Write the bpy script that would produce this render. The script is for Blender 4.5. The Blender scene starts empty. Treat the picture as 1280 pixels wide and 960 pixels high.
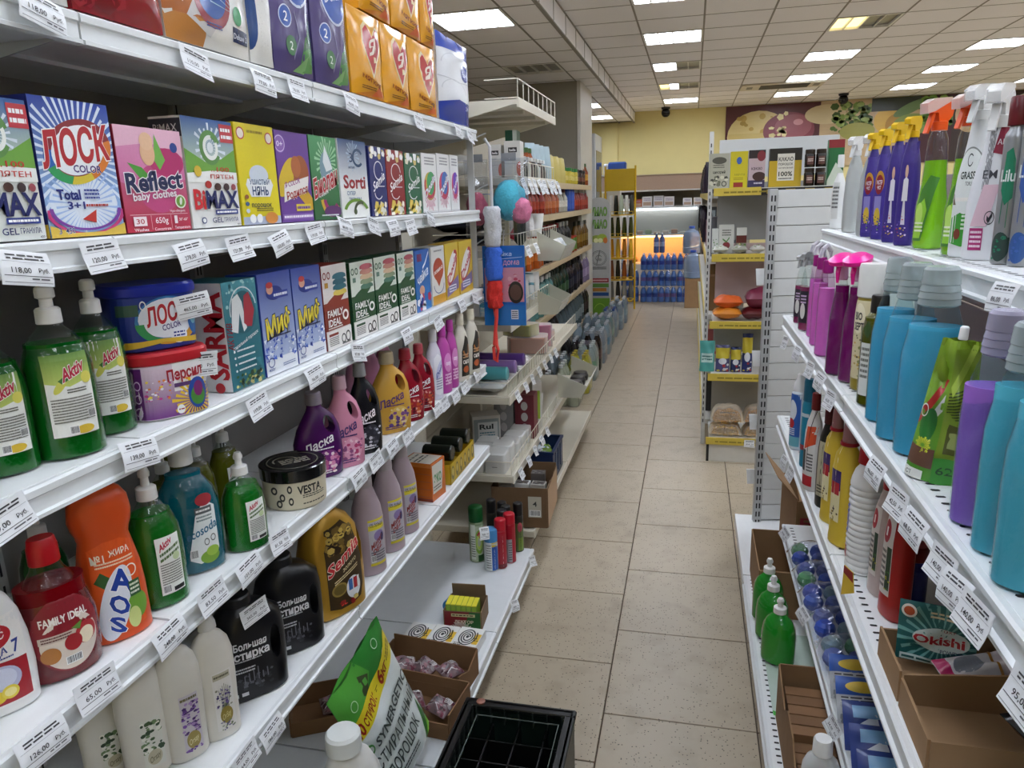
import bpy, bmesh, math, random
from mathutils import Vector, Matrix

scn = bpy.context.scene
COL = scn.collection
PI = math.pi
rnd = random.Random(7)

# ------------------------------------------------------------------ camera, world, exposure
F_PX, CAM_H = 930.73, 1.6
cam_data = bpy.data.cameras.new('camera')
cam_data.sensor_fit = 'HORIZONTAL'
cam_data.sensor_width = 36.0
cam_data.lens = F_PX * 36.0 / 1280.0
cam_data.clip_start, cam_data.clip_end = 0.02, 100
camera = bpy.data.objects.new('camera', cam_data)
COL.objects.link(camera)
AX_R, AX_D, AX_F = (0.972906, 0.229054, -0.031446), (0.025187, -0.240203, -0.970396), (-0.229827, 0.943312, -0.239464)
camera.matrix_world = Matrix((
    (AX_R[0], -AX_D[0], -AX_F[0], 0.0),
    (AX_R[1], -AX_D[1], -AX_F[1], 0.0),
    (AX_R[2], -AX_D[2], -AX_F[2], CAM_H),
    (0, 0, 0, 1)))
scn.camera = camera

world = bpy.data.worlds.new('world')
scn.world = world
world.use_nodes = True
world.node_tree.nodes['Background'].inputs[0].default_value = (0.8, 0.85, 0.9, 1)
world.node_tree.nodes['Background'].inputs[1].default_value = 0.05
vs = scn.view_settings
vs.view_transform = 'Standard'
vs.look = 'None'
vs.gamma = 1
vs.use_curve_mapping = False
vs.exposure = 0.28
LAMP = 17.0            # radiance of the fluorescent ceiling panels
scn.cycles.max_bounces = 8
scn.cycles.diffuse_bounces = 4
scn.cycles.glossy_bounces = 3
scn.cycles.transmission_bounces = 8
scn.cycles.transparent_max_bounces = 16
scn.cycles.caustics_reflective = False
scn.cycles.caustics_refractive = False
scn.cycles.use_denoising = True
scn.cycles.sample_clamp_indirect = 6.0

# ------------------------------------------------------------------ materials
def lin(c):
    c /= 255.0
    return c / 12.92 if c <= 0.04045 else ((c + 0.055) / 1.055) ** 2.4
def hx(h):
    return (lin(int(h[0:2], 16)), lin(int(h[2:4], 16)), lin(int(h[4:6], 16)), 1.0)
MATS = {}
def mat(h, rough=0.45, metal=0.0, trans=0.0, ior=1.45, vary=0.06, scale=30.0, bump=0.0, sss=0.0, coat=0.0, emit=0.0, stretch=None):
    """principled material with a procedural colour and roughness variation"""
    key = (h, rough, metal, trans, ior, vary, scale, bump, sss, coat, emit, stretch)
    if key in MATS: return MATS[key]
    m = bpy.data.materials.new('material_' + h)
    m.use_nodes = True
    nt = m.node_tree; N = nt.nodes; L = nt.links
    b = N['Principled BSDF']
    c = hx(h)
    b.inputs['Base Color'].default_value = c
    b.inputs['Roughness'].default_value = rough
    b.inputs['Metallic'].default_value = metal
    b.inputs['Transmission Weight'].default_value = trans
    b.inputs['IOR'].default_value = ior
    b.inputs['Coat Weight'].default_value = coat
    b.inputs['Subsurface Weight'].default_value = sss
    b.inputs['Subsurface Radius'].default_value = (0.01, 0.01, 0.01)
    if emit:
        b.inputs['Emission Color'].default_value = c
        b.inputs['Emission Strength'].default_value = emit
    if vary:
        tc = N.new('ShaderNodeTexCoord'); nz = N.new('ShaderNodeTexNoise')
        nz.inputs['Scale'].default_value = scale; nz.inputs['Detail'].default_value = 3
        src = tc.outputs['Object']
        if stretch:
            mp = N.new('ShaderNodeMapping'); mp.inputs['Scale'].default_value = stretch
            L.new(src, mp.inputs['Vector']); src = mp.outputs['Vector']
        L.new(src, nz.inputs['Vector'])
        mx = N.new('ShaderNodeMix'); mx.data_type = 'RGBA'
        mx.inputs['A'].default_value = tuple(x * (1 - vary) for x in c[:3]) + (1,)
        mx.inputs['B'].default_value = tuple(min(1, x * (1 + vary)) for x in c[:3]) + (1,)
        L.new(nz.outputs['Fac'], mx.inputs['Factor']); L.new(mx.outputs['Result'], b.inputs['Base Color'])
        if bump:
            bp = N.new('ShaderNodeBump'); bp.inputs['Strength'].default_value = bump; bp.inputs['Distance'].default_value = 0.004
            L.new(nz.outputs['Fac'], bp.inputs['Height']); L.new(bp.outputs['Normal'], b.inputs['Normal'])
    MATS[key] = m
    return m

def film_mat(h='ffffff', clear=0.8, rough=0.12):
    """thin clear plastic: lets light straight through, with a glossy skin"""
    key = ('film', h, clear, rough)
    if key in MATS: return MATS[key]
    m = bpy.data.materials.new('clear_plastic'); m.use_nodes = True
    nt = m.node_tree; N = nt.nodes; L = nt.links; N.clear()
    o = N.new('ShaderNodeOutputMaterial'); tr = N.new('ShaderNodeBsdfTransparent'); gl = N.new('ShaderNodeBsdfPrincipled')
    tr.inputs[0].default_value = hx(h); gl.inputs['Base Color'].default_value = hx(h); gl.inputs['Roughness'].default_value = rough
    lw = N.new('ShaderNodeLayerWeight'); lw.inputs['Blend'].default_value = 0.3
    nz = N.new('ShaderNodeTexNoise'); nz.inputs['Scale'].default_value = 60
    bp = N.new('ShaderNodeBump'); bp.inputs['Strength'].default_value = 0.15; bp.inputs['Distance'].default_value = 0.003
    L.new(nz.outputs['Fac'], bp.inputs['Height']); L.new(bp.outputs['Normal'], gl.inputs['Normal'])
    mr = N.new('ShaderNodeMapRange'); mr.inputs['To Min'].default_value = 1 - clear; mr.inputs['To Max'].default_value = min(1, 1.25 - clear + 0.35)
    L.new(lw.outputs['Facing'], mr.inputs['Value'])
    mx = N.new('ShaderNodeMixShader')
    L.new(mr.outputs['Result'], mx.inputs[0]); L.new(tr.outputs[0], mx.inputs[1]); L.new(gl.outputs[0], mx.inputs[2])
    L.new(mx.outputs[0], o.inputs['Surface'])
    MATS[key] = m
    return m

def print_mat(rough=0.35):
    key = ('print', rough)
    if key in MATS: return MATS[key]
    m = bpy.data.materials.new('printed_ink'); m.use_nodes = True
    nt = m.node_tree; N = nt.nodes; L = nt.links; b = N['Principled BSDF']
    at = N.new('ShaderNodeAttribute'); at.attribute_name = 'Col'
    nz = N.new('ShaderNodeTexNoise'); nz.inputs['Scale'].default_value = 40
    hs = N.new('ShaderNodeHueSaturation')
    mr = N.new('ShaderNodeMapRange'); mr.inputs['To Min'].default_value = 0.93; mr.inputs['To Max'].default_value = 1.05
    L.new(nz.outputs['Fac'], mr.inputs['Value']); L.new(mr.outputs['Result'], hs.inputs['Value'])
    L.new(at.outputs['Color'], hs.inputs['Color']); L.new(hs.outputs['Color'], b.inputs['Base Color'])
    b.inputs['Roughness'].default_value = rough
    MATS[key] = m
    return m

def liquid(h, trans=0.45):
    return mat(h, rough=0.12, trans=trans, ior=1.33, vary=0.08, scale=8)

def shell_mat(h='f2f7f6', amount=.55):
    """clear bottle wall: straight through, with a mirror skin that strengthens at grazing angles"""
    key = ('shell', h, amount)
    if key in MATS: return MATS[key]
    m = bpy.data.materials.new('clear_bottle'); m.use_nodes = True
    nt = m.node_tree; N = nt.nodes; L = nt.links; N.clear()
    o = N.new('ShaderNodeOutputMaterial'); tr = N.new('ShaderNodeBsdfTransparent'); gl = N.new('ShaderNodeBsdfGlossy')
    tr.inputs[0].default_value = hx(h); gl.inputs['Color'].default_value = (1, 1, 1, 1); gl.inputs['Roughness'].default_value = .05
    fr = N.new('ShaderNodeLayerWeight'); fr.inputs['Blend'].default_value = .5
    pw = N.new('ShaderNodeMath'); pw.operation = 'POWER'; pw.inputs[1].default_value = 3.5; L.new(fr.outputs['Facing'], pw.inputs[0])
    ad = N.new('ShaderNodeMath'); ad.operation = 'MULTIPLY_ADD'; ad.inputs[1].default_value = .7; ad.inputs[2].default_value = .04; L.new(pw.outputs[0], ad.inputs[0])
    nz = N.new('ShaderNodeTexNoise'); nz.inputs['Scale'].default_value = 25
    bp = N.new('ShaderNodeBump'); bp.inputs['Strength'].default_value = .1; bp.inputs['Distance'].default_value = .003
    L.new(nz.outputs['Fac'], bp.inputs['Height']); L.new(bp.outputs['Normal'], gl.inputs['Normal'])
    mu = N.new('ShaderNodeMath'); mu.operation = 'MULTIPLY'; mu.inputs[1].default_value = amount; L.new(ad.outputs[0], mu.inputs[0])
    mx = N.new('ShaderNodeMixShader'); L.new(mu.outputs[0], mx.inputs[0]); L.new(tr.outputs[0], mx.inputs[1]); L.new(gl.outputs[0], mx.inputs[2]); L.new(mx.outputs[0], o.inputs['Surface'])
    MATS[key] = m
    return m
CLEAR = lambda: shell_mat('f2f7f6', 1.0)
ORD = ['nearest', 'second', 'third', 'fourth', 'fifth', 'sixth', 'seventh', 'eighth', 'ninth', 'tenth', 'eleventh', 'twelfth'] + ['%dth' % k for k in range(13, 40)]
WHITE = mat('eeeeec', 0.35)
CARD = mat('9a7a58', 0.85, vary=0.12, scale=18, bump=0.2)
CARD_IN = mat('8a6c4e', 0.9, vary=0.12, scale=18, bump=0.2)

# ------------------------------------------------------------------ things and parts
def tag(o, label=None, cat=None, group=None, kind=None):
    if label: o['label'] = label
    if cat: o['category'] = cat
    if group: o['group'] = group
    if kind: o['kind'] = kind
    return o
def thing(name, label, cat, loc=(0, 0, 0), rot=0.0, group=None):
    o = bpy.data.objects.new(name, None); COL.objects.link(o)
    o.location = loc; o.rotation_euler = (0, 0, math.radians(rot)); o.empty_display_size = 0.05
    return tag(o, label, cat, group)
KIDS = {}
def dup(src, loc, rot, label=None, group=None, scale=None):
    """copy a thing together with its parts and sub-parts (mesh data shared)"""
    r = src.copy(); COL.objects.link(r); r.location = loc; r.rotation_euler = (0, 0, math.radians(rot))
    if scale: r.scale = (scale,) * 3 if not isinstance(scale, tuple) else scale
    if label: r['label'] = label
    if group: r['group'] = group
    def rec(a, b):
        for ch in list(KIDS.get(a.name, [])):
            c = ch.copy(); COL.objects.link(c); c.parent = b
            KIDS.setdefault(b.name, []).append(c); rec(ch, c)
    rec(src, r)
    return r
def finish(name, me, material, parent=None, smooth=29, loc=None, rot=None):
    o = bpy.data.objects.new(name, me); COL.objects.link(o)
    if material: me.materials.append(material)
    if smooth is not None and len(me.polygons):
        me.polygons.foreach_set('use_smooth', [True] * len(me.polygons))
        me.set_sharp_from_angle(angle=math.radians(smooth))
    if parent is not None:
        o.parent = parent; KIDS.setdefault(parent.name, []).append(o)
    if loc: o.location = loc
    if rot: o.rotation_euler = rot
    return o

class M:
    """collects geometry that becomes one mesh object"""
    def __init__(s): s.v = []; s.f = []
    def add(s, vs, fs, mx=None):
        n = len(s.v)
        s.v += [tuple(mx @ Vector(p)) for p in vs] if mx is not None else [tuple(p) for p in vs]
        s.f += [tuple(i + n for i in q) for q in fs]
        return s
    def box(s, x0, x1, y0, y1, z0, z1, mx=None, c=0.0):
        if not c:
            vs = [(x, y, z) for z in (z0, z1) for y in (y0, y1) for x in (x0, x1)]
            return s.add(vs, [(0, 2, 3, 1), (4, 5, 7, 6), (0, 1, 5, 4), (2, 6, 7, 3), (0, 4, 6, 2), (1, 3, 7, 5)], mx)
        def ring(z, e): return [(x0 + e + c, y0 + e, z), (x1 - e - c, y0 + e, z), (x1 - e, y0 + e + c, z), (x1 - e, y1 - e - c, z),
                                (x1 - e - c, y1 - e, z), (x0 + e + c, y1 - e, z), (x0 + e, y1 - e - c, z), (x0 + e, y0 + e + c, z)]
        return s.rings([ring(z0, c * .6), ring(z0 + c, 0), ring(z1 - c, 0), ring(z1, c * .6)], mx)
    def rings(s, rs, mx=None, cap=True, closed=True):
        n = len(rs[0]); vs = [p for r in rs for p in r]; fs = []
        for i in range(len(rs) - 1):
            for j in range(n if closed else n - 1):
                k = (j + 1) % n
                fs.append((i * n + j, i * n + k, (i + 1) * n + k, (i + 1) * n + j))
        if cap: fs += [tuple(range(n - 1, -1, -1)), tuple(range((len(rs) - 1) * n, len(rs) * n))]
        return s.add(vs, fs, mx)
    def loft(s, secs, n=28, mx=None, cap=True):
        rs = []
        for q in secs:
            z, rx, ry = q[0], q[1], q[2]
            pw = q[3] if len(q) > 3 else 2; cx = q[4] if len(q) > 4 else 0; cy = q[5] if len(q) > 5 else 0
            r = []
            for j in range(n):
                a = 2 * PI * (j + .5) / n; ca, sa = math.cos(a), math.sin(a)
                r.append((cx + rx * math.copysign(abs(ca) ** (2 / pw), ca), cy + ry * math.copysign(abs(sa) ** (2 / pw), sa), z))
            rs.append(r)
        return s.rings(rs, mx, cap)
    def tube(s, pts, r, n=8, mx=None):
        P_ = [Vector(p) for p in pts]; rs = []
        for i, p in enumerate(P_):
            d = (P_[min(i + 1, len(P_) - 1)] - P_[max(i - 1, 0)]).normalized()
            a = d.orthogonal().normalized() if abs(d.z) > .95 else d.cross(Vector((0, 0, 1))).normalized()
            b = d.cross(a); rr = r[i] if isinstance(r, (list, tuple)) else r
            rs.append([tuple(p + a * rr * math.cos(2 * PI * j / n) + b * rr * math.sin(2 * PI * j / n)) for j in range(n)])
        return s.rings(rs, mx)
    def prism(s, pts, y0, y1, mx=None):
        """outline in x,z pushed from y0 to y1"""
        n = len(pts)
        return s.add([(p[0], y0, p[1]) for p in pts] + [(p[0], y1, p[1]) for p in pts],
                     [tuple(range(n)), tuple(range(2 * n - 1, n - 1, -1))] + [(i, i + n, (i + 1) % n + n, (i + 1) % n) for i in range(n)], mx)
    def grid(s, fn, nu, nv, mx=None):
        vs = [fn(i / nu, j / nv) for j in range(nv + 1) for i in range(nu + 1)]
        return s.add(vs, [(j * (nu + 1) + i, j * (nu + 1) + i + 1, (j + 1) * (nu + 1) + i + 1, (j + 1) * (nu + 1) + i) for j in range(nv) for i in range(nu)], mx)
    def sphere(s, c, rx, ry=None, rz=None, n=10, m=6, mx=None):
        ry = ry or rx; rz = rz or rx
        rs = [[(c[0] + rx * math.sin(PI * i / m) * math.cos(2 * PI * j / n), c[1] + ry * math.sin(PI * i / m) * math.sin(2 * PI * j / n), c[2] - rz * math.cos(PI * i / m)) for j in range(n)]
              for i in range(1, m)]
        k = len(s.v); s.rings(rs, mx)
        return s
    def mesh(s, name):
        me = bpy.data.meshes.new(name); me.from_pydata(s.v, [], s.f); me.update()
        bm = bmesh.new(); bm.from_mesh(me); bmesh.ops.recalc_face_normals(bm, faces=bm.faces); bm.to_mesh(me); bm.free()
        return me
    def obj(s, name, material, parent=None, smooth=29, loc=None, rot=None):
        return finish(name, s.mesh(name), material, parent, smooth, loc, rot)
def T(loc=(0, 0, 0), rz=0, rx=0, ry=0):
    return Matrix.Translation(loc) @ Matrix.Rotation(math.radians(rz), 4, 'Z') @ Matrix.Rotation(math.radians(ry), 4, 'Y') @ Matrix.Rotation(math.radians(rx), 4, 'X')

# ------------------------------------------------------------------ printing: flat artwork laid on a surface
GLYPH = {}
def glyphs(txt, bold):
    k = (txt, bold)
    if k not in GLYPH:
        cu = bpy.data.curves.new('lettering', 'FONT'); cu.body = txt; cu.size = 1.0; cu.resolution_u = 2; cu.offset = bold; cu.fill_mode = 'FRONT'
        ob = bpy.data.objects.new('lettering', cu); me = ob.to_mesh()
        v = [(p.co.x, p.co.y) for p in me.vertices]; f = [tuple(q.vertices) for q in me.polygons]
        ob.to_mesh_clear(); bpy.data.objects.remove(ob); bpy.data.curves.remove(cu)
        if v:
            x0 = min(p[0] for p in v); x1 = max(p[0] for p in v)
        else: x0, x1 = 0, 1
        GLYPH[k] = ([((p[0] - x0) / .727, p[1] / .727) for p in v], f, (x1 - x0) / .727)
    return GLYPH[k]

class P:
    """artwork in front view (s to the right, z up, metres); every call lies one hair above the one before"""
    def __init__(s, sx=1, sz=1): s.v = []; s.c = []; s.f = []; s.k = 0; s.sx = sx; s.sz = sz
    def raw(s, pts, faces, col):
        n = len(s.v); s.k += 1; d = s.k * 0.00009 + .0003
        cols = [hx(col)] * len(pts) if isinstance(col, str) else [hx(c) for c in col]
        s.v += [(p[0] * s.sx, p[1] * s.sz, d) for p in pts]; s.c += cols; s.f += [tuple(i + n for i in q) for q in faces]
        return s
    def strip(s, lo, hi, col): # columns of (x, z)
        n = len(lo)
        cc = col if isinstance(col, str) else [col[0]] * n + [col[1]] * n
        return s.raw(lo + hi, [(i, i + 1, n + i + 1, n + i) for i in range(n - 1)], cc)
    def rect(s, x0, z0, x1, z1, col, n=1):
        return s.strip([(x0 + (x1 - x0) * i / n, z0) for i in range(n + 1)], [(x0 + (x1 - x0) * i / n, z1) for i in range(n + 1)], col)
    def poly(s, pts, col):
        return s.raw(pts, [tuple(range(len(pts)))], col)
    def ell(s, x, z, rx, rz, col, n=12, rot=0):
        lo = []; hi = []; cr, sr = math.cos(math.radians(rot)), math.sin(math.radians(rot))
        for i in range(n + 1):
            u = -math.cos(PI * i / n); w = math.sqrt(max(0, 1 - u * u))
            for li, sg in ((lo, -1), (hi, 1)):
                a, b = u * rx, sg * w * rz; li.append((x + a * cr - b * sr, z + a * sr + b * cr))
        return s.strip(lo, hi, col)
    def ring(s, x, z, rx, rz, t, col, a0=0, a1=360, n=24, rot=0):
        i_, o_ = [], []; cr, sr = math.cos(math.radians(rot)), math.sin(math.radians(rot))
        for i in range(n + 1):
            a = math.radians(a0 + (a1 - a0) * i / n); c, q = math.cos(a), math.sin(a)
            for li, k in ((i_, 1 - t), (o_, 1)):
                p, w = c * rx * k, q * rz * k; li.append((x + p * cr - w * sr, z + p * sr + w * cr))
        return s.strip(i_, o_, col)
    def rays(s, x, z, r0, r1, n, col, wid=.25, a0=0, a1=360):
        pts = []; fs = []
        for i in range(n):
            a = math.radians(a0 + (a1 - a0) * (i + .5) / n); w = math.radians((a1 - a0) / n) * wid
            k = len(pts); rr = r1 * (0.75 + .25 * ((i * 7) % 5) / 4)
            k_ = s.sx / s.sz; pts += [(x + r0 * math.cos(a), z + k_ * r0 * math.sin(a)), (x + rr * math.cos(a - w), z + k_ * rr * math.sin(a - w)), (x + rr * math.cos(a + w), z + k_ * rr * math.sin(a + w))]
            fs.append((k, k + 1, k + 2))
        return s.raw(pts, fs, col)
    def line(s, pts, w, col):
        lo, hi = [], []
        for i, p in enumerate(pts):
            a = pts[max(0, i - 1)]; b = pts[min(len(pts) - 1, i + 1)]; dx, dz = b[0] - a[0], b[1] - a[1]; L_ = math.hypot(dx, dz) or 1
            ww = w[i] if isinstance(w, (list, tuple)) else w
            lo.append((p[0] + dz / L_ * ww / 2, p[1] - dx / L_ * ww / 2)); hi.append((p[0] - dz / L_ * ww / 2, p[1] + dx / L_ * ww / 2))
        return s.strip(lo, hi, col)
    def text(s, txt, x, z, h, col, w=None, al='c', bold=0.02, rot=0, sh=0, out=None, ow=.06, arc=0):
        """cap height h; w fits the width; (x, z) is the middle (or left/right end) of the cap-height band"""
        for cc, bb in (((out, min(.033, bold * .45) + ow * .5),) if out else ()) + ((col, min(.033, bold * .45)),):
            v, f, W = glyphs(txt, bb)
            if not v: return s
            W0 = glyphs(txt, min(.033, bold * .45))[2]; sx = (w / W0) if w else h; W_ = W * sx
            x0 = {'c': -W_ / 2, 'l': 0, 'r': -W_}[al]; cr, sr = math.cos(math.radians(rot)), math.sin(math.radians(rot)); pts = []
            for p in v:
                a = x0 + p[0] * sx + sh * (p[1] - .5) * h; b = (p[1] - .5) * h + arc * (1 - (2 * (x0 + p[0] * sx) / W_) ** 2 if al == 'c' else 0)
                pts.append((x + a * cr - b * sr, z + a * sr + b * cr))
            s.raw(pts, f, cc)
        return s
    def micro(s, x0, z0, x1, z1, rows, col, seed=1, rot=0):
        """lines of print too small to read"""
        r = random.Random(seed); pts = []; fs = []; h = (z1 - z0) / rows
        for i in range(rows):
            z = z1 - (i + .75) * h; x = x0
            while x < x1 - h * .4:
                w = min(x1 - x, h * r.uniform(.8, 3)); k = len(pts)
                pts += [(x, z), (x + w, z), (x + w, z + h * .5), (x, z + h * .5)]; fs.append((k, k + 1, k + 2, k + 3)); x += w + h * .35
        if rot:
            cx, cz = (x0 + x1) / 2, (z0 + z1) / 2; cr, sr = math.cos(math.radians(rot)), math.sin(math.radians(rot))
            pts = [(cx + (a - cx) * cr - (b - cz) * sr, cz + (a - cx) * sr + (b - cz) * cr) for a, b in pts]
        return s.raw(pts, fs, col)
    def barcode(s, x0, z0, x1, z1, seed=3):
        s.rect(x0, z0, x1, z1, 'f2f2f0'); r = random.Random(seed); x = x0 + (x1 - x0) * .06; pts = []; fs = []
        while x < x1 - (x1 - x0) * .08:
            w = (x1 - x0) * r.choice((.02, .03, .05)); k = len(pts); pts += [(x, z0 + (z1 - z0) * .12), (x + w, z0 + (z1 - z0) * .12), (x + w, z1 - (z1 - z0) * .08), (x, z1 - (z1 - z0) * .08)]
            fs.append((k, k + 1, k + 2, k + 3)); x += w + (x1 - x0) * r.choice((.025, .04))
        return s.raw(pts, fs, '26262a')
    def blobs(s, x0, z0, x1, z1, n, cols, r0, r1, seed=1, m=5):
        r = random.Random(seed)
        for c in cols:
            pts = []; fs = []
            for _ in range(max(1, n // len(cols))):
                cx, cz, q, e, a0 = r.uniform(x0, x1), r.uniform(z0, z1), r.uniform(r0, r1), r.uniform(.5, 1), r.uniform(0, 6)
                k = len(pts); pts += [(cx + q * math.cos(a0 + 2 * PI * i / m), cz + q * e * s.sx / s.sz * math.sin(a0 + 2 * PI * i / m)) for i in range(m)]; fs.append(tuple(range(k, k + m)))
            s.raw(pts, fs, c)
        return s
    def clip(s, x0, z0, x1, z1):
        """trim everything outside a rectangle"""
        bm = s._bm()
        for co, no in (((x0, 0, 0), (-1, 0, 0)), ((x1, 0, 0), (1, 0, 0)), ((0, z0, 0), (0, -1, 0)), ((0, z1, 0), (0, 1, 0))):
            bmesh.ops.bisect_plane(bm, geom=bm.verts[:] + bm.edges[:] + bm.faces[:], plane_co=co, plane_no=no, clear_outer=True, dist=1e-7)
        lay = bm.loops.layers.float_color['Col']
        v, c, f = [], [], []
        for fc in bm.faces:
            n = len(v)
            for lp in fc.loops: v.append(tuple(lp.vert.co)); c.append(tuple(lp[lay]))
            f.append(tuple(range(n, len(v))))
        bm.free(); s.v, s.c, s.f = v, c, f
        return s
    def _bm(s):
        me = bpy.data.meshes.new('print'); me.from_pydata(s.v, [], s.f)
        ca = me.color_attributes.new('Col', 'FLOAT_COLOR', 'CORNER')
        flat = []
        for q in me.loops: flat += s.c[q.vertex_index]
        ca.data.foreach_set('color', flat)
        bm = bmesh.new(); bm.from_mesh(me); bpy.data.meshes.remove(me)
        return bm
    def on(s, name, parent, fn, step=None, zs=None, rough=0.35, smooth=None):
        bm = s._bm()
        if step:
            xs = [p[0] for p in s.v]; zz = [p[1] for p in s.v]; x = math.floor(min(xs) / step) * step
            while x < max(xs):
                bmesh.ops.bisect_plane(bm, geom=bm.verts[:] + bm.edges[:] + bm.faces[:], plane_co=(x, 0, 0), plane_no=(1, 0, 0), dist=1e-6); x += step
            if zs:
                z = math.floor(min(zz) / zs) * zs
                while z < max(zz):
                    bmesh.ops.bisect_plane(bm, geom=bm.verts[:] + bm.edges[:] + bm.faces[:], plane_co=(0, z, 0), plane_no=(0, 1, 0), dist=1e-6); z += zs
        for v in bm.verts: v.co = fn(v.co.x, v.co.y, v.co.z)
        me = bpy.data.meshes.new(name); bm.to_mesh(me); bm.free()
        return finish(name, me, print_mat(rough), parent, smooth)

def front_of(secs):
    """maps artwork onto the front of a loft (front = -y)"""
    def fn(s, z, d):
        zz = min(max(z, secs[0][0]), secs[-1][0]); a = secs[0]; b = secs[-1]
        for i in range(len(secs) - 1):
            if secs[i][0] <= zz <= secs[i + 1][0]: a, b = secs[i], secs[i + 1]; break
        t = (zz - a[0]) / ((b[0] - a[0]) or 1)
        g = lambda i, dv: (a[i] if len(a) > i else dv) * (1 - t) + (b[i] if len(b) > i else dv) * t
        rx, ry, pw, cx, cy = g(1, 0), g(2, 0), g(3, 2), g(4, 0), g(5, 0)
        u = min(.995, abs((s - cx) / rx)) if rx else 0
        return (s, cy - ry * (1 - u ** pw) ** (1 / pw) - d - .0002, z)
    return fn
def scale_secs(secs, w, h, dpt=None):
    return [(q[0] * h, q[1] * w / 2, q[2] * (dpt or w) / 2) + tuple(q[3:4]) + tuple(v * w / 2 for v in q[4:5]) + tuple(v * (dpt or w) / 2 for v in q[5:6]) for q in secs]


# ------------------------------------------------------------------ the setting
CEIL, CEIL_L = 3.07, 2.89
TP, TQ = 0.469, 0.4835        # floor tile pitch across and along the aisle
CP = 0.566                    # ceiling tile pitch
def struct(o): o['kind'] = 'structure'; return o

def speckle(name, base, dark, light, rough):
    m = bpy.data.materials.new(name); m.use_nodes = True; nt = m.node_tree; N = nt.nodes; L = nt.links; b = N['Principled BSDF']
    ge = N.new('ShaderNodeNewGeometry')
    def noise(sc, det=2):
        n = N.new('ShaderNodeTexNoise'); n.inputs['Scale'].default_value = sc; n.inputs['Detail'].default_value = det
        L.new(ge.outputs['Position'], n.inputs['Vector']); return n
    def ramp(src, a, c):
        r = N.new('ShaderNodeMapRange'); r.inputs['From Min'].default_value = a; r.inputs['From Max'].default_value = c; L.new(src, r.inputs['Value']); return r.outputs['Result']
    def mix(fac, a, col):
        x = N.new('ShaderNodeMix'); x.data_type = 'RGBA'; L.new(fac, x.inputs['Factor'])
        if isinstance(a, str): x.inputs['A'].default_value = hx(a)
        else: L.new(a, x.inputs['A'])
        x.inputs['B'].default_value = hx(col); return x.outputs['Result']
    oi = N.new('ShaderNodeObjectInfo')
    big = noise(1.7, 4); c = mix(ramp(big.outputs['Fac'], .3, .7), base, light)
    c = mix(ramp(oi.outputs['Random'], -1.2, 1.6), c, dark if False else base)
    mid = noise(9, 5); c = mix(ramp(mid.outputs['Fac'], .52, .85), c, dark)
    vo = N.new('ShaderNodeTexVoronoi'); vo.inputs['Scale'].default_value = 95; L.new(ge.outputs['Position'], vo.inputs['Vector'])
    pick = N.new('ShaderNodeMath'); pick.operation = 'LESS_THAN'; pick.inputs[1].default_value = 0.2; L.new(vo.outputs['Distance'], pick.inputs[0])
    sep = N.new('ShaderNodeSeparateColor'); L.new(vo.outputs['Color'], sep.inputs[0])
    few = N.new('ShaderNodeMath'); few.operation = 'LESS_THAN'; few.inputs[1].default_value = 0.6; L.new(sep.outputs[0], few.inputs[0])
    mul = N.new('ShaderNodeMath'); mul.operation = 'MULTIPLY'; L.new(pick.outputs[0], mul.inputs[0]); L.new(few.outputs[0], mul.inputs[1])
    c = mix(mul.outputs[0], c, '4a4238')
    L.new(c, b.inputs['Base Color']); b.inputs['Roughness'].default_value = rough; b.inputs['Specular IOR Level'].default_value = .4
    return m
TILE_M = speckle('porcelain_tile', 'a89a84', '948670', 'b3a690', 0.34)
GROUT = mat('5d5142', 0.9)
floor = struct(M().box(-4.6, 9.1, -3.6, 14.6, -0.15, -0.006).obj('floor', GROUT))
tile_me = M().box(-TP / 2 + .0022, TP / 2 - .0022, -TQ / 2 + .0022, TQ / 2 - .0022, -.008, 0, c=.0015).mesh('floor_tile')
tile_me.materials.append(TILE_M)
for ci, x0 in enumerate((-1.174, -.705, -.236, .233, .702)):
    for r in range(-1, 24):
        y = (1.841 if ci < 2 else 2.06) + (r - 2) * TQ + TQ / 2
        o = bpy.data.objects.new('tile', tile_me); COL.objects.link(o); o.parent = floor; o.location = (x0 + TP / 2, y, 0)
# further floor that the shelving hides: the same tile, in two sheets
M().box(-4.6, -1.176, -3.6, 14.6, -.005, -.001).box(1.172, 9.1, -3.6, 14.6, -.005, -.001).box(-1.17, 1.17, 12.8, 14.6, -.005, -.001).box(-1.17, 1.17, -3.6, .1, -.005, -.001).obj('tile_field', TILE_M, floor)

YEL = mat('e4d596', 0.75, vary=.03, scale=6)
GREYW = mat('cfc9bd', 0.7, vary=.03, scale=5)
wf = struct(M().box(-4.6, 9.1, 14.3, 14.6, 0, 3.3).obj('wall_far', YEL))
M().box(-1.62, -1.35, 14.22, 14.3, 0, 2.89).obj('pilaster', YEL, wf)
struct(M().box(-4.75, -4.6, -3.6, 14.6, 0, 3.3).obj('wall_left', GREYW))
struct(M().box(9.1, 9.25, -3.6, 14.6, 0, 3.3).obj('wall_right', GREYW))
struct(M().box(-4.6, 9.1, -3.75, -3.6, 0, 3.3).obj('wall_back', YEL))
col_ = struct(M().box(-2.0, -1.285, 8.95, 9.95, 0, CEIL_L).obj('column', mat('8f887a', 0.7, vary=.03)))
M().box(-1.285, -1.27, 8.95, 9.95, 0, CEIL_L).box(-1.31, -1.27, 8.94, 8.95, 0, CEIL_L).obj('lit_side', mat('d0cbc2', 0.4), col_)  # column's right side and corner in a paler tone, light put into the colour

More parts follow.
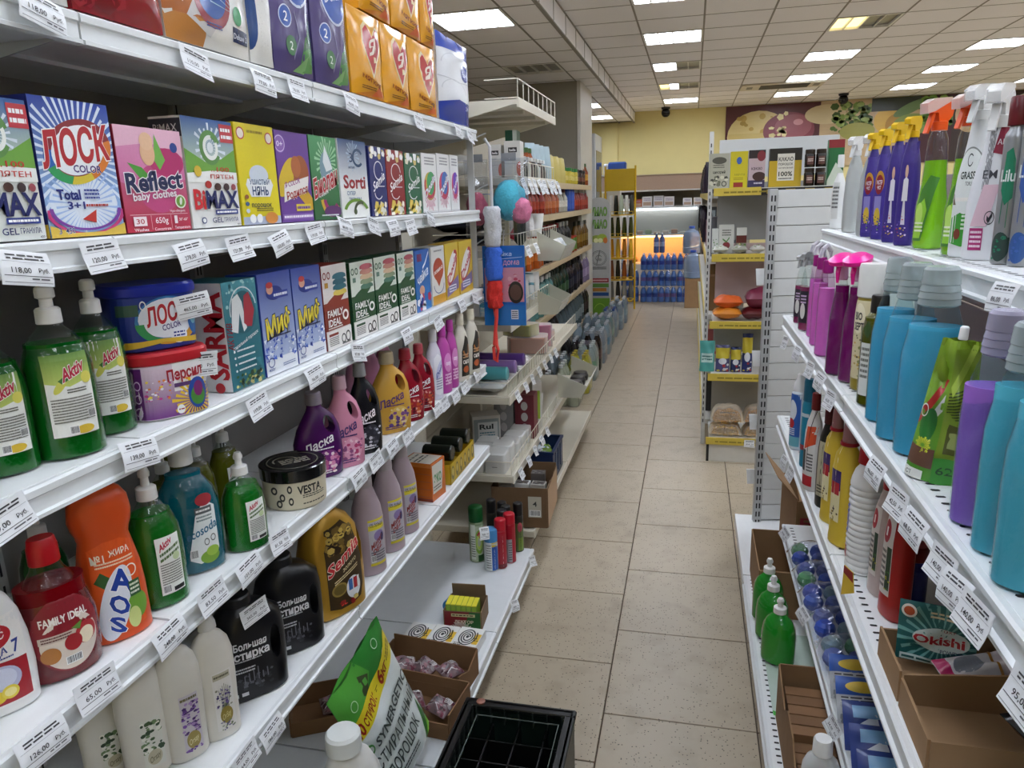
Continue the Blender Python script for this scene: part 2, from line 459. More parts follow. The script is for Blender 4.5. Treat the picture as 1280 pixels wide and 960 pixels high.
# ceiling: grid of lay-in tiles, the left strip hangs lower
CT = mat('f3f0f2', 0.85, vary=.03, scale=120, bump=.1)
TB = mat('8c867e', 0.6)
ceil = struct(M().box(-1.06, 9.1, -3.6, 14.3, CEIL + .02, CEIL + .12).box(-4.6, -1.06, -3.6, 14.3, CEIL_L + .02, CEIL + .12).obj('ceiling', mat('77726c', 0.9)))
ct_me = M().box(-CP / 2 + .006, CP / 2 - .006, -CP / 2 + .006, CP / 2 - .006, 0.002, .02).mesh('ceiling_tile'); ct_me.materials.append(CT)
half_me = M().box(-.131, .131, -CP / 2 + .006, CP / 2 - .006, 0.002, .02).mesh('ceiling_tile_cut'); half_me.materials.append(CT)
X0, Y0 = -.507, 7.63          # a corner of the right-hand grid
XL, YL = -1.324, 8.84 - CP    # a corner of the left-hand grid
LIGHTS = {}
for cx in (0, 3, 6, 9, 12):
    for cy in range(-18, 11, 3): LIGHTS[('r', cx, cy)] = 'on'
LIGHTS[('r', 0, 3)] = 'halfwhite'; LIGHTS[('r', 0, 6)] = 'halfyellow'; LIGHTS[('r', 3, 0)] = 'yellow'
for cy in (-14, -11, -8, -5): LIGHTS[('l', -1, cy)] = 'on'
LIGHTS[('l', -1, -1)] = 'off'; LIGHTS[('l', -1, 5)] = 'on'; LIGHTS[('l', -1, 8)] = 'on'
AIRVENT = {(2, 7), (3, 7)}
seen_tiles = []; far_tiles = M()
def tile(kind, i, j):
    if kind == 'r':
        x, y, z = X0 + (i + .5) * CP, Y0 + (j + .5) * CP, CEIL
        if x - CP / 2 < -1.08 or x > 9.0 or y > 14.2 or y < -3.4: return
    else:
        x, y, z = XL + (i + .5) * CP, YL + (j + .5) * CP, CEIL_L
        if x < -4.4 or y > 14.2 or y < -3.4: return
    if (kind, i, j) in LIGHTS: return
    if kind == 'r' and (i, j) in AIRVENT: return
    vis = y > 4.2 and ((kind == 'r' and x < .55 * y + .2) or (kind == 'l' and x > -2.6))
    if vis:
        o = bpy.data.objects.new('ceiling_tile', ct_me); COL.objects.link(o); o.parent = ceil; o.location = (x, y, z)
    else: far_tiles.box(x - .277, x + .277, y - .277, y + .277, z + .002, z + .02)
for i in range(-1, 17):
    for j in range(-20, 12): tile('r', i, j)
for i in range(-6, 0):
    for j in range(-21, 12): tile('l', i, j)
for j in range(-21, 12):
    y = YL + (j + .5) * CP
    if -3.4 < y < 14.2:
        o = bpy.data.objects.new('ceiling_tile', half_me); COL.objects.link(o); o.parent = ceil; o.location = (XL + .133, y, CEIL_L)
ft = far_tiles.obj('tile_field', CT, ceil); ft['kind'] = 'stuff'
bars = M()
for i in range(-1, 18): bars.box(X0 + i * CP - .008, X0 + i * CP + .008, -3.6, 14.3, CEIL - .001, CEIL + .02)
for j in range(-20, 13):
    y = Y0 + j * CP
    if -3.6 < y < 14.3: bars.box(-1.06, 9.1, y - .006, y + .006, CEIL, CEIL + .02)
for i in range(-5, 1): bars.box(XL + i * CP - .008, XL + i * CP + .008, -3.6, 14.3, CEIL_L - .001, CEIL_L + .02)
for j in range(-21, 13):
    y = YL + j * CP
    if -3.6 < y < 14.3: bars.box(-4.6, -1.06, y - .006, y + .006, CEIL_L, CEIL_L + .02)
bars.obj('grid_frame', TB, ceil)
st = struct(M().box(-1.06, -1.052, -3.6, 14.3, CEIL_L, CEIL).obj('trim_1', CT))
sm = M()
for j in range(-20, 12):
    y = YL + j * CP
    if y > -3.5: sm.box(-1.052, -1.049, y - .006, y + .006, CEIL_L, CEIL)
sm.box(-1.052, -1.045, -3.6, 14.3, CEIL - .012, CEIL).box(-1.075, -1.044, -3.6, 14.3, CEIL_L - .006, CEIL_L + .004)
sm.obj('angle_frame', TB, st)

def lamp_mat(h, e): return mat(h, 0.5, vary=0, emit=e)
LM = {'on': lamp_mat('e9f1ff', LAMP), 'yel': lamp_mat('ffe9a0', 1.6), 'dim': mat('77756f', .3), 'warm': lamp_mat('f8fbff', 9)}
fr_me = M(); q = CP / 2 - .004
fr_me = fr_me.box(-q, q, -q, -q + .02, -.004, .03).box(-q, q, q - .02, q, -.004, .03).box(-q, -q + .02, -q, q, -.004, .03).box(q - .02, q, -q, q, -.004, .03).mesh('frame')
fr_me.materials.append(mat('e4e2dc', .4))
lv = M()
for k in (-1, 0, 1): lv.box(k * .132 - .006, k * .132 + .006, -q + .02, q - .02, -.002, .03)
lv_me = lv.mesh('louvre_blade'); lv_me.materials.append(mat('c9c9c6', .3))
pn = M().box(-.062, .062, -q + .02, q - .02, .018, .022).mesh('lamp_panel')
PAN = {}
for k, m in LM.items(): PAN[k] = pn.copy(); PAN[k].materials.append(m)
LT = {'on': ['on'] * 4, 'off': ['dim'] * 4, 'halfwhite': ['on', 'on', 'dim', 'dim'], 'halfyellow': ['yel', 'on', 'dim', 'dim'], 'yellow': ['yel', 'yel', 'dim', 'dim']}
ROWN = {0: 'row over the aisle', 3: 'row right of the aisle', 6: 'second row right of the aisle', 9: 'far right row', 12: 'outermost right row'}
for (kind, i, j), mode in LIGHTS.items():
    if kind == 'r': x, y, z = X0 + (i + .5) * CP, Y0 + (j + .5) * CP, CEIL
    else: x, y, z = XL + (i + .5) * CP, YL + (j + .5) * CP, CEIL_L
    if y > 14 or y < -3.3 or x > 8.9: continue
    n = {'on': 'lit square fluorescent ceiling panel', 'off': 'unlit grey fluorescent ceiling panel', 'halfwhite': 'ceiling panel lit white on its left half only',
         'halfyellow': 'ceiling panel with one yellow and one white tube lit', 'yellow': 'ceiling panel glowing yellow on its left half'}[mode]
    if mode == 'on':
        o_ = ['nearest the far wall'] + [q_ + ' from the far wall' for q_ in ORD[1:]]
        dist = sum(1 for (k2, i2, j2) in LIGHTS if k2 == kind and i2 == i and j2 > j and (Y0 if k2 == 'r' else YL) + (j2 + .5) * CP < 14)
        n = 'lit ceiling panel ' + (('in the ' + ROWN[i]) if kind == 'r' else 'in the lower left ceiling') + ', ' + o_[dist]
    t = thing('ceiling_light', n, 'light', (x, y, z), 0, 'fluorescent ceiling panels')
    for nm, me in (('frame', fr_me), ('louvre_blade', lv_me)):
        o = bpy.data.objects.new(nm, me); COL.objects.link(o); o.parent = t
    for k, s_ in enumerate(LT[mode]):
        o = bpy.data.objects.new('lamp_panel', PAN[s_]); COL.objects.link(o); o.parent = t; o.location = ((k - 1.5) * .132, 0, 0)

# air vent, cameras, food mural
t = thing('air_vent', 'beige ceiling air conditioner vent with a dark slot above the aisle end', 'vent', (X0 + 3 * CP, Y0 + 7.5 * CP, CEIL))
M().box(-.56, .56, -.27, .27, -.02, .02, c=.006).obj('body', mat('d8cfbb', .5), t)
M().box(-.3, .36, -.2, .2, -.026, -.02).obj('slot', mat('3a3832', .6), t)
M().box(-.48, -.4, -.1, .1, -.025, -.02).box(.42, .5, -.1, .1, -.025, -.02).obj('panel', mat('8b857a', .5), t)
for x, y, lab in ((-.49, 13.85, 'small black dome camera on the ceiling before the yellow wall'), (2.28, 13.4, 'small black dome camera on the ceiling before the food mural')):
    t = thing('dome_camera', lab, 'camera', (x, y, CEIL))
    M().loft([(-.03, .07, .07), (0, .08, .08)], 16).obj('base', mat('1c1c1c', .4), t)
    k = M(); k.sphere((0, 0, -.09), .075, n=14, m=8); k.obj('dome', mat('0c0c0e', .15), t)

t = thing('food_mural', 'printed banner of cheese, sausage and vegetables along the far wall', 'banner', (.53, 14.296, 2.0))
M().box(0, 7.2, -.03, 0, 0, 1.06).obj('panel', mat('4a2a30', .5), t)
p = P(); p.rect(0, 0, 1.55, 1.06, '5a2c34'); p.rect(1.55, 0, 3.1, 1.06, 'c6ab84')
p.ell(.55, .55, .52, .42, 'e2cf8e'); p.blobs(.2, .55, .8, .9, 14, ['b99a4c', 'caa95a'], .02, .06, 3, 7); p.rect(.05, .2, .8, .6, 'd8c27c')
p.ell(1.05, .62, .42, .3, '8a4653', 16); p.ell(1.12, .68, .3, .2, 'a2606a', 16); p.ell(1.2, .75, .08, .05, 'd59aa0')
p.blobs(0.75, .55, 1.0, .95, 10, ['efe0a8'], .03, .07, 5); p.ell(1.65, .85, .35, .16, 'd6c49a')
p.blobs(1.75, .55, 2.35, 1.0, 90, ['5c7a30', '7d9a42', '3f5a24', '95ad5a'], .03, .08, 8, 6)
p.ell(2.15, .55, .28, .14, 'a3a04e'); p.ell(2.6, .7, .2, .2, 'd9b04e'); p.ell(2.75, .62, .17, .18, 'b98a3a')
p.rect(2.35, .85, 3.1, 1.06, '2b3327'); p.ell(2.95, .88, .28, .08, '6f8a5a', 12, 25); p.ell(3.0, .62, .3, .17, '8fa05c'); p.ell(2.8, .52, .2, .12, 'c9cf8e')
p.blobs(3.15, .6, 3.6, 1.0, 80, ['7fa848', '98c060', '5f8a38'], .03, .08, 11, 6)
p.rect(3.6, 0, 4.9, 1.06, '3a2a24'); p.ell(3.85, .75, .22, .3, 'd8b48a'); p.ell(4.1, .8, .1, .26, 'e3c39c', 12, 12); p.ell(4.35, .85, .12, .22, 'd2a882', 12, -20)
p.ell(4.6, .9, .2, .1, 'c8bfb0', 12, 30); p.blobs(4.7, .5, 5.7, 1.0, 80, ['8a2436', 'a8384a', '5e1828'], .03, .07, 13, 6); p.blobs(5.6, .5, 7.2, 1.0, 60, ['c9bca2', '8f8a70', 'e3d9c4', '5a5446'], .06, .2, 17, 7)
p.clip(0, 0, 7.2, 1.06); p.on('artwork', t, lambda s, z, d: (s, -.03 - d, z))


# ------------------------------------------------------------------ shelving of the near left side
SHW = mat('e6e8e8', 0.32, vary=.05, scale=60, stretch=(1, .3, 1))
SHW2 = mat('dcdfdf', 0.4, vary=.05, scale=50)
BACKP = mat('8d8b88', 0.55, vary=.03)
GREYP = mat('c9cbcc', 0.4, vary=.04)
LX, LB, LBASE = -.80, -1.15, -.622
L_JOINTS = [-.37, .275, .92, 1.565, 2.21, 2.855]
L_SHELVES = {'top': 1.862, 'second': 1.568, 'third': 1.266, 'fourth': .957, 'fifth': .61}
g1 = thing('shelving_unit', 'long white metal shelving run with cleaning goods on the left side of the aisle', 'shelving', (LB, 0, 0))
def PX(x): return x - LB
for a, b in zip(L_JOINTS[:-1], L_JOINTS[1:]):
    for k in range(6):
        z = .2 + k * .36
        M().box(PX(LB - .012), PX(LB), a + .018, b - .018, z, z + .356, c=.002).obj('back_panel', BACKP, g1)
    for nm, z in L_SHELVES.items():
        s_ = M().box(PX(LB), PX(LX - .012), a + .003, b - .003, z - .03, z).box(PX(LX - .2), PX(LX - .17), a + .003, b - .003, z - .036, z - .03)
        sh = s_.obj('shelf', SHW, g1)
        # front lip with the price channel: a rounded top edge, a shallow groove and a lower bead
        pr = [(LX - .014, z - .001), (LX - .004, z), (LX, z - .003), (LX, z - .012), (LX - .003, z - .014), (LX - .003, z - .034), (LX + .002, z - .036), (LX + .002, z - .041), (LX - .014, z - .041)]
        n = len(pr)
        m = M(); m.add([(PX(x), y, zz) for y in (a + .002, b - .002) for x, zz in pr], [tuple(range(n - 1, -1, -1)), tuple(range(n, 2 * n))] + [(i, (i + 1) % n, (i + 1) % n + n, i + n) for i in range(n)])
        m.obj('price_rail', SHW2, sh, smooth=20)
    M().box(PX(LB), PX(LBASE - .01), a + .003, b - .003, .13, .152).obj('base_deck', mat('cfd2d3', .35, vary=.05), g1)
    m = M(); z = .152; pr = [(LBASE - .014, z - .001), (LBASE - .003, z), (LBASE, z - .003), (LBASE, z - .012), (LBASE - .003, z - .015), (LBASE - .003, z - .04), (LBASE + .003, z - .043), (LBASE + .003, z - .05), (LBASE - .014, z - .05)]
    m.add([(PX(x), y, zz) for y in (a + .002, b - .002) for x, zz in pr], [tuple(range(8, -1, -1)), tuple(range(9, 18))] + [(i, (i + 1) % 9, (i + 1) % 9 + 9, i + 9) for i in range(9)])
    m.obj('base_rail', SHW2, g1, smooth=20)
    M().box(PX(LBASE - .09), PX(LBASE - .08), a + .003, b - .003, .02, .13).obj('plinth', mat('55534f', .6), g1)
for y in L_JOINTS:
    u = M().box(PX(LB - .03), PX(LB + .012), y - .016, y + .016, 0, 2.4)
    up = u.obj('upright', mat('b3b4b5', .45), g1)
    sl = M()
    for k in range(40): sl.box(PX(LB + .0118), PX(LB + .0126), y - .008, y - .004, .3 + k * .05, .332 + k * .05).box(PX(LB + .0118), PX(LB + .0126), y + .004, y + .008, .3 + k * .05, .332 + k * .05)
    o = sl.obj('slot', mat('2c2c2e', .8), up); o['kind'] = 'stuff'
    for z in L_SHELVES.values():
        M().prism([(PX(LB), z - .005), (PX(LX - .03), z - .005), (PX(LX - .03), z - .03), (PX(LB), z - .085)], y - .002, y + .002).obj('bracket', mat('c4c5c5', .4), g1)
    k = M()
    k.sphere((PX(LBASE - .06), y, .018), .022, n=12, m=6); k.box(PX(LBASE - .068), PX(LBASE - .052), y - .008, y + .008, .018, .13)
    k.obj('foot', mat('2a2a2c', .5), g1)


# ------------------------------------------------------------------ builders for goods
def carton(name, label, cat, loc, w, d, h, rot, color, art=None, group=None, side=None, sidecol=None, top=None, rough=.4):
    t = thing(name, label, cat, loc, rot, group)
    M().box(-w / 2, w / 2, -d / 2, d / 2, 0, h, c=.0012).obj('carton', mat(color, rough, vary=.03), t, smooth=None)
    if art:
        p = P(w / 2, h); art(p); p.clip(-w / 2, 0, w / 2, h); p.on('front_print', t, lambda s, z, q: (s, -d / 2 - q, z), smooth=None)
    if side:
        p = P(d / 2, h); side(p); p.clip(-d / 2, 0, d / 2, h); p.on('side_print', t, lambda s, z, q: (-w / 2 - q, -s, z), smooth=None)
    if top:
        p = P(w / 2, d / 2); top(p); p.on('top_print', t, lambda s, z, q: (s, z, h + q), smooth=None)
    return t

def bottle(name, label, cat, loc, rot, prof, w, h, d, material, group=None, art=None, fill=None, liq=None, n=28, part='bottle', zs=None, tilt=None):
    """lofted bottle, front = -y; art is drawn in units of half the width and of the height"""
    t = thing(name, label, cat, loc, rot, group)
    if tilt: t.rotation_euler = (math.radians(tilt[0]), math.radians(tilt[1]), math.radians(rot))
    secs = scale_secs(prof, w, h, d)
    M().loft(secs, n).obj(part, material, t)
    if fill:
        fn = front_of(secs); ls = []
        for q in secs:
            if q[0] < fill * h: ls.append((q[0] + (.0016 if not ls else 0), q[1] - .0014, q[2] - .0014) + tuple(q[3:]))
        a = ls[-1]; ls.append((fill * h, a[1] * .995, a[2] * .995) + tuple(a[3:]))
        M().loft(ls, n).obj('liquid', liq, t)
    if art:
        p = P(w / 2, h); art(p); p.clip(-.47 * w, .01 * h, .47 * w, h); p.on('label', t, front_of(secs), step=.006, zs=zs or .02)
    return t
def ring_part(t, name, prof, w, h, material, cx=0, cy=0, n=20, d=None, pw=2):
    secs = [(a * h, b * w / 2, b * (d or w) / 2, pw, cx, cy) for a, b in prof]
    return M().loft(secs, n).obj(name, material, t)
def cut(a, b):
    """a minus b, as mesh data"""
    oa = bpy.data.objects.new('a', a); ob = bpy.data.objects.new('b', b); COL.objects.link(oa); COL.objects.link(ob)
    md = oa.modifiers.new('cut', 'BOOLEAN'); md.operation = 'DIFFERENCE'; md.object = ob; md.solver = 'EXACT'
    dg = bpy.context.evaluated_depsgraph_get(); me = bpy.data.meshes.new_from_object(oa.evaluated_get(dg))
    bpy.data.objects.remove(oa); bpy.data.objects.remove(ob)
    return me
def hole_mesh(x, z, rx, rz, tilt, depth):
    k = M(); k.loft([(-depth, rx, rz), (depth, rx, rz)], 20, T((x, 0, z)) @ Matrix.Rotation(math.radians(tilt), 4, 'Y') @ Matrix.Rotation(math.radians(90), 4, 'X'))
    return k.mesh('hole')
def jug(name, label, cat, loc, rot, prof, w, h, d, material, hole, art=None, group=None, cap=None, capmat=None, zs=.02):
    t = thing(name, label, cat, loc, rot, group)
    secs = scale_secs(prof, w, h, d)
    me = cut(M().loft(secs, 36).mesh('jug'), hole_mesh(hole[0] * w / 2, hole[1] * h, hole[2] * w / 2, hole[3] * h, hole[4], .2))
    finish('jug', me, material, t, 40)
    if cap:
        cx = cap[0] * w / 2; M().loft([(a * h, b * w / 2, b * w / 2, 2, cx, 0) for a, b in cap[1]], 24).obj('screw_cap', capmat, t)
    if art:
        p = P(w / 2, h); art(p); p.on('label', t, front_of(secs), step=.006, zs=zs)
    return t
def bag_shell(w, d, h, puff=.5, n=12, m=14, seed=0, top=.12, crease=.004, taper=0):
    """soft upright bag: full at the foot, pinched flat at the head"""
    r = random.Random(seed); k = M()
    ph = [r.uniform(0, 6) for _ in range(6)]
    def dep(u, v):
        e = max(0, 1 - abs(2 * u - 1) ** 3) ** .5
        return (d / 2) * e * (min(1, (1 - v) / max(.01, 1 - top)) ** puff if v < 1 - .001 else 0) + crease * (math.sin(9 * u + ph[0] + 7 * v) + math.sin(17 * v + ph[1]) * .7) * (.3 + v) * e
    for sg in (-1, 1):
        k.grid(lambda u, v: ((u - .5) * w * (1 - .06 * math.sin(PI * v)) * (1 - taper * v ** 1.5), sg * (dep(u, v) + .0006), v * h), n, m)
    return k, dep
def bag(name, label, cat, loc, rot, w, d, h, material, art=None, group=None, puff=.5, seed=0, tilt=(0, 0), part='pouch', top=.12, taper=0, crease=.004):
    t = thing(name, label, cat, loc, rot, group)
    t.rotation_euler = (math.radians(tilt[0]), math.radians(tilt[1]), math.radians(rot))
    k, dep = bag_shell(w, d, h, puff, seed=seed, top=top, taper=taper, crease=crease)
    k.obj(part, material, t, smooth=60)
    if art:
        p = P(w / 2, h); art(p); p.clip(-w / 2, 0, w / 2, h)
        p.on('front_print', t, lambda s, z, q: (s * (1 - .06 * math.sin(PI * min(1, z / h))) * (1 - taper * max(0, z / h) ** 1.5), -dep(min(1, max(0, s / w + .5)), min(.999, z / h)) - .0004 - 3 * q, z), step=w / 12, zs=h / 14, rough=.3, smooth=60)
    return t
def pillow(name, label, cat, loc, rot, w, d, h, material, art=None, group=None, seed=0, tilt=(0, 0), part='packet', wrinkle=.004, k3=2.5, printname='top_print', rough=.3):
    """flat soft packet lying on its back: w across, d deep, h thick; art in half-widths on its upper face"""
    t = thing(name, label, cat, loc, rot, group)
    t.rotation_euler = (math.radians(tilt[0]), math.radians(tilt[1]), math.radians(rot))
    r = random.Random(seed); ph = [r.uniform(0, 6) for _ in range(4)]
    def hh(u, v):
        a = max(0, 1 - abs(2 * u - 1) ** k3) ** .6 * max(0, 1 - abs(2 * v - 1) ** k3) ** .6
        return h / 2 * a + wrinkle * a * (math.sin(11 * u + ph[0] + 5 * v) + math.sin(13 * v + ph[1] - 6 * u))
    k = M()
    for sg in (-1, 1): k.grid(lambda u, v: ((u - .5) * w, (v - .5) * d, h / 2 + .009 + sg * (hh(u, v) + .0004)), 12, 12)
    k.obj(part, material, t, smooth=60)
    if art:
        p = P(w / 2, d / 2); art(p); p.clip(-w / 2, -d / 2, w / 2, d / 2)
        p.on(printname, t, lambda s, z, q: (s, z, h / 2 + hh(min(1, max(0, s / w + .5)), min(1, max(0, z / d + .5))) + .0105 + 3 * q), step=w / 12, zs=d / 12, rough=rough, smooth=60)
    return t

# ------------------------------------------------------------------ second shelf, left: washing powder cartons
FX = -.822
def place_l(y, z, d, x=FX): return (x - d / 2, y, z)
def pbox(nm, yc, w, h, z, d, color, art, label, group=None, side=None, fx=FX, dz=0.002, rot=90, sc=None):
    return carton(nm, label, 'box', (fx - d / 2, yc, z + dz), w * .985, d, h, rot, color, art, group, side)
def a_bimax(p):
    p.strip([(-1, .52), (0, .5), (1, .52)], [(-1, 1), (0, 1), (1, 1)], ['c9dcc0', '2f5b9e']); p.rays(0, .74, .1, .62, 18, 'dfe9f2', .2)
    p.poly([(-1, .46), (-1, .72), (-.2, .6), (.4, .64), (1, .74), (1, .5), (.3, .53), (-.4, .5)], '6fa542'); p.poly([(-1, .42), (-1, .5), (0, .53), (1, .52), (1, .42)], 'f0f2ee')
    p.ring(0, .74, .42, .16, .4, '5d8f4a', 20, 330); p.ring(.02, .74, .3, .115, .35, 'f2f5ef', 80, 390); p.ell(0, .74, .12, .05, 'e8eef0')
    p.rect(.45, .8, 1, .97, 'c23a44'); p.micro(.5, .82, .95, .95, 2, 'ffffff', 4)
    p.text('..100', .3, .545, .045, 'c43a30', w=.75); p.text('ПЯТЕН', .35, .475, .04, 'c43a30', w=.95)
    p.ell(-.6, .52, .14, .05, 'd8b83a'); p.ell(-.25, .4, .13, .035, 'b5302c'); p.ell(.12, .38, .14, .035, '4a3028'); p.ell(.48, .38, .12, .035, '3a2a2c'); p.ell(.78, .38, .1, .03, '9a4a52')
    p.text('Bi', -.66, .27, .18, 'c8242c', w=.44, bold=.08); p.text('MAX', .26, .265, .165, '1d2560', w=1.34, bold=.08)
    p.rect(-.1, .12, .85, .165, '2f3f8a'); p.micro(-.05, .125, .8, .16, 1, 'ffffff', 2); p.text('GEL', -.05, .07, .05, '1d2560', w=.45); p.text('ГРАНУЛА', .52, .07, .04, '1d2560', w=.6)
    p.ell(-.6, .07, .1, .03, '3a4a7a'); p.ell(-.6, .07, .07, .02, 'f0f2ee'); p.text('400 г', .85, .02, .02, '3a3a3a', w=.2)
def a_bimax_side(p): p.rect(-1, 0, 1, 1, 'e2e2de'); p.rect(-1, .82, 1, .98, '3a3a42'); p.text('BiMAX', 0, .9, .07, 'f0f0f0', w=1.5); p.micro(-.85, .1, .85, .78, 22, '8a8a88', 3)
def a_losk(p):
    p.strip([(-1, 0), (1, 0)], [(-1, 1), (1, 1)], ['9ec2ea', '1f3f9e']); p.rays(0, .58, .1, 1.5, 44, 'dbe7f6', .2); p.ell(0, .25, .9, .2, 'dfe9f6'); p.rays(0, .24, .3, 1.0, 40, 'a4c0ea', .2)
    p.ell(.04, .63, .9, .235, '8a2a30', 24, 4); p.ring(.04, .63, .9, .235, .24, '2f9a58', 200, 250, 14, 4); p.ring(.04, .63, .9, .235, .24, '2a62b4', 165, 200, 10, 4); p.ring(.04, .63, .9, .235, .24, 'd8c23a', 250, 290, 14, 4); p.ring(.04, .63, .9, .235, .24, 'd87a2a', 290, 370, 18, 4)
    p.ell(.04, .64, .7, .18, 'eef2f6', 20, 4)
    p.text('ЛОСК', 0, .67, .245, 'b3242e', w=1.78, bold=.1, rot=3, sh=.08, out='f4f2ee', ow=.05); p.text('COLOR', .2, .505, .055, '43307a', w=.75, bold=.05, out='f4f2ee')
    p.text('Total', -.4, .315, .075, '1d2a7a', w=.6, bold=.08); p.text('3+1', -.25, .235, .055, '1d2a7a', w=.45, bold=.06); p.micro(0, .275, .4, .36, 3, '3a4a9a', 5); p.micro(0, .215, .6, .25, 1, 'b3342e', 7)
    p.poly([(-.15, .13), (.25, .2), (.2, .1)], 'c2342e'); p.ring(0, .2, 1.05, .19, .1, 'c23a7a', 180, 360, 24); p.ring(0, .21, .95, .165, .1, '7a3a9a', 180, 360, 24); p.poly([(-1, 0), (1, 0), (1, .09), (.4, .03), (-.4, .03), (-1, .09)], 'd6b64a'); p.text('3  450', -.6, .05, .045, '1d2a7a', w=.4, out='ffffff')
def a_losk_side(p): p.rect(-1, 0, 1, 1, '1a2470'); p.rect(-.3, .3, .5, .6, 'e8e8ea'); p.micro(-.25, .32, .45, .58, 12, '6a6a72', 8); p.rect(-1, 0, 1, .1, 'c8a83a')
def a_reflect(p):
    p.strip([(-1, 0), (1, 0)], [(-1, 1), (1, 1)], ['b3203a', 'd87aa6']); p.strip([(-1, .48), (-.2, .35), (.5, .4), (1, .52)], [(-1, 1), (-.2, 1), (.5, 1), (1, 1)], ['d272a2', 'd690b4']); p.poly([(-1, .8), (0, .86), (1, .74), (1, 1), (-1, 1)], 'e6b4c8')
    p.ell(.1, .42, .65, .24, 'c2487e'); p.ell(.45, .68, .55, .14, 'b52a68')
    p.poly([(-.75, .66), (-.35, .62), (-.05, .5), (-.4, .5)], '4f9a3a'); p.poly([(.15, .95), (.4, .7), (.2, .6), (.05, .7)], '6fae4a')
    p.ell(-.12, .76, .22, .12, 'e2b48e'); p.ell(-.12, .87, .2, .085, 'e6bc98')
    p.ell(.72, .83, .12, .05, '1f3f8a')
    p.text('Reflect', 0, .5, .185, '1d2450', w=1.75, bold=.08, rot=2, out='f6f0f2', ow=.07); p.text('baby clothes', -.05, .36, .075, 'f4e6ec', w=1.35, bold=.05, rot=2, out='6a1a3a', ow=.03)
    p.ell(.72, .29, .18, .07, 'e8ecd8'); p.ell(.72, .29, .14, .055, '6fa03a'); p.ell(.73, .295, .05, .035, 'eef2e6', 10, 30); p.text('Hypo-allergenic', .58, .2, .025, 'f4e6ec', w=.5)
    p.rect(-.9, .165, .9, .17, 'f0c8cc'); p.rect(-.3, .02, -.29, .16, 'f0c8cc'); p.rect(.32, .02, .33, .16, 'f0c8cc')
    p.rect(-.82, .06, -.44, .15, 'f4e6e8'); p.text('30', -.63, .105, .05, 'b3203a', w=.24); p.text('Washes', -.63, .025, .03, 'f8eef0', w=.42); p.text('650g', .02, .11, .06, 'f8eef0', w=.4); p.text('Concentrate', .02, .025, .03, 'f8eef0', w=.52)
    p.text('Temperature', .66, .03, .03, 'f8eef0', w=.52); p.rect(.42, .07, .52, .15, 'f4e6e8'); p.text('30°-60°', .72, .11, .03, 'f8eef0', w=.3)
def a_nyan(p):
    p.rect(-1, 0, 1, 1, 'e0cf1e'); p.rect(-1, 0, 1, .08, 'a9b2c9'); p.ell(-.72, .9, .2, .06, 'f2e6d8'); p.ring(-.72, .9, .2, .06, .2, 'c23a44'); p.ell(.72, .88, .2, .06, 'f2e6d8'); p.ring(.72, .88, .2, .06, .2, 'c23a44')
    p.micro(-.4, .9, .4, .95, 1, 'b09a20', 2)
    p.poly([(-.62, .46), (.62, .46), (.72, .4), (.5, .28), (-.5, .28), (-.72, .4)], 'eef0f2'); p.ell(0, .5, .5, .1, 'd2dbe6'); p.text('УШАСТЫЙ', 0, .43, .05, '2b4a78', w=1.05, bold=.05); p.text('НЯНЬ', 0, .34, .085, '20406e', w=.85, bold=.06)
    p.text('порошок', 0, .2, .05, '2b3a4a', w=1.05, bold=.03); p.micro(-.3, .13, .6, .17, 2, '6a6430', 3)
    for k in range(3): p.ell(-.75, .1 + .07 * k + .04, .1, .022, ['c9d4e2', '3a5a8a', '8a4a2a'][k])
    p.ell(-.55, .06, .16, .045, 'eef0f2'); p.ell(-.2, .06, .16, .045, 'eef0f2'); p.ell(.45, .06, .35, .06, 'd0873a')
def a_ya(p):
    p.rect(-1, 0, 1, 1, '6a3f96'); p.ell(-.75, .86, .32, .1, '8a62b0'); p.text('0+', -.75, .86, .06, 'f0e6f4', w=.35); p.ring(-.75, .86, .3, .09, .1, 'd9c8e6')
    p.ell(-.5, .5, .6, .16, 'd8b82e', 12, 15); p.ell(.4, .55, .5, .2, 'a0562e'); p.ell(.5, .3, .7, .1, 'd2a52e', 12, -12); p.ell(.1, .62, .3, .12, 'b5683a')
    p.poly([(-.8, .22), (.75, .36), (.85, .52), (-.7, .42)], 'f0ece6'); p.text('Я COLOR', -.2, .44, .06, '9a3a8a', w=.95, rot=4, bold=.04); p.text('Родился', .05, .335, .085, 'a8281e', w=1.35, rot=4, bold=.06, out='f0ece6')
    p.rect(-.95, .03, .95, .09, '8a62b0'); p.rect(-.1, .12, .85, .2, 'e0c83a'); p.micro(-.05, .13, .8, .19, 1, '6a3f96', 3); p.micro(-.9, .035, .9, .085, 1, 'f0e6f4', 6)
def a_biolan(p):
    p.strip([(-1, 0), (1, 0)], [(-1, 1), (1, 1)], ['1f5a30', '4f9a62']); p.rays(.2, .7, .1, .9, 26, '9fcfa4', .25); p.ell(.1, .62, .45, .2, '7a9aa8', 14); p.poly([(.1, .9), (.6, .62), (.1, .58), (-.1, .7)], 'e6ecee')
    p.text('Биолан', 0, .46, .22, 'b3202a', w=1.85, bold=.08, rot=6, out='f2f0ec', ow=.07); p.text('COLOR', -.2, .32, .05, 'e6ecee', w=.7, rot=5)
    p.ring(.25, .28, .75, .25, .3, 'c9a832', 190, 330, 16); p.ring(.3, .27, .6, .2, .35, '9a2a6a', 190, 330, 16); p.ell(.4, .1, .7, .07, '5a2a66'); p.micro(-.5, .04, .8, .07, 1, 'e6ecee', 4)
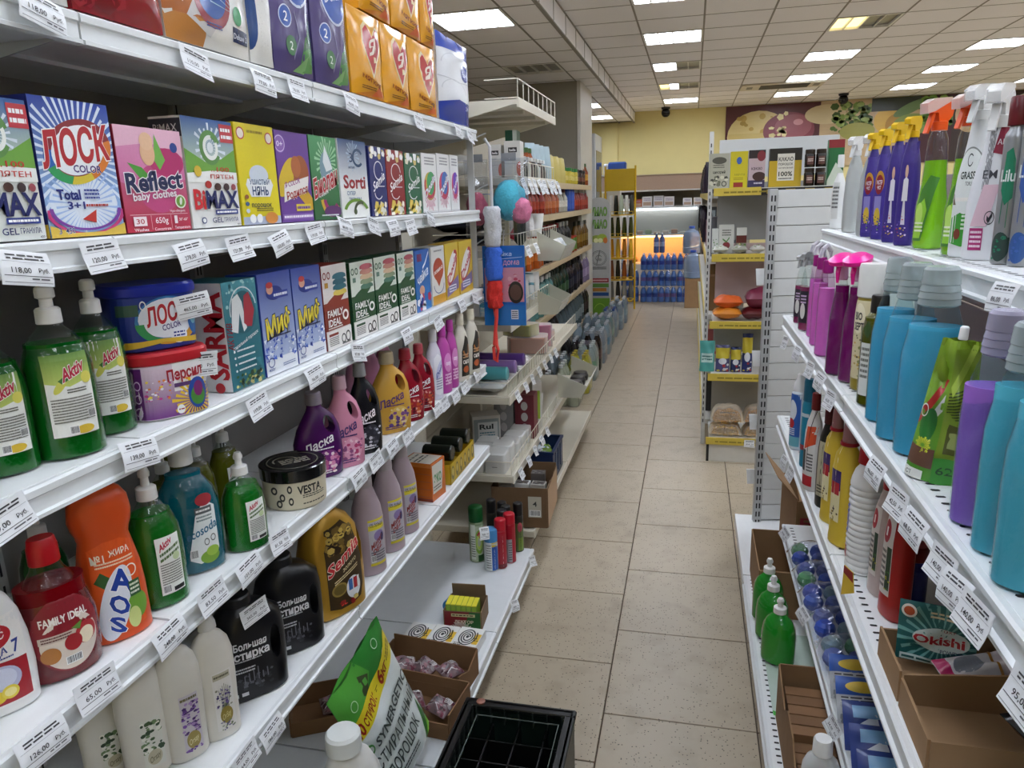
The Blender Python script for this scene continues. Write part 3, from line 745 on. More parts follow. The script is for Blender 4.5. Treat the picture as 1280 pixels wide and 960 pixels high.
def a_sorti(p):
    p.strip([(-1, .4), (1, .4)], [(-1, 1), (1, 1)], ['e8ecec', '2f4f7e']); p.rect(-1, 0, 1, .4, 'eceeea'); p.rays(0, .8, .1, .5, 20, 'a9bfd2', .2); p.ring(.35, .78, .4, .12, .3, '2b4a6e', 30, 320); p.text('3', -.15, .78, .12, '24406a', w=.25); p.text('АКТИВ', -.15, .65, .03, '24406a', w=.45)
    p.text('Sorti', 0, .47, .17, 'a3252e', w=1.6, bold=.06); p.text('СУПЕР', -.3, .32, .05, '3f6a9a', w=.6); p.text('ЭКОНОМ', -.05, .24, .05, '3f6a9a', w=.9)
    p.ring(0, .05, .95, .2, .2, '6f9a3a', 20, 160, 16); p.ring(.3, .08, .5, .14, .3, '4a5a3a', 60, 180, 16); p.ell(-.1, .08, .12, .04, '4a5a3a')
def art_semia(c):
    def a(p):
        p.rect(-1, 0, 1, 1, c); p.blobs(-.8, .86, .8, .97, 14, ['f0ead2', 'd8c27a', 'ffffff'], .1, .25, 3); p.ring(.05, .66, .55, .14, .12, 'e8e6ea', 0, 300); p.text('Semia', .05, .52, .14, 'f4f2f2', w=1.5, bold=.04, rot=8, sh=.2); p.micro(-.6, .42, .7, .45, 1, 'e8e6ea', 3)
        p.ring(-.1, .34, .5, .1, .15, 'e8e6ea', 180, 330); p.blobs(-.7, .04, .7, .18, 16, ['e8d89a', 'f4f0e0', 'e2c85a'], .12, .3, 5)
    return a
def a_dosiaw(c1, c2):
    def a(p):
        p.rect(-1, 0, 1, 1, 'e9e9e8'); p.micro(-.6, .8, .7, .95, 3, '8a8a90', 4); p.ell(0, .45, .78, .24, c1); p.ell(.2, .5, .6, .2, c2); p.ring(0, .46, .75, .22, .25, 'c8304a', 150, 400); p.text('Dosia', 0, .46, .15, 'e9f0fa', w=1.5, bold=.07, rot=14, out='8a1f3a', ow=.06); p.rays(0, .35, .2, .9, 12, 'd87a9a', .2, 200, 340); p.rect(-1, 0, 1, .03, 'd0d0d2')
    return a
def a_dosiay(p):
    p.strip([(-1, 0), (1, 0)], [(-1, 1), (1, 1)], ['c9a32e', 'd8bc3a']); p.ell(0, .55, .85, .24, 'ecebe4', 14, 15); p.ring(0, .55, .85, .24, .2, 'b3302e', 160, 420, 20, 15); p.text('Dosia', 0, .55, .16, 'b3242e', w=1.5, bold=.07, rot=18, out='f4f2ea', ow=.05); p.poly([(-.9, .2), (.9, .4), (.9, .15), (-.9, .05)], '7a6a9a'); p.rect(-.6, .12, .5, .24, 'dfe4ee'); p.micro(-.55, .13, .45, .23, 2, '2b3a8a', 5)

Z2 = L_SHELVES['second']
# name-less rows: (yc, w, h), depth, colour, art, label
for (yc, w, h), d, c, art, lab, side in (
    ((0.775,0.108,0.171), .055, 'd9dcd6', a_bimax, 'green and white powder carton cut by the left picture edge, lettered MAX', None),
    ((0.901,0.138,0.18), .055, '1a2470', a_losk, 'blue powder carton with a rainbow swirl, lettered ЛОСК', a_losk_side),
    ((1.05,0.152,0.156), .05, 'a01c34', a_reflect, 'pink and red baby powder carton lettered Reflect', None),
    ((1.203,0.145,0.183), .06, 'e4e4e0', a_bimax, 'white BiMAX powder carton with green swirl and 100 stains print', a_bimax_side),
    ((1.349,0.136,0.186), .06, 'd6c51c', a_nyan, 'bright yellow baby powder carton lettered НЯНЬ', None),
    ((1.489,0.137,0.183), .05, '5f3888', a_ya, 'purple powder carton lettered Я COLOR Родился', None),
    ((1.628,0.133,0.184), .05, '1f5a30', a_biolan, 'green powder carton lettered Биолан', None),
    ((1.783,0.161,0.186), .05, 'dfe2e0', a_sorti, 'white and blue powder carton lettered Sorti', None),
    ((1.934,0.11,0.179), .05, '232a66', art_semia('262e6e'), 'navy blue floral powder carton lettered Semia', None),
    ((2.058,0.132,0.177), .05, '8a1c24', art_semia('8e1e26'), 'red floral powder carton lettered Semia', None),
    ((2.2,0.139,0.175), .05, '1f5a3c', art_semia('206040'), 'green floral powder carton lettered Semia', None),
    ((2.347,0.141,0.182), .05, 'e4e4e4', a_dosiaw('c9b03a', '3a9a5a'), 'white powder carton with a yellow and green swirl disc', None),
    ((2.491,0.131,0.188), .05, 'e4e4e4', a_dosiaw('c23a6a', '3a6ab4'), 'white powder carton with a pink swirl disc, left of two alike', None),
    ((2.613,0.095,0.19), .05, 'e4e4e4', a_dosiaw('c23a8a', '6a3ab4'), 'last white powder carton with a magenta disc at the shelf end', None)):
    pbox('powder_carton', yc, w, h, Z2, d, c, art, lab, 'washing powder cartons on the second shelf', side)


# ------------------------------------------------------------------ third shelf, left
Z3 = L_SHELVES['third']
def a_mif(p):
    p.strip([(-1, .0), (1, .0)], [(-1, 1), (1, 1)], ['b9c9e6', '2f48a0']); p.rect(-1, 0, 1, .16, 'e6eaf0'); p.rays(0, .3, .2, 1.0, 20, '6f8ad0', .16, 30, 150); p.blobs(-.95, .14, .95, .36, 60, ['2b4ab0', '3f62c4', 'e2e9f4'], .04, .13, 4, 3)
    p.ell(-.1, .8, .5, .07, '24388a'); p.ell(-.35, .84, .2, .05, 'd8a08a'); p.ell(-.35, .88, .2, .03, 'c23a3a'); p.rect(-.2, .74, .75, .81, '2b3f9a'); p.micro(-.15, .75, .7, .8, 1, 'dfe6f4', 6)
    p.text('Миф', 0, .5, .19, 'e8d23a', w=1.6, bold=.08, rot=3, out='1d2450', ow=.08); p.micro(-.7, .36, .7, .39, 1, '1d2450', 2)
    p.text('400г', -.7, .06, .03, '2b3f8a', w=.4); p.micro(0, .05, .8, .09, 2, '6a7aa8', 8); p.ring(-.7, .13, .2, .05, .2, '2b3f8a')
def art_family(c1, c2):
    def a(p):
        p.rect(-1, 0, 1, 1, 'd2dccf' if c1[0] == '1' else 'dcd6d2'); p.rect(-1, .23, 1, .56, c1); p.ell(-.2, .56, .95, .07, c1, 14, 6)
        for k, cc in enumerate(c2): p.ell(.35, .66 + .065 * k, .55, .04, cc); p.rect(-.2, .635 + .065 * k, .9, .665 + .065 * k, cc)
        for q in (-.82, -.5): p.ring(q, .88, .13, .045, .35, '8a2a2a' if c1[0] != '1' else '2a5a3a')
        p.rect(-.85, .74, -.6, .8, 'b5882e' if c1[0] != '1' else '6a8a7a')
        p.text('FAMILY', -.18, .43, .085, 'f2f2ee', w=1.25, bold=.05); p.text('IDEAL', -.28, .32, .085, 'f2f2ee', w=1.05, bold=.05); p.ell(.62, .37, .25, .065, 'f2f2ee'); p.ell(.62, .37, .14, .036, c1); p.micro(-.85, .24, .3, .27, 1, 'e2e2da', 3)
        p.rect(-1, 0, 1, .22, 'eceae6'); p.rect(-.85, .16, -.1, .19, c1); p.micro(-.85, .04, -.1, .15, 5, '6a6a66', 4); p.ring(.3, .09, .18, .06, .3, '3a3a38'); p.ring(.68, .1, .2, .07, .3, '3a3a38'); p.micro(.15, .01, .85, .05, 1, '4a4a46', 9)
    return a
def a_sarma(p):
    p.rect(-1, 0, 1, 1, '1f6a78'); p.strip([(-1, .6), (1, .6)], [(-1, 1), (1, 1)], ['1f6a78', '4a9aa8']); p.blobs(-.8, .75, .9, 1, 60, ['6fb0b8', '3f8a98', 'a9d4d4'], .05, .12, 5); p.ell(.1, .7, .75, .2, '175a68'); p.poly([(-.7, .55), (-.5, .84), (-.15, .88), (.05, .8), (.2, .55), (0, .52), (-.15, .7), (-.35, .52)], 'e6e9e9')
    p.poly([(.05, .6), (.2, .85), (.5, .88), (.75, .7), (.5, .55), (.25, .56)], 'a32a3a'); p.ring(.1, .72, .8, .22, .06, 'dce9ea', 10, 190)
    p.text('стиральный порошок', .05, .44, .035, 'f0f4f4', w=1.6, rot=4)
    for k in range(4): p.ell(-.7, .36 - .06 * k, .05, .012, 'f0f4f4'); p.micro(-.55, .345 - .06 * k, .5, .375 - .06 * k, 1, 'dfeaea', k + 3)
    p.blobs(-.8, .02, .8, .13, 40, ['2f5a2a', '6a8a4a', 'c9c27a', '1d3a24'], .05, .13, 8); p.rect(.5, .16, .8, .24, '2f7a88')
def a_sarma_side(p):
    p.rect(-1, 0, 1, 1, 'e2e3e4'); p.micro(-.9, .2, -.25, .95, 30, '9a9a9c', 4); p.barcode(-.9, .02, -.2, .14)
def a_chaika(p):
    p.strip([(-1, 0), (1, 0)], [(-1, 1), (1, 1)], ['2a7ac0', '2f62b0']); p.text('чайка', 0, .58, .15, 'f4f6fa', w=1.5, bold=.05, rot=6); p.line([(0, .7), (.4, .78), (.9, .95)], .04, 'f4f6fa'); p.ell(-.2, .34, .35, .08, 'd8a58a'); p.blobs(-.9, .02, .9, .24, 16, ['c23a5a', 'e6e9f2', '3a5ab4'], .12, .3, 4); p.rect(-.7, .82, -.1, .94, '7a3a6a')
def a_bobuk(p):
    p.rect(-1, 0, 1, 1, 'dcdcd6'); p.rect(-1, 0, 1, .16, 'c9962e'); p.ell(0, .6, .8, .2, 'b3502e', 14); p.poly([(-.6, .5), (.6, .5), (0, .3)], 'b3502e'); p.text('вовик-а', 0, .6, .07, 'f4ece6', w=1.3, bold=.05, rot=4); p.ring(0, .34, .8, .16, .1, '5a6a9a', 180, 360); p.micro(-.6, .9, .6, .95, 1, '8a8a86', 3)
for (yc, w, h), d, c, art, lab in (
    ((1.369,0.126,0.206), .07, '2f48a0', a_mif, 'blue powder carton lettered Миф, beside the teal Sarma carton'),
    ((1.5,0.129,0.205), .07, '2f48a0', a_mif, 'blue powder carton lettered Миф, beside the red Family Ideal carton'),
    ((1.635,0.131,0.198), .07, '8a2e26', art_family('8a3428', ['d8c25a', '2f6a7a', '2a5f70', '2f6a7a']), 'red and grey Family Ideal carton picturing blue towels'),
    ((1.79,0.143,0.193), .07, '1f4a30', art_family('1f5232', ['4f7a6a', '8a9a7a', 'd8bc9a', 'c28a7a', 'b35a66']), 'green Family Ideal carton beside the red one'),
    ((1.943,0.153,0.194), .07, '1f4a30', art_family('1f5233', ['4f7a6a', '8a9a7a', 'd8bc9a', 'c28a7a', 'b35a66']), 'middle one of three green Family Ideal cartons'),
    ((2.099,0.135,0.193), .07, '1f4a30', art_family('1f5234', ['4f7a6a', '8a9a7a', 'd8bc9a', 'c28a7a', 'b35a66']), 'green Family Ideal carton beside the blue чайка carton'),
    ((2.241,0.135,0.19), .06, '2a6ab8', a_chaika, 'blue washing powder carton lettered чайка'),
    ((2.393,0.135,0.191), .06, 'dcdcd6', a_bobuk, 'white carton with a red-brown shield and yellow foot'),
    ((2.545,0.151,0.193), .06, 'd2ac34', a_dosiay, 'yellow Dosia powder carton beside the white shield carton'),
    ((2.715,0.17,0.192), .06, 'd2ac34', a_dosiay, 'yellow Dosia powder carton at the end of the third shelf')):
    pbox('powder_carton', yc, w, h, Z3, d, c, art, lab, 'washing powder cartons on the third shelf', fx=-.825)
yc, w, h = 1.244,0.112,0.203
t = pbox('powder_carton', yc, w, h, Z3, .11, '1f6a78', a_sarma, 'teal powder carton whose white side reads SARMA in red', fx=-.825, side=a_sarma_side)
p = P()
p.text('SARMA', 0, 0, .042, 'b3242e', w=.165, bold=.07); p.text('АКТИВ', .0, -.034, .012, 'b3242e', w=.05); p.ell(-.098, 0, .01, .01, 'b3242e')
p.on('lettering', t, lambda s, z, q: (-w * .985 / 2 - q - .0015, -.030 + z, h * .52 + s), smooth=None)

# big green dish soap with white push-pull caps
GREEN_L = liquid('0d7020', .35)
PR_BIG = [(0, .93, .93), (.012, 1, 1), (.45, 1, 1), (.56, .97, .97), (.65, .84, .84), (.72, .6, .6), (.765, .36, .36), (.79, .3, .3), (.81, .3, .3)]
CAPB = [(.785, .34), (.79, .36), (.865, .35), (.875, .3), (.88, .19), (.925, .18), (.935, .27), (.97, .27), (.99, .25), (1, .18)]
def a_aktiv(p):
    p.rect(-.62, .14, .66, .62, 'e9eae4', 10); p.strip([(-.62, .46), (0, .43), (.66, .47)], [(-.62, .62), (0, .62), (.66, .62)], ['b9c86a', '5f8a3a'])
    p.ell(-.25, .44, .2, .03, 'c9c85a', 10, 10); p.poly([(-.3, .47), (-.05, .5), (.0, .47), (-.2, .45)], '3a6a2a'); p.text('Aktiv', .15, .525, .075, 'b3203a', w=.66, bold=.09, rot=5, out='f4f4ee', ow=.08)
    p.ell(.5, .47, .16, .035, 'd8d060'); p.micro(-.1, .39, .45, .42, 2, '4a4a3a', 3); p.micro(-.55, .22, .6, .37, 9, '6a6a62', 4); p.ell(.22, .17, .28, .026, 'd2b23a'); p.barcode(-.2, .15, .05, .2); p.barcode(.38, .23, .62, .28)
def dish(lab, x, y, z, h, w, rot=70, group='big green dish soap bottles on the third shelf'):
    t = bottle('dish_soap_bottle', lab, 'bottle', (x, y, z), rot, PR_BIG, w, h, w * .8, CLEAR(), group, a_aktiv, .68, GREEN_L)
    ring_part(t, 'push_pull_cap', CAPB, w, h, mat('ecebe8', .35), d=w * 1.0)
    return t
for lab, (x, y, h, w) in (('green dish soap bottle with an Aktiv label, cut by the left picture edge', (-0.89,0.763,0.219,0.084)),
                          ('large green dish soap bottle with a white pump cap and full Aktiv label', (-0.86,0.844,0.24,0.092)),
                          ('green dish soap bottle half behind another, beside the pod tubs', (-0.885,0.947,0.238,0.081))):
    dish(lab, x, y, Z3 + .001, h, w, 62)
dish('green dish soap bottle at the back of the third shelf, far left', -1.03, .70, Z3 + .001, .22, .08, 80)
dish('green dish soap bottle at the back of the third shelf behind the labelled one', -1.04, .84, Z3 + .001, .22, .08, 80)

# pod tubs, one on the other
PR_TUB = [(0, .88, .88, 3), (.02, .93, .93, 3), (.82, 1, 1, 3), (.84, 1.04, 1.04, 3), (.97, 1.05, 1.05, 3), (1, 1.0, 1.0, 3)]
def tub(lab, x, y, z, w, d, h, rot, cbody, clid, art):
    t = thing('pod_tub', lab, 'tub', (x, y, z), rot, 'capsule tubs on the third shelf')
    secs = [(a * h, b * w / 2, c * d / 2, q) for a, b, c, q in PR_TUB]
    M().loft(secs[:3] + [(.84 * h, .97 * w / 2, .97 * d / 2, 3)], 36).obj('tub', mat(cbody, .3), t)
    M().loft([(.83 * h, 1.03 * w / 2, 1.03 * d / 2, 3), (.85 * h, 1.05 * w / 2, 1.05 * d / 2, 3), (.96 * h, 1.05 * w / 2, 1.05 * d / 2, 3), (h, 1.0 * w / 2, 1.0 * d / 2, 3)], 36).obj('lid', mat(clid, .3), t)
    p = P(w / 2, h); art(p); p.clip(-.48 * w, .02 * h, .48 * w, .82 * h); p.on('label', t, front_of(secs), step=.006, zs=.03)
    return t
def a_pods1(p):
    p.rect(-.95, .03, .95, .82, '24388a', 20); p.ell(.15, .45, .75, .36, '3a7ab4'); p.ell(.15, .48, .68, .3, 'e8ecf4'); p.rect(-.9, .55, -.5, .72, '3a5a4a'); p.ring(.15, .42, .75, .34, .25, '3a9a5a', 180, 260); p.ring(.15, .42, .75, .34, .25, 'd8a032', 250, 330)
    p.text('ЛОСК', .12, .56, .27, 'b3242e', w=.95, bold=.08, rot=6, sh=.1, out='f4f2ee'); p.text('COLOR', .2, .36, .09, '43307a', w=.45, rot=6, bold=.04); p.ell(.78, .42, .17, .24, '2b6ab0'); p.ell(.78, .45, .1, .12, '7ac0d8'); p.ell(.35, .2, .2, .12, 'e8ecf4'); p.micro(.22, .12, .5, .27, 3, '24388a', 4); p.ring(-.4, .7, .07, .07, .3, 'f0f0f0'); p.strip([(-.9, .05), (0, .12), (.95, .05)], [(-.9, .16), (0, .18), (.95, .14)], 'd8b83a')
def a_pods2(p):
    p.strip([(-.95 + .19 * k, .03) for k in range(11)], [(-.95 + .19 * k, .82) for k in range(11)], ['6a2a7a', 'd9c4cf']); p.rect(-.1, .4, .95, .82, 'e6e2e2', 6); p.rect(-.95, .03, -.78, .8, '5a1f66'); p.rays(.42, .22, .1, .62, 26, 'e8c23a', .3); p.rays(.75, .25, .1, .4, 14, '3a6ab4', .3, -60, 90)
    p.blobs(-.75, .3, .3, .62, 50, ['e88a3a', 'c23a8a', 'f0d24a', 'e8e2ea'], .015, .045, 4); p.text('Персил', .2, .66, .16, 'a3242e', w=.9, bold=.08, rot=2); p.rect(-.1, .46, .35, .52, '5a3a6a'); p.ell(.48, .32, .26, .24, '2a4a9a'); p.ell(.48, .28, .2, .15, '4a8a3a'); p.ell(.5, .38, .13, .12, '7a2a6a'); p.ring(.92, .45, .04, .1, .3, 'f0f0f4'); p.ell(.0, .12, .1, .07, 'f0f0f0'); p.micro(-.06, .1, .08, .14, 1, 'a3242e')
    for k in range(3): p.ring(-.87, .15 + .2 * k, .05, .07, .25, 'd9c4e0')
tub('capsule tub with a red lid lettered Персил under a blue tub', -0.866,1.058, Z3 + .001, .135, .11, .112, 62, 'd2cacc', 'b5202a', a_pods2)
tub('blue capsule tub lettered ЛОСК standing on the red-lidded tub', -0.882,1.065, Z3 + .1135, .14, .112, .108, 60, '1f2f80', '1d2c9a', a_pods1)

# ------------------------------------------------------------------ fourth shelf, left
Z4 = L_SHELVES['fourth']
PR_AOS = [(0, .9, .86), (.012, 1, 1), (.3, .98, 1), (.45, .92, .94), (.58, .8, .84), (.66, .72, .8), (.70, .76, .82), (.74, .84, .88), (.80, .9, .9), (.9, .84, .86), (.96, .66, .72), (.99, .46, .5), (1, .3, .3)]
def a_aos(p):
    p.strip([(-.7, .08), (-.2, .06), (.3, .06), (.72, .08)], [(-.62, .62), (-.2, .66), (.3, .66), (.66, .62)], 'e0581e'); p.text('№1', -.4, .56, .05, 'f4ead8', w=.35, bold=.04); p.text('ЖИРА', .22, .58, .04, 'f4ead8', w=.62, bold=.04); p.micro(-.5, .5, .6, .54, 2, 'f4d8b8', 3)
    p.poly([(-.6, .42), (-.4, .48), (-.1, .42), (-.3, .36)], '2f5a2a'); p.ell(-.1, .26, .55, .19, 'dfe2ec', 16, 15); p.ell(.5, .2, .32, .09, '6fa03a'); p.ell(.35, .13, .2, .07, 'cfd88a')
    p.text('A', .14, .40, .15, '20409a', w=.68, bold=.1, rot=-6, sh=.15, out='f4f4f6', ow=.05); p.text('O', -.03, .25, .12, '20409a', w=.56, bold=.1, rot=-6, out='f4f4f6', ow=.05); p.text('S', -.16, .125, .1, '20409a', w=.44, bold=.1, rot=-6, out='f4f4f6', ow=.05); p.rect(.3, .27, .66, .37, '2f5a36'); p.micro(.33, .28, .62, .36, 3, 'e8ecd8', 4); p.ring(.45, .44, .18, .04, .2, 'f4ead8')
x, y, h, w = -0.862,0.872,0.249,0.1
bottle('dish_soap_bottle', 'orange opaque dish soap bottle lettered AOS with limes', 'bottle', (x, y, Z4 + .001), 60, PR_AOS, w, h, w * .62, mat('d2501e', .3, sss=.2), None, a_aos, zs=.012)
PR_FAM = [(0, .86, .86), (.015, .95, .95), (.2, 1, 1), (.42, .98, .98), (.56, .86, .88), (.68, .62, .66), (.77, .4, .42), (.82, .34, .36), (.84, .34, .36)]
def a_fam(p):
    p.ell(.02, .34, .82, .27, '8a1f2a', 20); p.ell(.05, .28, .7, .2, 'e0d2c4', 18); p.rect(-.7, .36, .72, .5, '8a1f2a', 10); p.text('FAMILY IDEAL', .0, .46, .055, 'f0e8e2', w=1.15, bold=.06); p.rect(-.66, .31, .2, .36, 'c9b8aa', 6); p.micro(-.6, .315, .1, .355, 2, '5a2a2a', 3)
    p.ell(.45, .3, .28, .08, 'b3343a'); p.ell(.45, .28, .2, .06, 'f0e2c4'); p.ell(.1, .27, .22, .06, 'a3282e'); p.poly([(.1, .37), (.4, .4), (.3, .34)], '5f8a3a'); p.barcode(-.15, .12, .25, .18); p.ell(-.45, .22, .22, .06, 'b3763a')
x, y, h, w = -0.874,0.777,0.207,0.108
t = bottle('dish_soap_bottle', 'dark red clear dish soap bottle lettered FAMILY IDEAL with a red flip cap', 'bottle', (x, y, Z4 + .001), 64, PR_FAM, w, h, w * .72, CLEAR(), None, a_fam, .68, liquid('8e0d18', .4))
ring_part(t, 'flip_cap', [(.815, .36), (.82, .38), (.94, .37), (.95, .35), (.99, .33), (1, .3)], w, h, mat('b5121c', .3), d=w * .8)
PR_SODA = [(0, .86, .86, 2.6), (.02, .95, .95, 2.6), (.3, 1, 1, 2.4), (.55, .95, .95), (.75, .82, .85), (.88, .62, .66), (.95, .42, .45), (1, .3, .3)]
def a_soda(p):
    p.rect(-.75, .08, .75, .78, 'eceae6', 12); p.ell(-.1, .64, .55, .1, 'b3242e', 14); p.text('САМО', -.1, .665, .05, 'f4f0ec', w=.66, bold=.06, rot=6); p.text('ЛЮКС', -.05, .615, .05, 'f4f0ec', w=.66, bold=.06, rot=6); p.text('СОДА', -.1, .5, .055, '2b3f8a', w=.75, bold=.05, rot=4); p.text('7', .5, .53, .1, '2b3f8a', w=.18, bold=.05); p.micro(-.5, .45, .4, .475, 1, '2b3f8a', 3)
    p.poly([(-.7, .1), (.7, .1), (.72, .42), (0, .44), (-.7, .38)], 'a3242e'); p.ell(0, .3, .5, .11, 'b9bcd8'); p.ell(.02, .31, .36, .08, 'd4d8ec'); p.ell(-.2, .17, .26, .05, 'e2c832'); p.ell(.15, .19, .22, .055, 'e8d24a'); p.ell(.15, .19, .15, .035, 'f2e69a'); p.rect(-.5, .8, .3, .84, 'e2d23a')
x, y, h, w = -0.89,0.688,0.177,0.093
t = bottle('dish_soap_bottle', 'white dish gel bottle with a red circle lettered САМО ЛЮКС, at the left edge', 'bottle', (x, y, Z4 + .001), 60, PR_SODA, w, h, w * .66, mat('e4e4e2', .3), None, a_soda)
PR_PUMP = [(0, .9, .9), (.015, 1, 1), (.42, 1, 1), (.56, .93, .93), (.66, .74, .74), (.73, .46, .46), (.77, .3, .3), (.79, .3, .3)]
CAPP = [(.77, .34), (.775, .37), (.855, .36), (.865, .3), (.87, .16), (.93, .14), (.935, .2), (.96, .21), (1, .14)]
def a_small(p):
    p.rect(-.25, .1, .66, .52, 'e6e8e2', 8); p.text('Aktiv', .1, .47, .05, 'b3203a', w=.5, bold=.08, rot=6); p.micro(-.15, .36, .6, .44, 2, '4f6a3a', 3, 4); p.ell(.45, .36, .14, .03, 'c9d8a8'); p.micro(-.18, .17, .6, .33, 9, '6a6a62', 5); p.rect(.2, .11, .62, .14, '2a2a2a'); p.barcode(-.2, .11, .1, .17)
def pump(lab, x, y, z, w, h, liq, art, rot=60, group='clear pump bottles of dish soap', fill=.68):
    t = bottle('pump_bottle', lab, 'bottle', (x, y, z), rot, PR_PUMP, w, h, w * .78, CLEAR(), group, art, fill, liq)
    ring_part(t, 'pump_cap', CAPP, w, h, mat('e6e5e2', .35), d=w)
    return t
G2L = liquid('1c8a26', .45)
x, y, h, w = -0.861,0.973,0.239,0.09
pump('green pump bottle with an Aktiv label beside the orange bottle', x, y, Z4 + .001, w, h, G2L, a_small)
x, y, h, w = -0.834,1.189,0.192,0.085
pump('green pump bottle with an Aktiv label beside the round paste tub', x, y, Z4 + .001, w, h, G2L, a_small)
OL = liquid('7a7a1c', .4)
for k, (x, y, lab, lq) in enumerate(((-.97, .86, 'dark green pump bottle behind the orange bottle', liquid('0d5a1c', .3)), (-.965, 1.14, 'yellow-green pump bottle behind the teal bottle, nearer', OL), (-.965, 1.235, 'yellow-green pump bottle behind the teal bottle, farther', OL), (-.965, 1.33, 'olive pump bottle between the green bottle and the paste tub', OL), (-1.06, 1.29, 'olive pump bottle deep on the shelf behind the paste tub', OL))):
    pump(lab, x, y, Z4 + .001, .072, .21, lq, a_small if k == 3 else None)
def a_eco(p):
    p.strip([(-.2, .12), (.1, .08), (.5, .1), (.72, .16)], [(-.2, .16), (.1, .45), (.42, .56), (.72, .5)], 'e9eceb'); p.ell(.42, .56, .26, .045, 'a3323a'); p.rect(.1, .46, .62, .51, '5a5e60'); p.micro(.14, .47, .58, .5, 1, 'f0f0f0', 2); p.micro(.12, .4, .6, .45, 2, '7a8a8a', 3)
    p.text('ecosoda', .25, .34, .07, '2b6a8a', w=.95, bold=.04, rot=4); p.ring(.35, .24, .08, .028, .25, '3a3a3a'); p.ring(.56, .26, .08, .028, .25, '3a3a3a'); p.ell(.4, .12, .3, .05, '7aa03a'); p.ell(.5, .16, .2, .04, '9aba4a'); p.barcode(-.18, .13, .05, .2)
PR_ECO = [(0, .86, .86), (.015, .96, .96), (.3, 1, 1), (.5, .97, .97), (.62, .84, .84), (.72, .56, .56), (.79, .34, .34), (.83, .3, .3)]
x, y, h, w = -0.88,1.088,0.247,0.114
t = bottle('dish_soap_bottle', 'teal clear dish soap bottle lettered ecosoda with a lime print', 'bottle', (x, y, Z4 + .001), 46, PR_ECO, w, h, w * .66, CLEAR(), None, a_eco, .76, liquid('1a7a8e', .4))
ring_part(t, 'flip_cap', [(.82, .34), (.825, .36), (.925, .35), (.935, .37), (.99, .36), (1, .32)], w, h, mat('e2e2e0', .35), d=w)

# round paste tub with a black lid
x, y, h, w = -0.856,1.416,0.093,0.141
t = thing('paste_tub', 'round beige paste tub with a glossy black lid lettered VESTA', 'tub', (x, y, Z4 + .001), 46)
secs = [(0, .9 * w / 2, .9 * w / 2), (.03 * h, .95 * w / 2, .95 * w / 2), (.72 * h, w / 2, w / 2)]
M().loft(secs, 36).obj('tub', mat('c9bfa4', .4), t)
M().loft([(.7 * h, 1.03 * w / 2, 1.03 * w / 2), (.98 * h, 1.04 * w / 2, 1.04 * w / 2), (h, 1.0 * w / 2, 1.0 * w / 2)], 36).obj('lid', mat('141414', .15, coat=.5), t)
p = P(w / 2, h); p.rect(-.9, .06, .9, .68, 'cfc6ac', 16); p.text('VESTA', .2, .5, .2, '1c1c1a', w=.8, bold=.09); p.micro(-.05, .28, .7, .38, 2, '3a3a34', 3); p.micro(-.05, .12, .7, .18, 1, '3a3a34', 4)
for a_, b_ in ((-.8, .5), (-.62, .34), (-.42, .54), (-.7, .18), (-.4, .24)): p.ell(a_, b_, .07, .1, '2a2a26'); p.ell(a_, b_, .035, .05, 'cfc6ac')
p.on('label', t, front_of(secs), step=.006)
p = P(w / 2, w / 2); p.ell(0, 0, .85, .85, '1e1d1c', 24); p.ring(0, 0, .8, .8, .05, '6a665c'); p.ring(-.2, .1, .4, .4, .15, '8a857a', 0, 200); p.micro(-.4, -.3, .5, .2, 4, 'a9a498', 3)
p.on('top_print', t, lambda s, z, q: (s, z, h + q), rough=.15)

# jugs with a finger hole
PR_JUG = [(0, .84, .9, 2.6), (.02, .92, 1, 2.6), (.25, 1, 1, 2.5, 0), (.42, .98, 1, 2.4, 0), (.58, .86, .92, 2.3, .06), (.70, .64, .8, 2.2, .1), (.78, .42, .62, 2, .05), (.82, .3, .52, 2, -.02), (.86, .28, .5, 2, -.02), (.87, .28, .5, 2, -.02)]
JCAP = (-.02, [(.855, .3), (.86, .34), (.985, .31), (1, .27)])
def art_laska(cc, swirl, txt='f4eef2'):
    def a(p):
        p.text('Ласка', -.1, .42, .1, txt, w=1.2, bold=.05, rot=5); p.micro(-.5, .335, .5, .365, 1, txt, 3)
        p.ell(.2, .2, .5, .13, swirl); p.blobs(-.3, .06, .75, .3, 34, cc, .05, .13, 6); p.micro(-.5, .05, .3, .1, 2, txt, 5)
    return a
def laska(lab, x, y, h, w, c, cap, art, rot=50):
    return jug('detergent_jug', lab, 'bottle', (x, y, Z4 + .001), rot, PR_JUG, w, h, w * .46, mat(c, .25), (.4, .62, .22, .11, -22), art, 'Ласка detergent jugs on the fourth shelf', JCAP, mat(cap, .35))
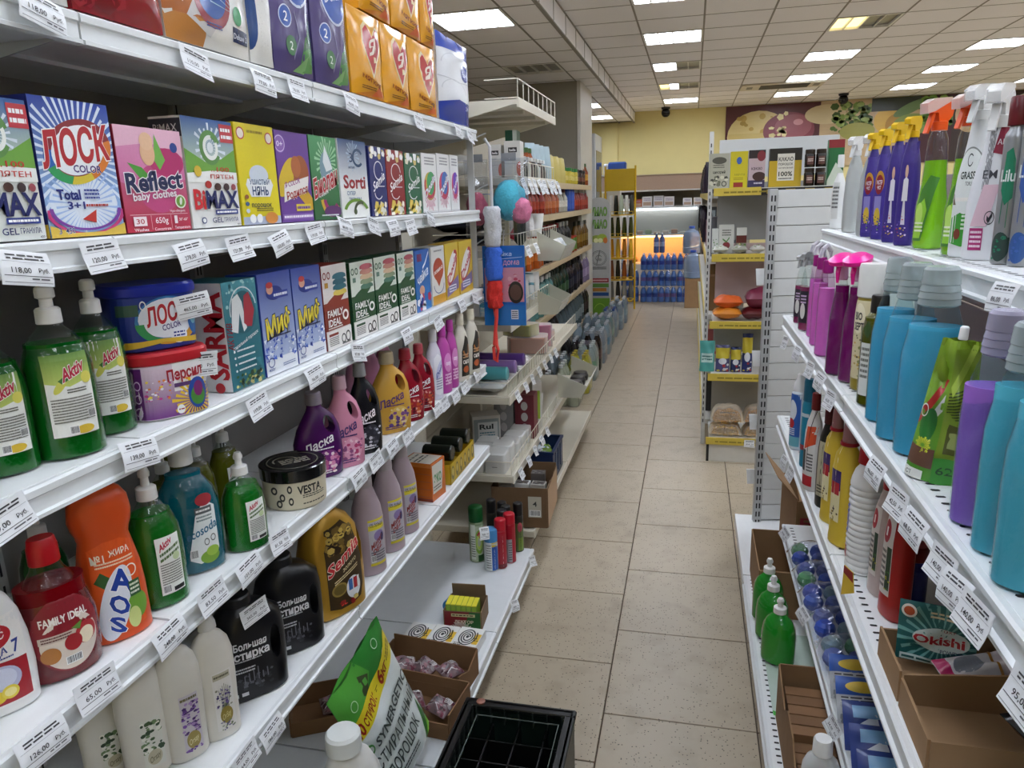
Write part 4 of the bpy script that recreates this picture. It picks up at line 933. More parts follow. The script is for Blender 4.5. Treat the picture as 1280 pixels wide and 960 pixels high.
for lab, (x, y, h, w), c, cap, art in (
    ('purple detergent jug lettered Ласка with pink blossoms', (-0.873,1.567,0.213,0.122), '4a1458', '8f8590', art_laska(['d88ab0', 'f0d8dc', 'b35a86'], '7a2a78')),
    ('pink detergent jug lettered Ласка', (-0.843,1.648,0.234,0.106), 'cf8aa2', 'c8a4b0', art_laska(['b33a6a', 'e6c4d0', '8a4a78'], 'd99ab4', '3a2a6a')),
    ('black detergent jug with a grey cap lettered Ласка', (-0.835,1.75,0.244,0.101), '15151a', '8d8e90', art_laska(['3a3a44', '6a6a74', 'c9c9d2'], '2a2a33')),
    ('yellow detergent jug lettered Ласка with a purple ribbon', (-0.839,1.94,0.235,0.131), 'c99a3e', 'b9aa8c', art_laska(['7a4a86', 'e6d2a0', '5a3a78'], 'd8b45a', '4a2a6a')),
    ('red detergent jug lettered Ласка beside the yellow jug', (-0.827,2.051,0.222,0.108), '8e1226', '9a2a3a', art_laska(['c25a2a', 'e6b4a0', '5a0f2a'], 'a3222e')),
    ('farther red detergent jug, partly behind another red one', (-0.825,2.16,0.216,0.097), '8e1226', 'a8404a', art_laska(['c25a2a', 'e6b4a0', '5a0f2a'], 'a3222e'))):
    laska(lab, x, y, h, w, c, cap, art)
PR_TALL = [(0, .86, .86), (.015, .96, .96), (.4, 1, 1), (.58, .94, .94), (.7, .78, .78), (.78, .52, .52), (.82, .4, .4), (.84, .4, .4)]
TCAP = [(.83, .42), (.835, .45), (.985, .43), (1, .38)]
def tall(nm, lab, x, y, z, w, h, c, cap, art, rot, group, d=.6, prof=PR_TALL, tc=TCAP, capn='cap', trans=0):
    t = bottle(nm, lab, 'bottle', (x, y, z), rot, prof, w, h, w * d, mat(c, .3, sss=.1, trans=trans), group, art)
    ring_part(t, capn, tc, w, h, mat(cap, .35), d=w * d if d > .8 else w * .8)
    return t
def a_white(p): p.strip([(-.6, .1), (0, .06), (.7, .1)], [(-.5, .6), (0, .66), (.6, .6)], 'ecebf2'); p.ell(.1, .42, .55, .1, 'c9cbe6', 14, 10); p.text('Dosia', .1, .42, .07, '2b3f9a', w=.9, bold=.06, rot=10); p.micro(-.4, .14, .5, .32, 5, '8a8aa8', 4)
def a_pink(p): p.ell(.1, .45, .55, .14, 'd88ac8', 14); p.text('oxy', .1, .45, .07, 'f4e6f2', w=.7, bold=.05); p.micro(-.4, .12, .5, .3, 4, 'f0c8e6', 4); p.ring(.1, .22, .3, .07, .2, 'f0c8e6')
def a_bw(p): p.poly([(-.6, .08), (.65, .08), (.7, .62), (.1, .68), (-.5, .45)], '24221f'); p.ring(.1, .5, .5, .14, .3, 'b5763a', 200, 380); p.text('сила', .05, .3, .07, 'f0ece6', w=.9, bold=.06); p.micro(-.4, .34, .55, .42, 2, 'c9a07a', 3); p.ell(.0, .18, .4, .05, 'b5582e')
for lab, (x, y, h, w), c, cap, art in (
    ('white stain remover bottle with violet lettering on the fourth shelf', (-0.828,2.304,0.236,0.07), 'd9d6e2', 'e4e4e6', a_white),
    ('magenta stain remover bottle on the fourth shelf, nearer one', (-0.825,2.39,0.238,0.073), 'b5489e', 'b03a98', a_pink),
    ('magenta stain remover bottle on the fourth shelf, farther one', (-0.82,2.465,0.243,0.063), 'b5489e', 'b03a98', a_pink),
    ('white bottle with a black slanted label, nearer of two at the shelf end', (-0.814,2.566,0.25,0.074), 'd2cdbf', 'd6cfba', a_bw),
    ('white bottle with a black slanted label, farther of two at the shelf end', (-0.808,2.683,0.25,0.077), 'd2cdbf', 'd6cfba', a_bw)):
    tall('stain_remover_bottle', lab, x, y, Z4 + .001, w, h, c, cap, art, 68, 'stain remover bottles on the fourth shelf')
for k in range(3): tall('stain_remover_bottle', ['pale pink bottle behind the red jugs, nearest of three', 'pale pink bottle behind the red jugs, middle of three', 'pale pink bottle behind the red jugs, farthest of three'][k], -.96, 1.98 + .11 * k, Z4 + .001, .075, .25, 'c98aa8', 'b9aaa8', None, 70, 'stain remover bottles on the fourth shelf')

# ------------------------------------------------------------------ fifth shelf, left
Z5 = L_SHELVES['fifth']
PR_SOFT = [(0, .84, .84, 2.4), (.02, .93, .95, 2.4), (.3, .95, 1, 2.4), (.5, 1, 1, 2.3), (.68, .98, .96, 2.2), (.78, .84, .82), (.84, .58, .58), (.87, .34, .4), (.885, .32, .38)]
SCAP = [(.88, .38), (.885, .42), (.93, .4), (.98, .3), (1, .22)]
def art_soft(kind):
    def a(p):
        if kind == 0:
            p.rect(-.25, .08, .6, .46, 'd6d6cc', 8); p.blobs(-.2, .2, .55, .45, 40, ['3f5a34', '6a8458', 'e6e6da', '2b4426'], .06, .14, 4, 6); p.ell(.18, .16, .3, .06, 'b9b298'); p.text('Orsay', .18, .16, .05, '6a6448', w=.45, rot=4)
        elif kind == 1:
            p.rect(-.25, .08, .6, .52, 'c9c2ca', 8); p.micro(-.2, .47, .55, .51, 1, '6a6440', 2); p.blobs(-.2, .22, .55, .46, 60, ['5f3a86', '7a52a4', '46286a', 'a98ac0'], .05, .12, 5, 5); p.ell(.18, .16, .32, .07, '9a8a4a'); p.text('Orsay', .18, .16, .05, 'ddd2a0', w=.45, rot=4); p.blobs(-.2, .07, .55, .1, 12, ['5f3a86', '7a52a4'], .05, .1, 9)
        else:
            p.rect(-.3, .08, .62, .56, 'dedbd6', 8); p.rect(-.25, .5, .55, .55, 'b5b09a', 6); p.micro(-.2, .51, .5, .54, 1, '5a5640', 2)
            for q in range(7): p.line([(-.1 + .02 * q, .18), (.05 + .05 * q, .3), (-.05 + .09 * q, .46 - .015 * abs(q - 3))], .02, '5a6a48')
            p.blobs(-.2, .26, .5, .42, 46, ['5a4a86', '7a6aa6', '3f3468', '8a8a78'], .03, .08, 6, 5); p.ell(.18, .2, .3, .07, '8f7f3a'); p.text('OrSay', .18, .2, .05, 'd2c68a', w=.42, rot=4); p.blobs(-.15, .08, .5, .15, 20, ['5a4a86', '6a7a58'], .04, .09, 8, 4)
    return a
for lab, (x, y, h, w), kind in (
    ('milky white softener bottle with white flowers, nearest on the fifth shelf', (-1.009,0.946,0.21,0.126), 0),
    ('milky white softener bottle with green leaves and white flowers, second on the fifth shelf', (-0.936,0.961,0.26,0.126), 0),
    ('milky white softener bottle with a solid violet lavender label', (-0.894,1.014,0.26,0.12), 1),
    ('milky white softener bottle with lavender sprigs beside the black jugs', (-0.867,1.077,0.257,0.122), 2)):
    tall('softener_bottle', lab, x, y, Z5 + .001, w * .66, h, 'd6d2c8', 'c9c6c0', art_soft(kind), 54, 'white softener bottles on the fifth shelf', .6, PR_SOFT, SCAP)
PR_BJ = [(0, .88, .9, 2.8), (.02, .96, 1, 2.8), (.3, 1, 1, 2.7), (.6, 1, 1, 2.6), (.76, .9, .94, 2.4, .04), (.86, .6, .8, 2.2, 0), (.9, .36, .66, 2, -.12), (.915, .32, .6, 2, -.14)]
BCAP = (-.14, [(.9, .34), (.905, .38), (.985, .37), (1, .34)])
def a_bolsh(p):
    p.text('Большая', -.06, .57, .07, 'e6e6e8', w=.86, bold=.06); p.text('стирка', -.04, .48, .08, 'e6e6e8', w=.92, bold=.07); p.micro(-.7, .41, .2, .435, 1, 'b9b9bc', 3); p.text('7', -.68, .3, .1, 'c9c9cc', w=.13, bold=.04); p.micro(-.5, .3, .0, .36, 2, 'c9c9cc', 4)
    p.blobs(-.75, .12, .45, .27, 40, ['3a3a42', '55555e', '24242a'], .03, .09, 6, 4)
    for q in range(6): p.line([(-.3 + .12 * q, .2), (-.3 + .12 * q, .27 + .02 * ((q * 5) % 4))], .03, '6a6a74')
    p.rect(-.7, .07, -.5, .105, 'd2d2d4'); p.rect(-.42, .075, -.25, .11, 'd2d2d4'); p.text('3л', -.6, .087, .02, '1c1c20', w=.12)
for lab, (x, y, h, w) in (('black detergent jug lettered Большая стирка with a price card on it', (-0.888,1.216,0.224,0.157)),
                          ('black detergent jug lettered Большая стирка beside the gold jug', (-0.884,1.38,0.23,0.153))):
    jug('detergent_jug', lab, 'bottle', (x, y, Z5 + .001), 50, PR_BJ, w, h, w * .6, mat('131316', .28), (.62, .5, .15, .17, 0), a_bolsh, 'black detergent jugs on the fifth shelf', BCAP, mat('17171a', .35))
def a_gold(p):
    p.strip([(-.55, .1), (-.2, .07), (.2, .07), (.55, .1), (.68, .2)], [(-.55, .62), (-.3, .8), (.1, .84), (.45, .74), (.68, .46)], '3a2a14'); p.blobs(-.4, .58, .4, .78, 40, ['6a5424', '8a7030', '2a1c0c', 'b59a4a'], .06, .16, 4, 6); p.text('Semia', .05, .53, .11, 'c2242e', w=1.15, bold=.06, rot=10, sh=.15, out='f2e6d4', ow=.06); p.text('золото', .2, .44, .04, 'e8d8a8', w=.5, rot=8); p.micro(-.35, .34, .5, .38, 2, 'e2d2a0', 3, 6)
    p.ring(-.2, .25, .26, .06, .25, '8f7a3a'); p.ell(-.2, .25, .2, .045, '6a5a2a'); p.ell(.28, .22, .26, .1, 'dfe0e4'); p.rect(.1, .2, .24, .3, '3a6ab0'); p.rect(.28, .2, .42, .3, 'b3242e'); p.rect(.42, .2, .5, .3, 'f0f0f0'); p.text('3L', -.1, .12, .04, 'e23a2e', w=.22, bold=.06); p.blobs(-.4, .08, .5, .14, 8, ['6a0f14', '8a1a1a', 'd8c070'], .06, .12, 6)
PR_GJ = [(0, .86, .9, 2.8), (.02, .95, 1, 2.8), (.3, 1, 1, 2.6), (.55, .97, 1, 2.5), (.72, .84, .94, 2.3), (.84, .62, .8, 2.2, -.04), (.9, .42, .6, 2, -.12), (.93, .34, .5, 2, -.14)]
x, y, h, w = -0.859,1.545,0.307,0.179; h = min(h, .295)
jug('detergent_jug', 'gold detergent jug with a dark brown label lettered Semia 3L', 'bottle', (x, y, Z5 + .001), 66, PR_GJ, w, h, w * .58, mat('b58a2e', .28, metal=.35), (.74, .56, .1, .16, 4), a_gold, None, (-.14, [(.92, .36), (.925, .4), (.99, .39), (1, .36)]), mat('b58a2e', .3))
PR_DEZ = [(0, .88, .88), (.015, .97, .97), (.35, 1, 1), (.52, .97, .97), (.64, .86, .86), (.74, .64, .64), (.82, .46, .46), (.84, .44, .44)]
def a_dez(p):
    p.rect(-.35, .1, .72, .52, 'b9b4bc', 8); p.rect(-.35, .44, .72, .54, 'd8c83a', 8); p.text('10% больше', .18, .49, .04, '3a3420', w=.9); p.ell(.3, .38, .35, .05, '8a7aa8'); p.ell(.5, .36, .12, .04, '2a2a5a'); p.text('Mister', .12, .33, .055, '8a2a1e', w=.75, bold=.06, rot=8); p.text('DEZ', .15, .265, .055, '9a2a1e', w=.6, bold=.07, rot=8); p.micro(-.28, .14, .65, .24, 4, '5a5a66', 4); p.rect(-.35, .1, .72, .125, 'd8c83a', 8); p.barcode(-.3, .135, 0, .2)
for lab, (x, y, h, w) in (('grey-lilac cleaner bottle with a yellow and violet label, nearest of three', (-0.846,1.744,0.303,0.094)),
                          ('grey-lilac cleaner bottle with a yellow and violet label, middle of three', (-0.846,1.885,0.3,0.095)),
                          ('grey-lilac cleaner bottle with a yellow and violet label, farthest of three', (-0.845,2.008,0.296,0.09))):
    tall('cleaner_bottle', lab, x, y, Z5 + .001, w, h, 'a8979e', 'aaa0a2', a_dez, 52, 'grey-lilac cleaner bottles on the fifth shelf', .8, PR_DEZ, [(.82, .44), (.825, .48), (.985, .46), (1, .4)])
# orange display box of bars and the yellow tray with black rolls
yc, w, h = 2.277,0.149,0.182
t = carton('soap_box', 'orange clear-sided box lettered ЭКО on the fifth shelf', 'box', (-.885, 2.288, Z5 + .001), .1, .12, .135, 82, 'c8641a', None, None, rough=.25)
p = P(.05, .135); p.poly([(-.9, .2), (.4, .2), (.7, .95), (-.9, .95)], 'd8d4c8'); p.text('эко', -.15, .6, .3, '3f8a4a', w=1.1, bold=.06); p.micro(-.8, .25, .3, .4, 2, '5a5a50', 3); p.on('front_print', t, lambda s, z, q: (s, -.06 - q, z), smooth=None)
p = P(.05, .06); p.rect(-.9, -.9, .9, .9, 'd6d0c2'); p.micro(-.8, -.2, .7, .3, 2, '3a3a34', 6); p.micro(-.8, .4, .7, .7, 1, '6a6a60', 7); p.on('top_print', t, lambda s, z, q: (s, z, .135 + q), smooth=None)
p = P(.06, .135); p.rect(-1, 0, 1, .08, '8a3412'); p.rect(-1, .9, 1, 1, 'd87a2a')
for q in range(4): p.rect(-.95, .12 + .2 * q, .95, .135 + .2 * q, 'a34c12')
p.on('side_print', t, lambda s, z, q: (-.05 - q, -s, z), smooth=None)
carton('soap_box', 'dark brown box tucked behind the orange ЭКО box', 'box', (-.99, 2.2, Z5 + .001), .1, .1, .14, 80, '2e1f1a')
t = thing('display_tray', 'yellow printed display tray at the end of the fifth shelf', 'tray', (-.88, 2.542, Z5 + .001), 90)
YT = mat('c9a824', .45)
W_, D_, H_ = .3, .12, .075
m = M(); m.box(-W_ / 2, W_ / 2, -D_ / 2, D_ / 2, 0, .002); m.box(-W_ / 2, W_ / 2, -D_ / 2, -D_ / 2 + .002, 0, H_); m.box(-W_ / 2, W_ / 2, D_ / 2 - .002, D_ / 2, 0, H_ * 1.2)
m.prism([(-W_ / 2, 0), (-W_ / 2 + .002, 0), (-W_ / 2 + .002, H_), (-W_ / 2, H_)], -D_ / 2, D_ / 2).prism([(W_ / 2 - .002, 0), (W_ / 2, 0), (W_ / 2, H_), (W_ / 2 - .002, H_)], -D_ / 2, D_ / 2).obj('tray', YT, t, None)
p = P(W_ / 2, H_)
for q in range(6): p.ell(-.82 + .33 * q, .5, .11, .35, '6a5a1c'); p.ell(-.82 + .33 * q, .55, .06, .2, 'd8c060')
p.text('лаванда', 0, .15, .14, '4a3a14', w=1.2); p.on('front_print', t, lambda s, z, q: (s, -D_ / 2 - q, z), smooth=None)
for k in range(3):
    o = M().loft([(0, .026, .026), (.004, .03, .03), (.105, .03, .03), (.11, .026, .026)], 14, T((-.88, 2.542 - .1 + .1 * k, Z5 + .075), 0, 0, 0) @ Matrix.Rotation(math.radians(90), 4, 'Y') @ T((-.03, 0, -.055))).obj('garbage_bag_roll', mat('10160f', .25), None)
    tag(o, 'shiny black roll lying in the yellow tray, ' + ('nearest', 'middle', 'farthest')[k] + ' of three', 'roll', 'black rolls in the yellow tray')


# ------------------------------------------------------------------ shelving of the right side
RX1, RX2, RX4, RXB, RBK = .43, .32, .36, .228, .76
R1, R2, R3, R4 = 1.472, 1.176, .805, .378
R_JOINTS = [-.585, .533, 1.652, 2.77]
PERF = mat('262628', .8, vary=0)
g2 = thing('shelving_unit', 'white perforated metal shelving with cleaning sprays on the right side of the aisle', 'shelving', (RBK, 0, 0))
def QX(x): return x - RBK
for a, b in zip(R_JOINTS[:-1], R_JOINTS[1:]):
    for k in range(4):
        z = .2 + k * .36
        M().box(QX(RBK), QX(RBK + .012), a + .018, b - .018, z, z + .355, c=.002).obj('back_panel', mat('7d6f70', .6, vary=.03), g2)
    for x, z in ((RX1, R1), (RX2, R2), (RX2, R3), (RX4, R4), (RXB, .152)):
        sh = M().box(QX(x + .012), QX(RBK), a + .003, b - .003, z - .028, z).obj('shelf', SHW, g2)
        pr = [(x + .014, z - .001), (x + .004, z), (x, z - .003), (x, z - .01), (x + .004, z - .013), (x + .004, z - .036), (x - .002, z - .039), (x - .002, z - .044), (x + .014, z - .044)]
        m = M(); m.add([(QX(px_), y, zz) for y in (a + .002, b - .002) for px_, zz in pr], [tuple(range(8, -1, -1)), tuple(range(9, 18))] + [(i, (i + 1) % 9, (i + 1) % 9 + 9, i + 9) for i in range(9)])
        m.obj('price_rail', SHW2, sh, smooth=20)
        hl = M()
        for q in range(int((b - a - .04) / .025)):
            y = a + .03 + q * .025; xc = QX(x + .03)
            hl.add([(xc - .005, y - .0035, z + .0005), (xc + .005, y - .0035, z + .0005), (xc + .007, y, z + .0005), (xc + .005, y + .0035, z + .0005), (xc - .005, y + .0035, z + .0005), (xc - .007, y, z + .0005)], [(0, 1, 2, 3, 4, 5)])
        o = hl.obj('perforation', PERF, sh, None); o['kind'] = 'stuff'
    M().box(QX(RXB + .05), QX(RXB + .06), a, b, .01, .12).obj('plinth', mat('4a4844', .6), g2)
M().box(QX(RXB + .012), QX(RBK), 2.775, 3.36, .124, .152).box(QX(RXB), QX(RXB + .012), 2.775, 3.36, .1, .153).obj('base_deck', SHW, g2)
for y in R_JOINTS:
    u = M().box(QX(RBK - .012), QX(RBK + .03), y - .016, y + .016, 0, 1.64).obj('upright', mat('b3b4b5', .45), g2)
    for x, z in ((RX1, R1), (RX2, R2), (RX2, R3), (RX4, R4)):
        M().prism([(QX(RBK), z - .005), (QX(x + .03), z - .005), (QX(x + .03), z - .03), (QX(RBK), z - .085)], y - .002, y + .002).obj('bracket', mat('c4c5c5', .4), g2)
# end panel of grooved white slats with a double-slotted upright
t = thing('slat_wall', 'white grooved slat panel with a double-slotted steel upright at the end of the right shelving', 'panel', (.300, 3.3, 0), 9)
SL = mat('cdcfce', .4, vary=.04)
for k in range(20):
    z = .16 + k * .0725
    M().box(.036, .8, -.008, .004, z, z + .0695, c=.0015).obj('slat', SL, t, None)
M().box(.036, .8, .004, .014, .15, 1.605).obj('backing', mat('8f908e', .5), t)
u = M().box(0, .034, -.02, .01, 0, 1.612, c=.002).obj('upright', mat('b9bbbb', .35, metal=.3), t)
m = M()
for k in range(38):
    z = .1 + k * .0395
    for x in (.008, .021): m.box(x, x + .006, -.0207, -.0199, z, z + .024)
o = m.obj('slot', PERF, u, None); o['kind'] = 'stuff'
for z, dx in ((.33, 0), (.585, .004), (.87, .004), (1.22, .004)): M().prism([(-.03, z), (-.001, z), (-.001, z + .07), (-.036, z + .07)], -.004, 0).obj('shelf_end', SHW, t)

# ------------------------------------------------------------------ sprays on the upper right shelf
def trigger(t, z, w, head, lever, nose=1.0, rot=0, cover=None, cx=0):
    """trigger sprayer head, nozzle to local -y"""
    mx = T((cx, 0, z), rot)
    pr = lambda pts, a, b, m: m.add([(x, y, zz) for x in (a, b) for y, zz in pts], [tuple(range(len(pts))), tuple(range(2 * len(pts) - 1, len(pts) - 1, -1))] + [(i, i + len(pts), (i + 1) % len(pts) + len(pts), (i + 1) % len(pts)) for i in range(len(pts))], mx)
    m = M(); m.loft([(0, w * .5, w * .5), (w * .55, w * .5, w * .5), (w * .6, w * .4, w * .4)], 16, mx)
    pr([(-w * 1.3, w * 1.15), (-w * 1.35, w * 1.6), (-w * .9, w * 1.85), (w * .5, w * 1.95), (w * .85, w * 1.6), (w * .7, w * .9), (w * .35, w * .55), (-w * .35, w * .55), (-w * .45, w * 1.1)], -w * .3, w * .3, m)
    m.obj('trigger_head', head, t)
    l = M(); pr([(-w * .75, w * 1.15), (-w * .55, w * 1.15), (-w * .75, w * .5), (-w * 1.05, w * -.2), (-w * 1.2, w * -.15), (-w * .95, w * .6)], -w * .18, w * .18, l); l.obj('trigger_lever', lever, t)
    if cover:
        k = M(); pr([(-w * 1.38, w * 1.05), (-w * 1.45, w * 1.7), (-w * .9, w * 2.0), (w * .5, w * 2.1), (w * .6, w * 1.9), (-w * .8, w * 1.2)], -w * .34, w * .34, k); k.obj('clear_cover', cover, t)
PR_SPR = [(0, .9, .9, 3), (.02, 1, 1, 3), (.35, 1, 1, 2.8), (.6, .92, .92, 2.5), (.74, .62, .7, 2.2), (.8, .42, .5), (.82, .4, .46)]
def a_muscle(p):
    p.rect(-.8, .04, .8, .74, '3f2f8a', 10); p.ell(0, .5, .6, .1, 'c9962e', 14); p.ell(0, .48, .52, .085, '8a1f2a', 14); p.text('МАСТЕР', 0, .5, .035, 'f0ecf4', w=.75, bold=.05); p.text('ЧИСТ', 0, .455, .03, 'f0ecf4', w=.5, bold=.05); p.rect(-.5, .22, .4, .38, '8a86c4', 6); p.ell(0, .2, .4, .08, 'd2b43a'); p.blobs(-.6, .06, .6, .2, 22, ['6a9a4a', '5a4aa0', 'c9b4e0', '2a1f66'], .06, .16, 6)
def a_pers(p): p.rect(-.8, .04, .8, .78, '3a2a80', 10); p.ell(.1, .56, .16, .05, 'd9b59a'); p.poly([(-.2, .34), (-.15, .5), (.1, .52), (.35, .5), (.4, .34)], 'e2e2e8'); p.poly([(-.1, .16), (.0, .34), (.2, .34), (.35, .16)], 'd2d2dc'); p.blobs(-.5, .06, .5, .24, 20, ['c23a4a', '5a4aa0', 'e0d4ee', 'd2b43a'], .06, .15, 9)
WHP = mat('dcdddb', .35); YCAP = mat('e0b81a', .35); PUR = mat('35277c', .3)
def at_r1(px_y): return px_y
for lab, (x, y, h, w) in (('frosted white bottle with an upright cap on the top right shelf, nearer of two', (0.475,2.295,0.309,0.054)),
                          ('frosted white bottle with an upright cap on the top right shelf, farther of two', (0.475,2.507,0.32,0.054))):
    t = bottle('spray_bottle', lab, 'bottle', (x, y, R1 + .001), -40, PR_SPR, w, h * .86, w * .8, mat('cfd4d2', .3, trans=.4), 'bottles on the top right shelf', None)
    trigger(t, h * .7, w * .5, WHP, WHP, cover=film_mat())
x, y, h, w = 0.475,2.751,0.239,0.046
t = bottle('lotion_bottle', 'small white bottle with a square print at the far end of the top right shelf', 'bottle', (x, y, R1 + .001), -40, PR_TALL, w, h * .9, w, WHP, None, lambda p: (p.rect(-.5, .15, .5, .7, 'c9cac6', 6), p.micro(-.45, .3, .45, .65, 6, '5a5a58', 3)))
ring_part(t, 'cap', TCAP, w, h, WHP)
for k, (lab, (x, y, h, w), art) in enumerate((
    ('purple spray bottle with a yellow trigger, farthest in the purple row', (0.47,2.245,0.313,0.04), a_muscle),
    ('purple spray bottle with a yellow trigger, second from the far end of the purple row', (0.47,2.123,0.315,0.039), a_muscle),
    ('purple spray bottle with a yellow trigger and a white-coated figure, behind the green sprays', (0.47,1.997,0.319,0.041), a_pers),
    ('purple spray bottle with a yellow trigger, directly left of the green sprays', (0.47,1.88,0.32,0.042), a_pers),
    ('purple spray bottle with a yellow trigger seen between the green and white sprays', (0.55,1.735,0.325,0.04), None))):
    t = bottle('spray_bottle', lab, 'bottle', (x, y, R1 + .001), -42, PR_SPR, w, h * .9, w * .9, PUR, 'bottles on the top right shelf', art)
    trigger(t, h * .73, w * .55, YCAP, YCAP)
def a_lime(p): p.poly([(-.7, .06), (.1, .06), (.6, .3), (.75, .5), (.3, .52), (-.3, .42)], '3f7a2a'); p.poly([(-.6, .08), (0, .08), (.4, .28), (.1, .36), (-.4, .3)], '8fc83a'); p.ell(-.2, .25, .3, .08, 'b9e06a'); p.micro(-.5, .12, .2, .2, 3, 'eef4dc', 3)
LIME = liquid('a4f02a', .45)
for lab, (x, y, h, w) in (('lime green clear spray bottle with an orange trigger, farther of two', (0.475,1.754,0.304,0.061)),
                          ('lime green clear spray bottle with an orange trigger under a clear cover, nearer of two', (0.475,1.572,0.297,0.054))):
    t = bottle('spray_bottle', lab, 'bottle', (x + .01, y, R1 + .001), -60, [(0, .9, .9, 3), (.02, 1, 1, 3), (.3, .98, 1, 3), (.45, .8, .8, 2.6), (.6, .74, .74, 2.4), (.76, .66, .66, 2.2), (.82, .45, .5), (.84, .42, .46)], w, h * .95, w * .8, CLEAR(), 'bottles on the top right shelf', a_lime, .62, LIME)
    trigger(t, h * .78, w * .5, mat('e8561a', .35), mat('e8561a', .35), cover=film_mat('f6ece6', .6))
def a_grass(p):
    p.rect(-.8, .08, .8, .4, 'dfe4de', 10); p.strip([(-.8, .08), (0, .06), (.8, .08)], [(-.8, .22), (0, .26), (.8, .3)], '3f9a36'); p.rect(-.8, .29, .8, .35, '6a5a44', 10); p.ell(0, .42, .82, .18, 'e2e6e2', 18); p.ring(0, .42, .82, .18, .05, '8a8f8a', 20, 160); p.text('GRASS', -.05, .45, .04, '24302a', w=.85, bold=.06); p.text('TORUS', .1, .405, .022, '3a3f3c', w=.45); p.ring(0, .53, .16, .035, .2, '24302a', 40, 340); p.micro(-.6, .3, .6, .34, 1, 'f0ece4', 4); p.ell(-.3, .13, .2, .03, '7a3a2a'); p.micro(-.1, .15, .6, .24, 4, 'e6f2e0', 6)
PR_GR = [(0, .9, .9, 3), (.015, 1, 1, 3), (.32, 1, 1, 2.8), (.45, .88, .92, 2.5), (.62, .58, .7, 2.3), (.74, .46, .55), (.78, .44, .5)]
x, y, h, w = 0.49,1.535,0.322,0.062
t = bottle('spray_bottle', 'white spray bottle with a green and white round label lettered GRASS', 'bottle', (x, y, R1 + .001), -50, PR_GR, w, h, w * .62, mat('dfe2e2', .3), None, a_grass)
trigger(t, h * .74, w * .46, WHP, WHP, cover=film_mat())
def a_em(p): p.text('EM', 0, .5, .05, '3a3a44', w=.6); p.micro(-.5, .58, .3, .85, 6, '6a6a70', 4, 80); p.poly([(0, .62), (.6, .6), (.6, .76), (.2, .78)], '8a1f3a'); p.text('АВ', .3, .68, .03, 'f0e6ea', w=.35); p.poly([(-.6, .2), (.1, .2), (.5, .44), (-.2, .44)], 'd9b9c4'); p.rect(-.6, .06, 0, .19, 'a32a6a', 6); p.micro(-.55, .07, -.05, .18, 4, 'f0dce6', 7); p.ring(.2, .25, .22, .04, .15, '4a4a52'); p.line([(.1, .25), (.18, .235), (.32, .27)], .03, '2a2a30')
x, y, h, w = 0.5,1.476,0.289,0.071
t = bottle('spray_bottle', 'white spray bottle lettered EM with a magenta strip, beside silver cans', 'bottle', (x, y, R1 + .001), -35, PR_GR, w, h, w * .62, mat('dcdde0', .3), None, a_em)
trigger(t, h * .76, w * .48, WHP, WHP, cover=film_mat())
CANB = [(0, .92, .92), (.01, 1, 1), (.84, 1, 1), (.87, .93, .93), (.9, .7, .7), (.92, .68, .68)]
def art_can(c1, c2):
    def a(p): p.poly([(-.45, .5), (-.3, .75), (.2, .78), (.5, .7), (.55, .45), (0, .4)], c1); p.text('Lilu', 0, .6, .08, 'e6ecea', w=1.2, bold=.04, sh=.3); p.line([(-.2, .45), (-.25, .28)], .06, c1); p.line([(.3, .45), (.28, .25)], .05, c1); p.ell(0, .12, .75, .1, c2); p.blobs(-.7, .03, .7, .2, 16, [c2, c1], .1, .25, 4)
    return a
for k, (lab, (x, y, h, w), c1, c2) in enumerate((
    ('silver spray can with a green splash and dark red cap', (0.5,1.395,0.261,0.035), '1f7a5a', '2a3f3a'),
    ('silver spray can with a blue splash, cut by the right picture edge', (0.51,1.351,0.271,0.036), '3a5aa0', '2a4f8a'),
    ('silver spray can with an ochre foot at the right picture edge', (0.53,1.348,0.287,0.038), 'a8862a', 'd2b42a'))):
    t = bottle('spray_can', lab, 'can', (x, y, R1 + .001), -42, CANB, w, h * .9, w, mat('9a9c9e', .3, metal=.6), 'silver spray cans on the top right shelf', art_can(c1, c2))
    ring_part(t, 'cap', [(.83, .88), (.84, .9), (.99, .86), (1, .78)], w, h, mat('5e0f18', .3))
x, y, h, w = 0.62,1.691,0.309,0.032
t = bottle('spray_bottle', 'spray bottle with a yellow cap behind the silver cans', 'bottle', (.64, y + .1, R1 + .001), -40, PR_SPR, .06, .26, .06, PUR, 'bottles on the top right shelf'); trigger(t, .21, .034, YCAP, YCAP)

# ------------------------------------------------------------------ middle right shelf
PINKL = liquid('c23ab0', .4)
GRT = mat('b9bcbc', .35, trans=.3)
for lab, (x, y, h, w) in (('spray bottle with pink liquid and grey trigger, farther of two at the shelf end', (0.353,2.586,0.25,0.04)),
                          ('spray bottle with pink liquid and grey trigger, nearer of two at the shelf end', (0.352,2.45,0.273,0.043))):
    t = bottle('spray_bottle', lab, 'bottle', (x, y, R2 + .001), -45, PR_SPR, w, h * .9, w * .8, CLEAR(), 'bottles on the middle right shelf', lambda p: (p.rect(-.7, .1, .7, .5, '2a2430', 6), p.ell(0, .25, .4, .1, 'd9d9d2'), p.micro(-.4, .34, .5, .46, 3, 'c9b4d2', 4)), .55, liquid('a8306a', .4))
    trigger(t, h * .74, w * .5, GRT, GRT)
PR_PK = [(0, .85, .85), (.015, 1, 1), (.45, .96, .96), (.6, .9, .9), (.74, .72, .72), (.8, .5, .5)]
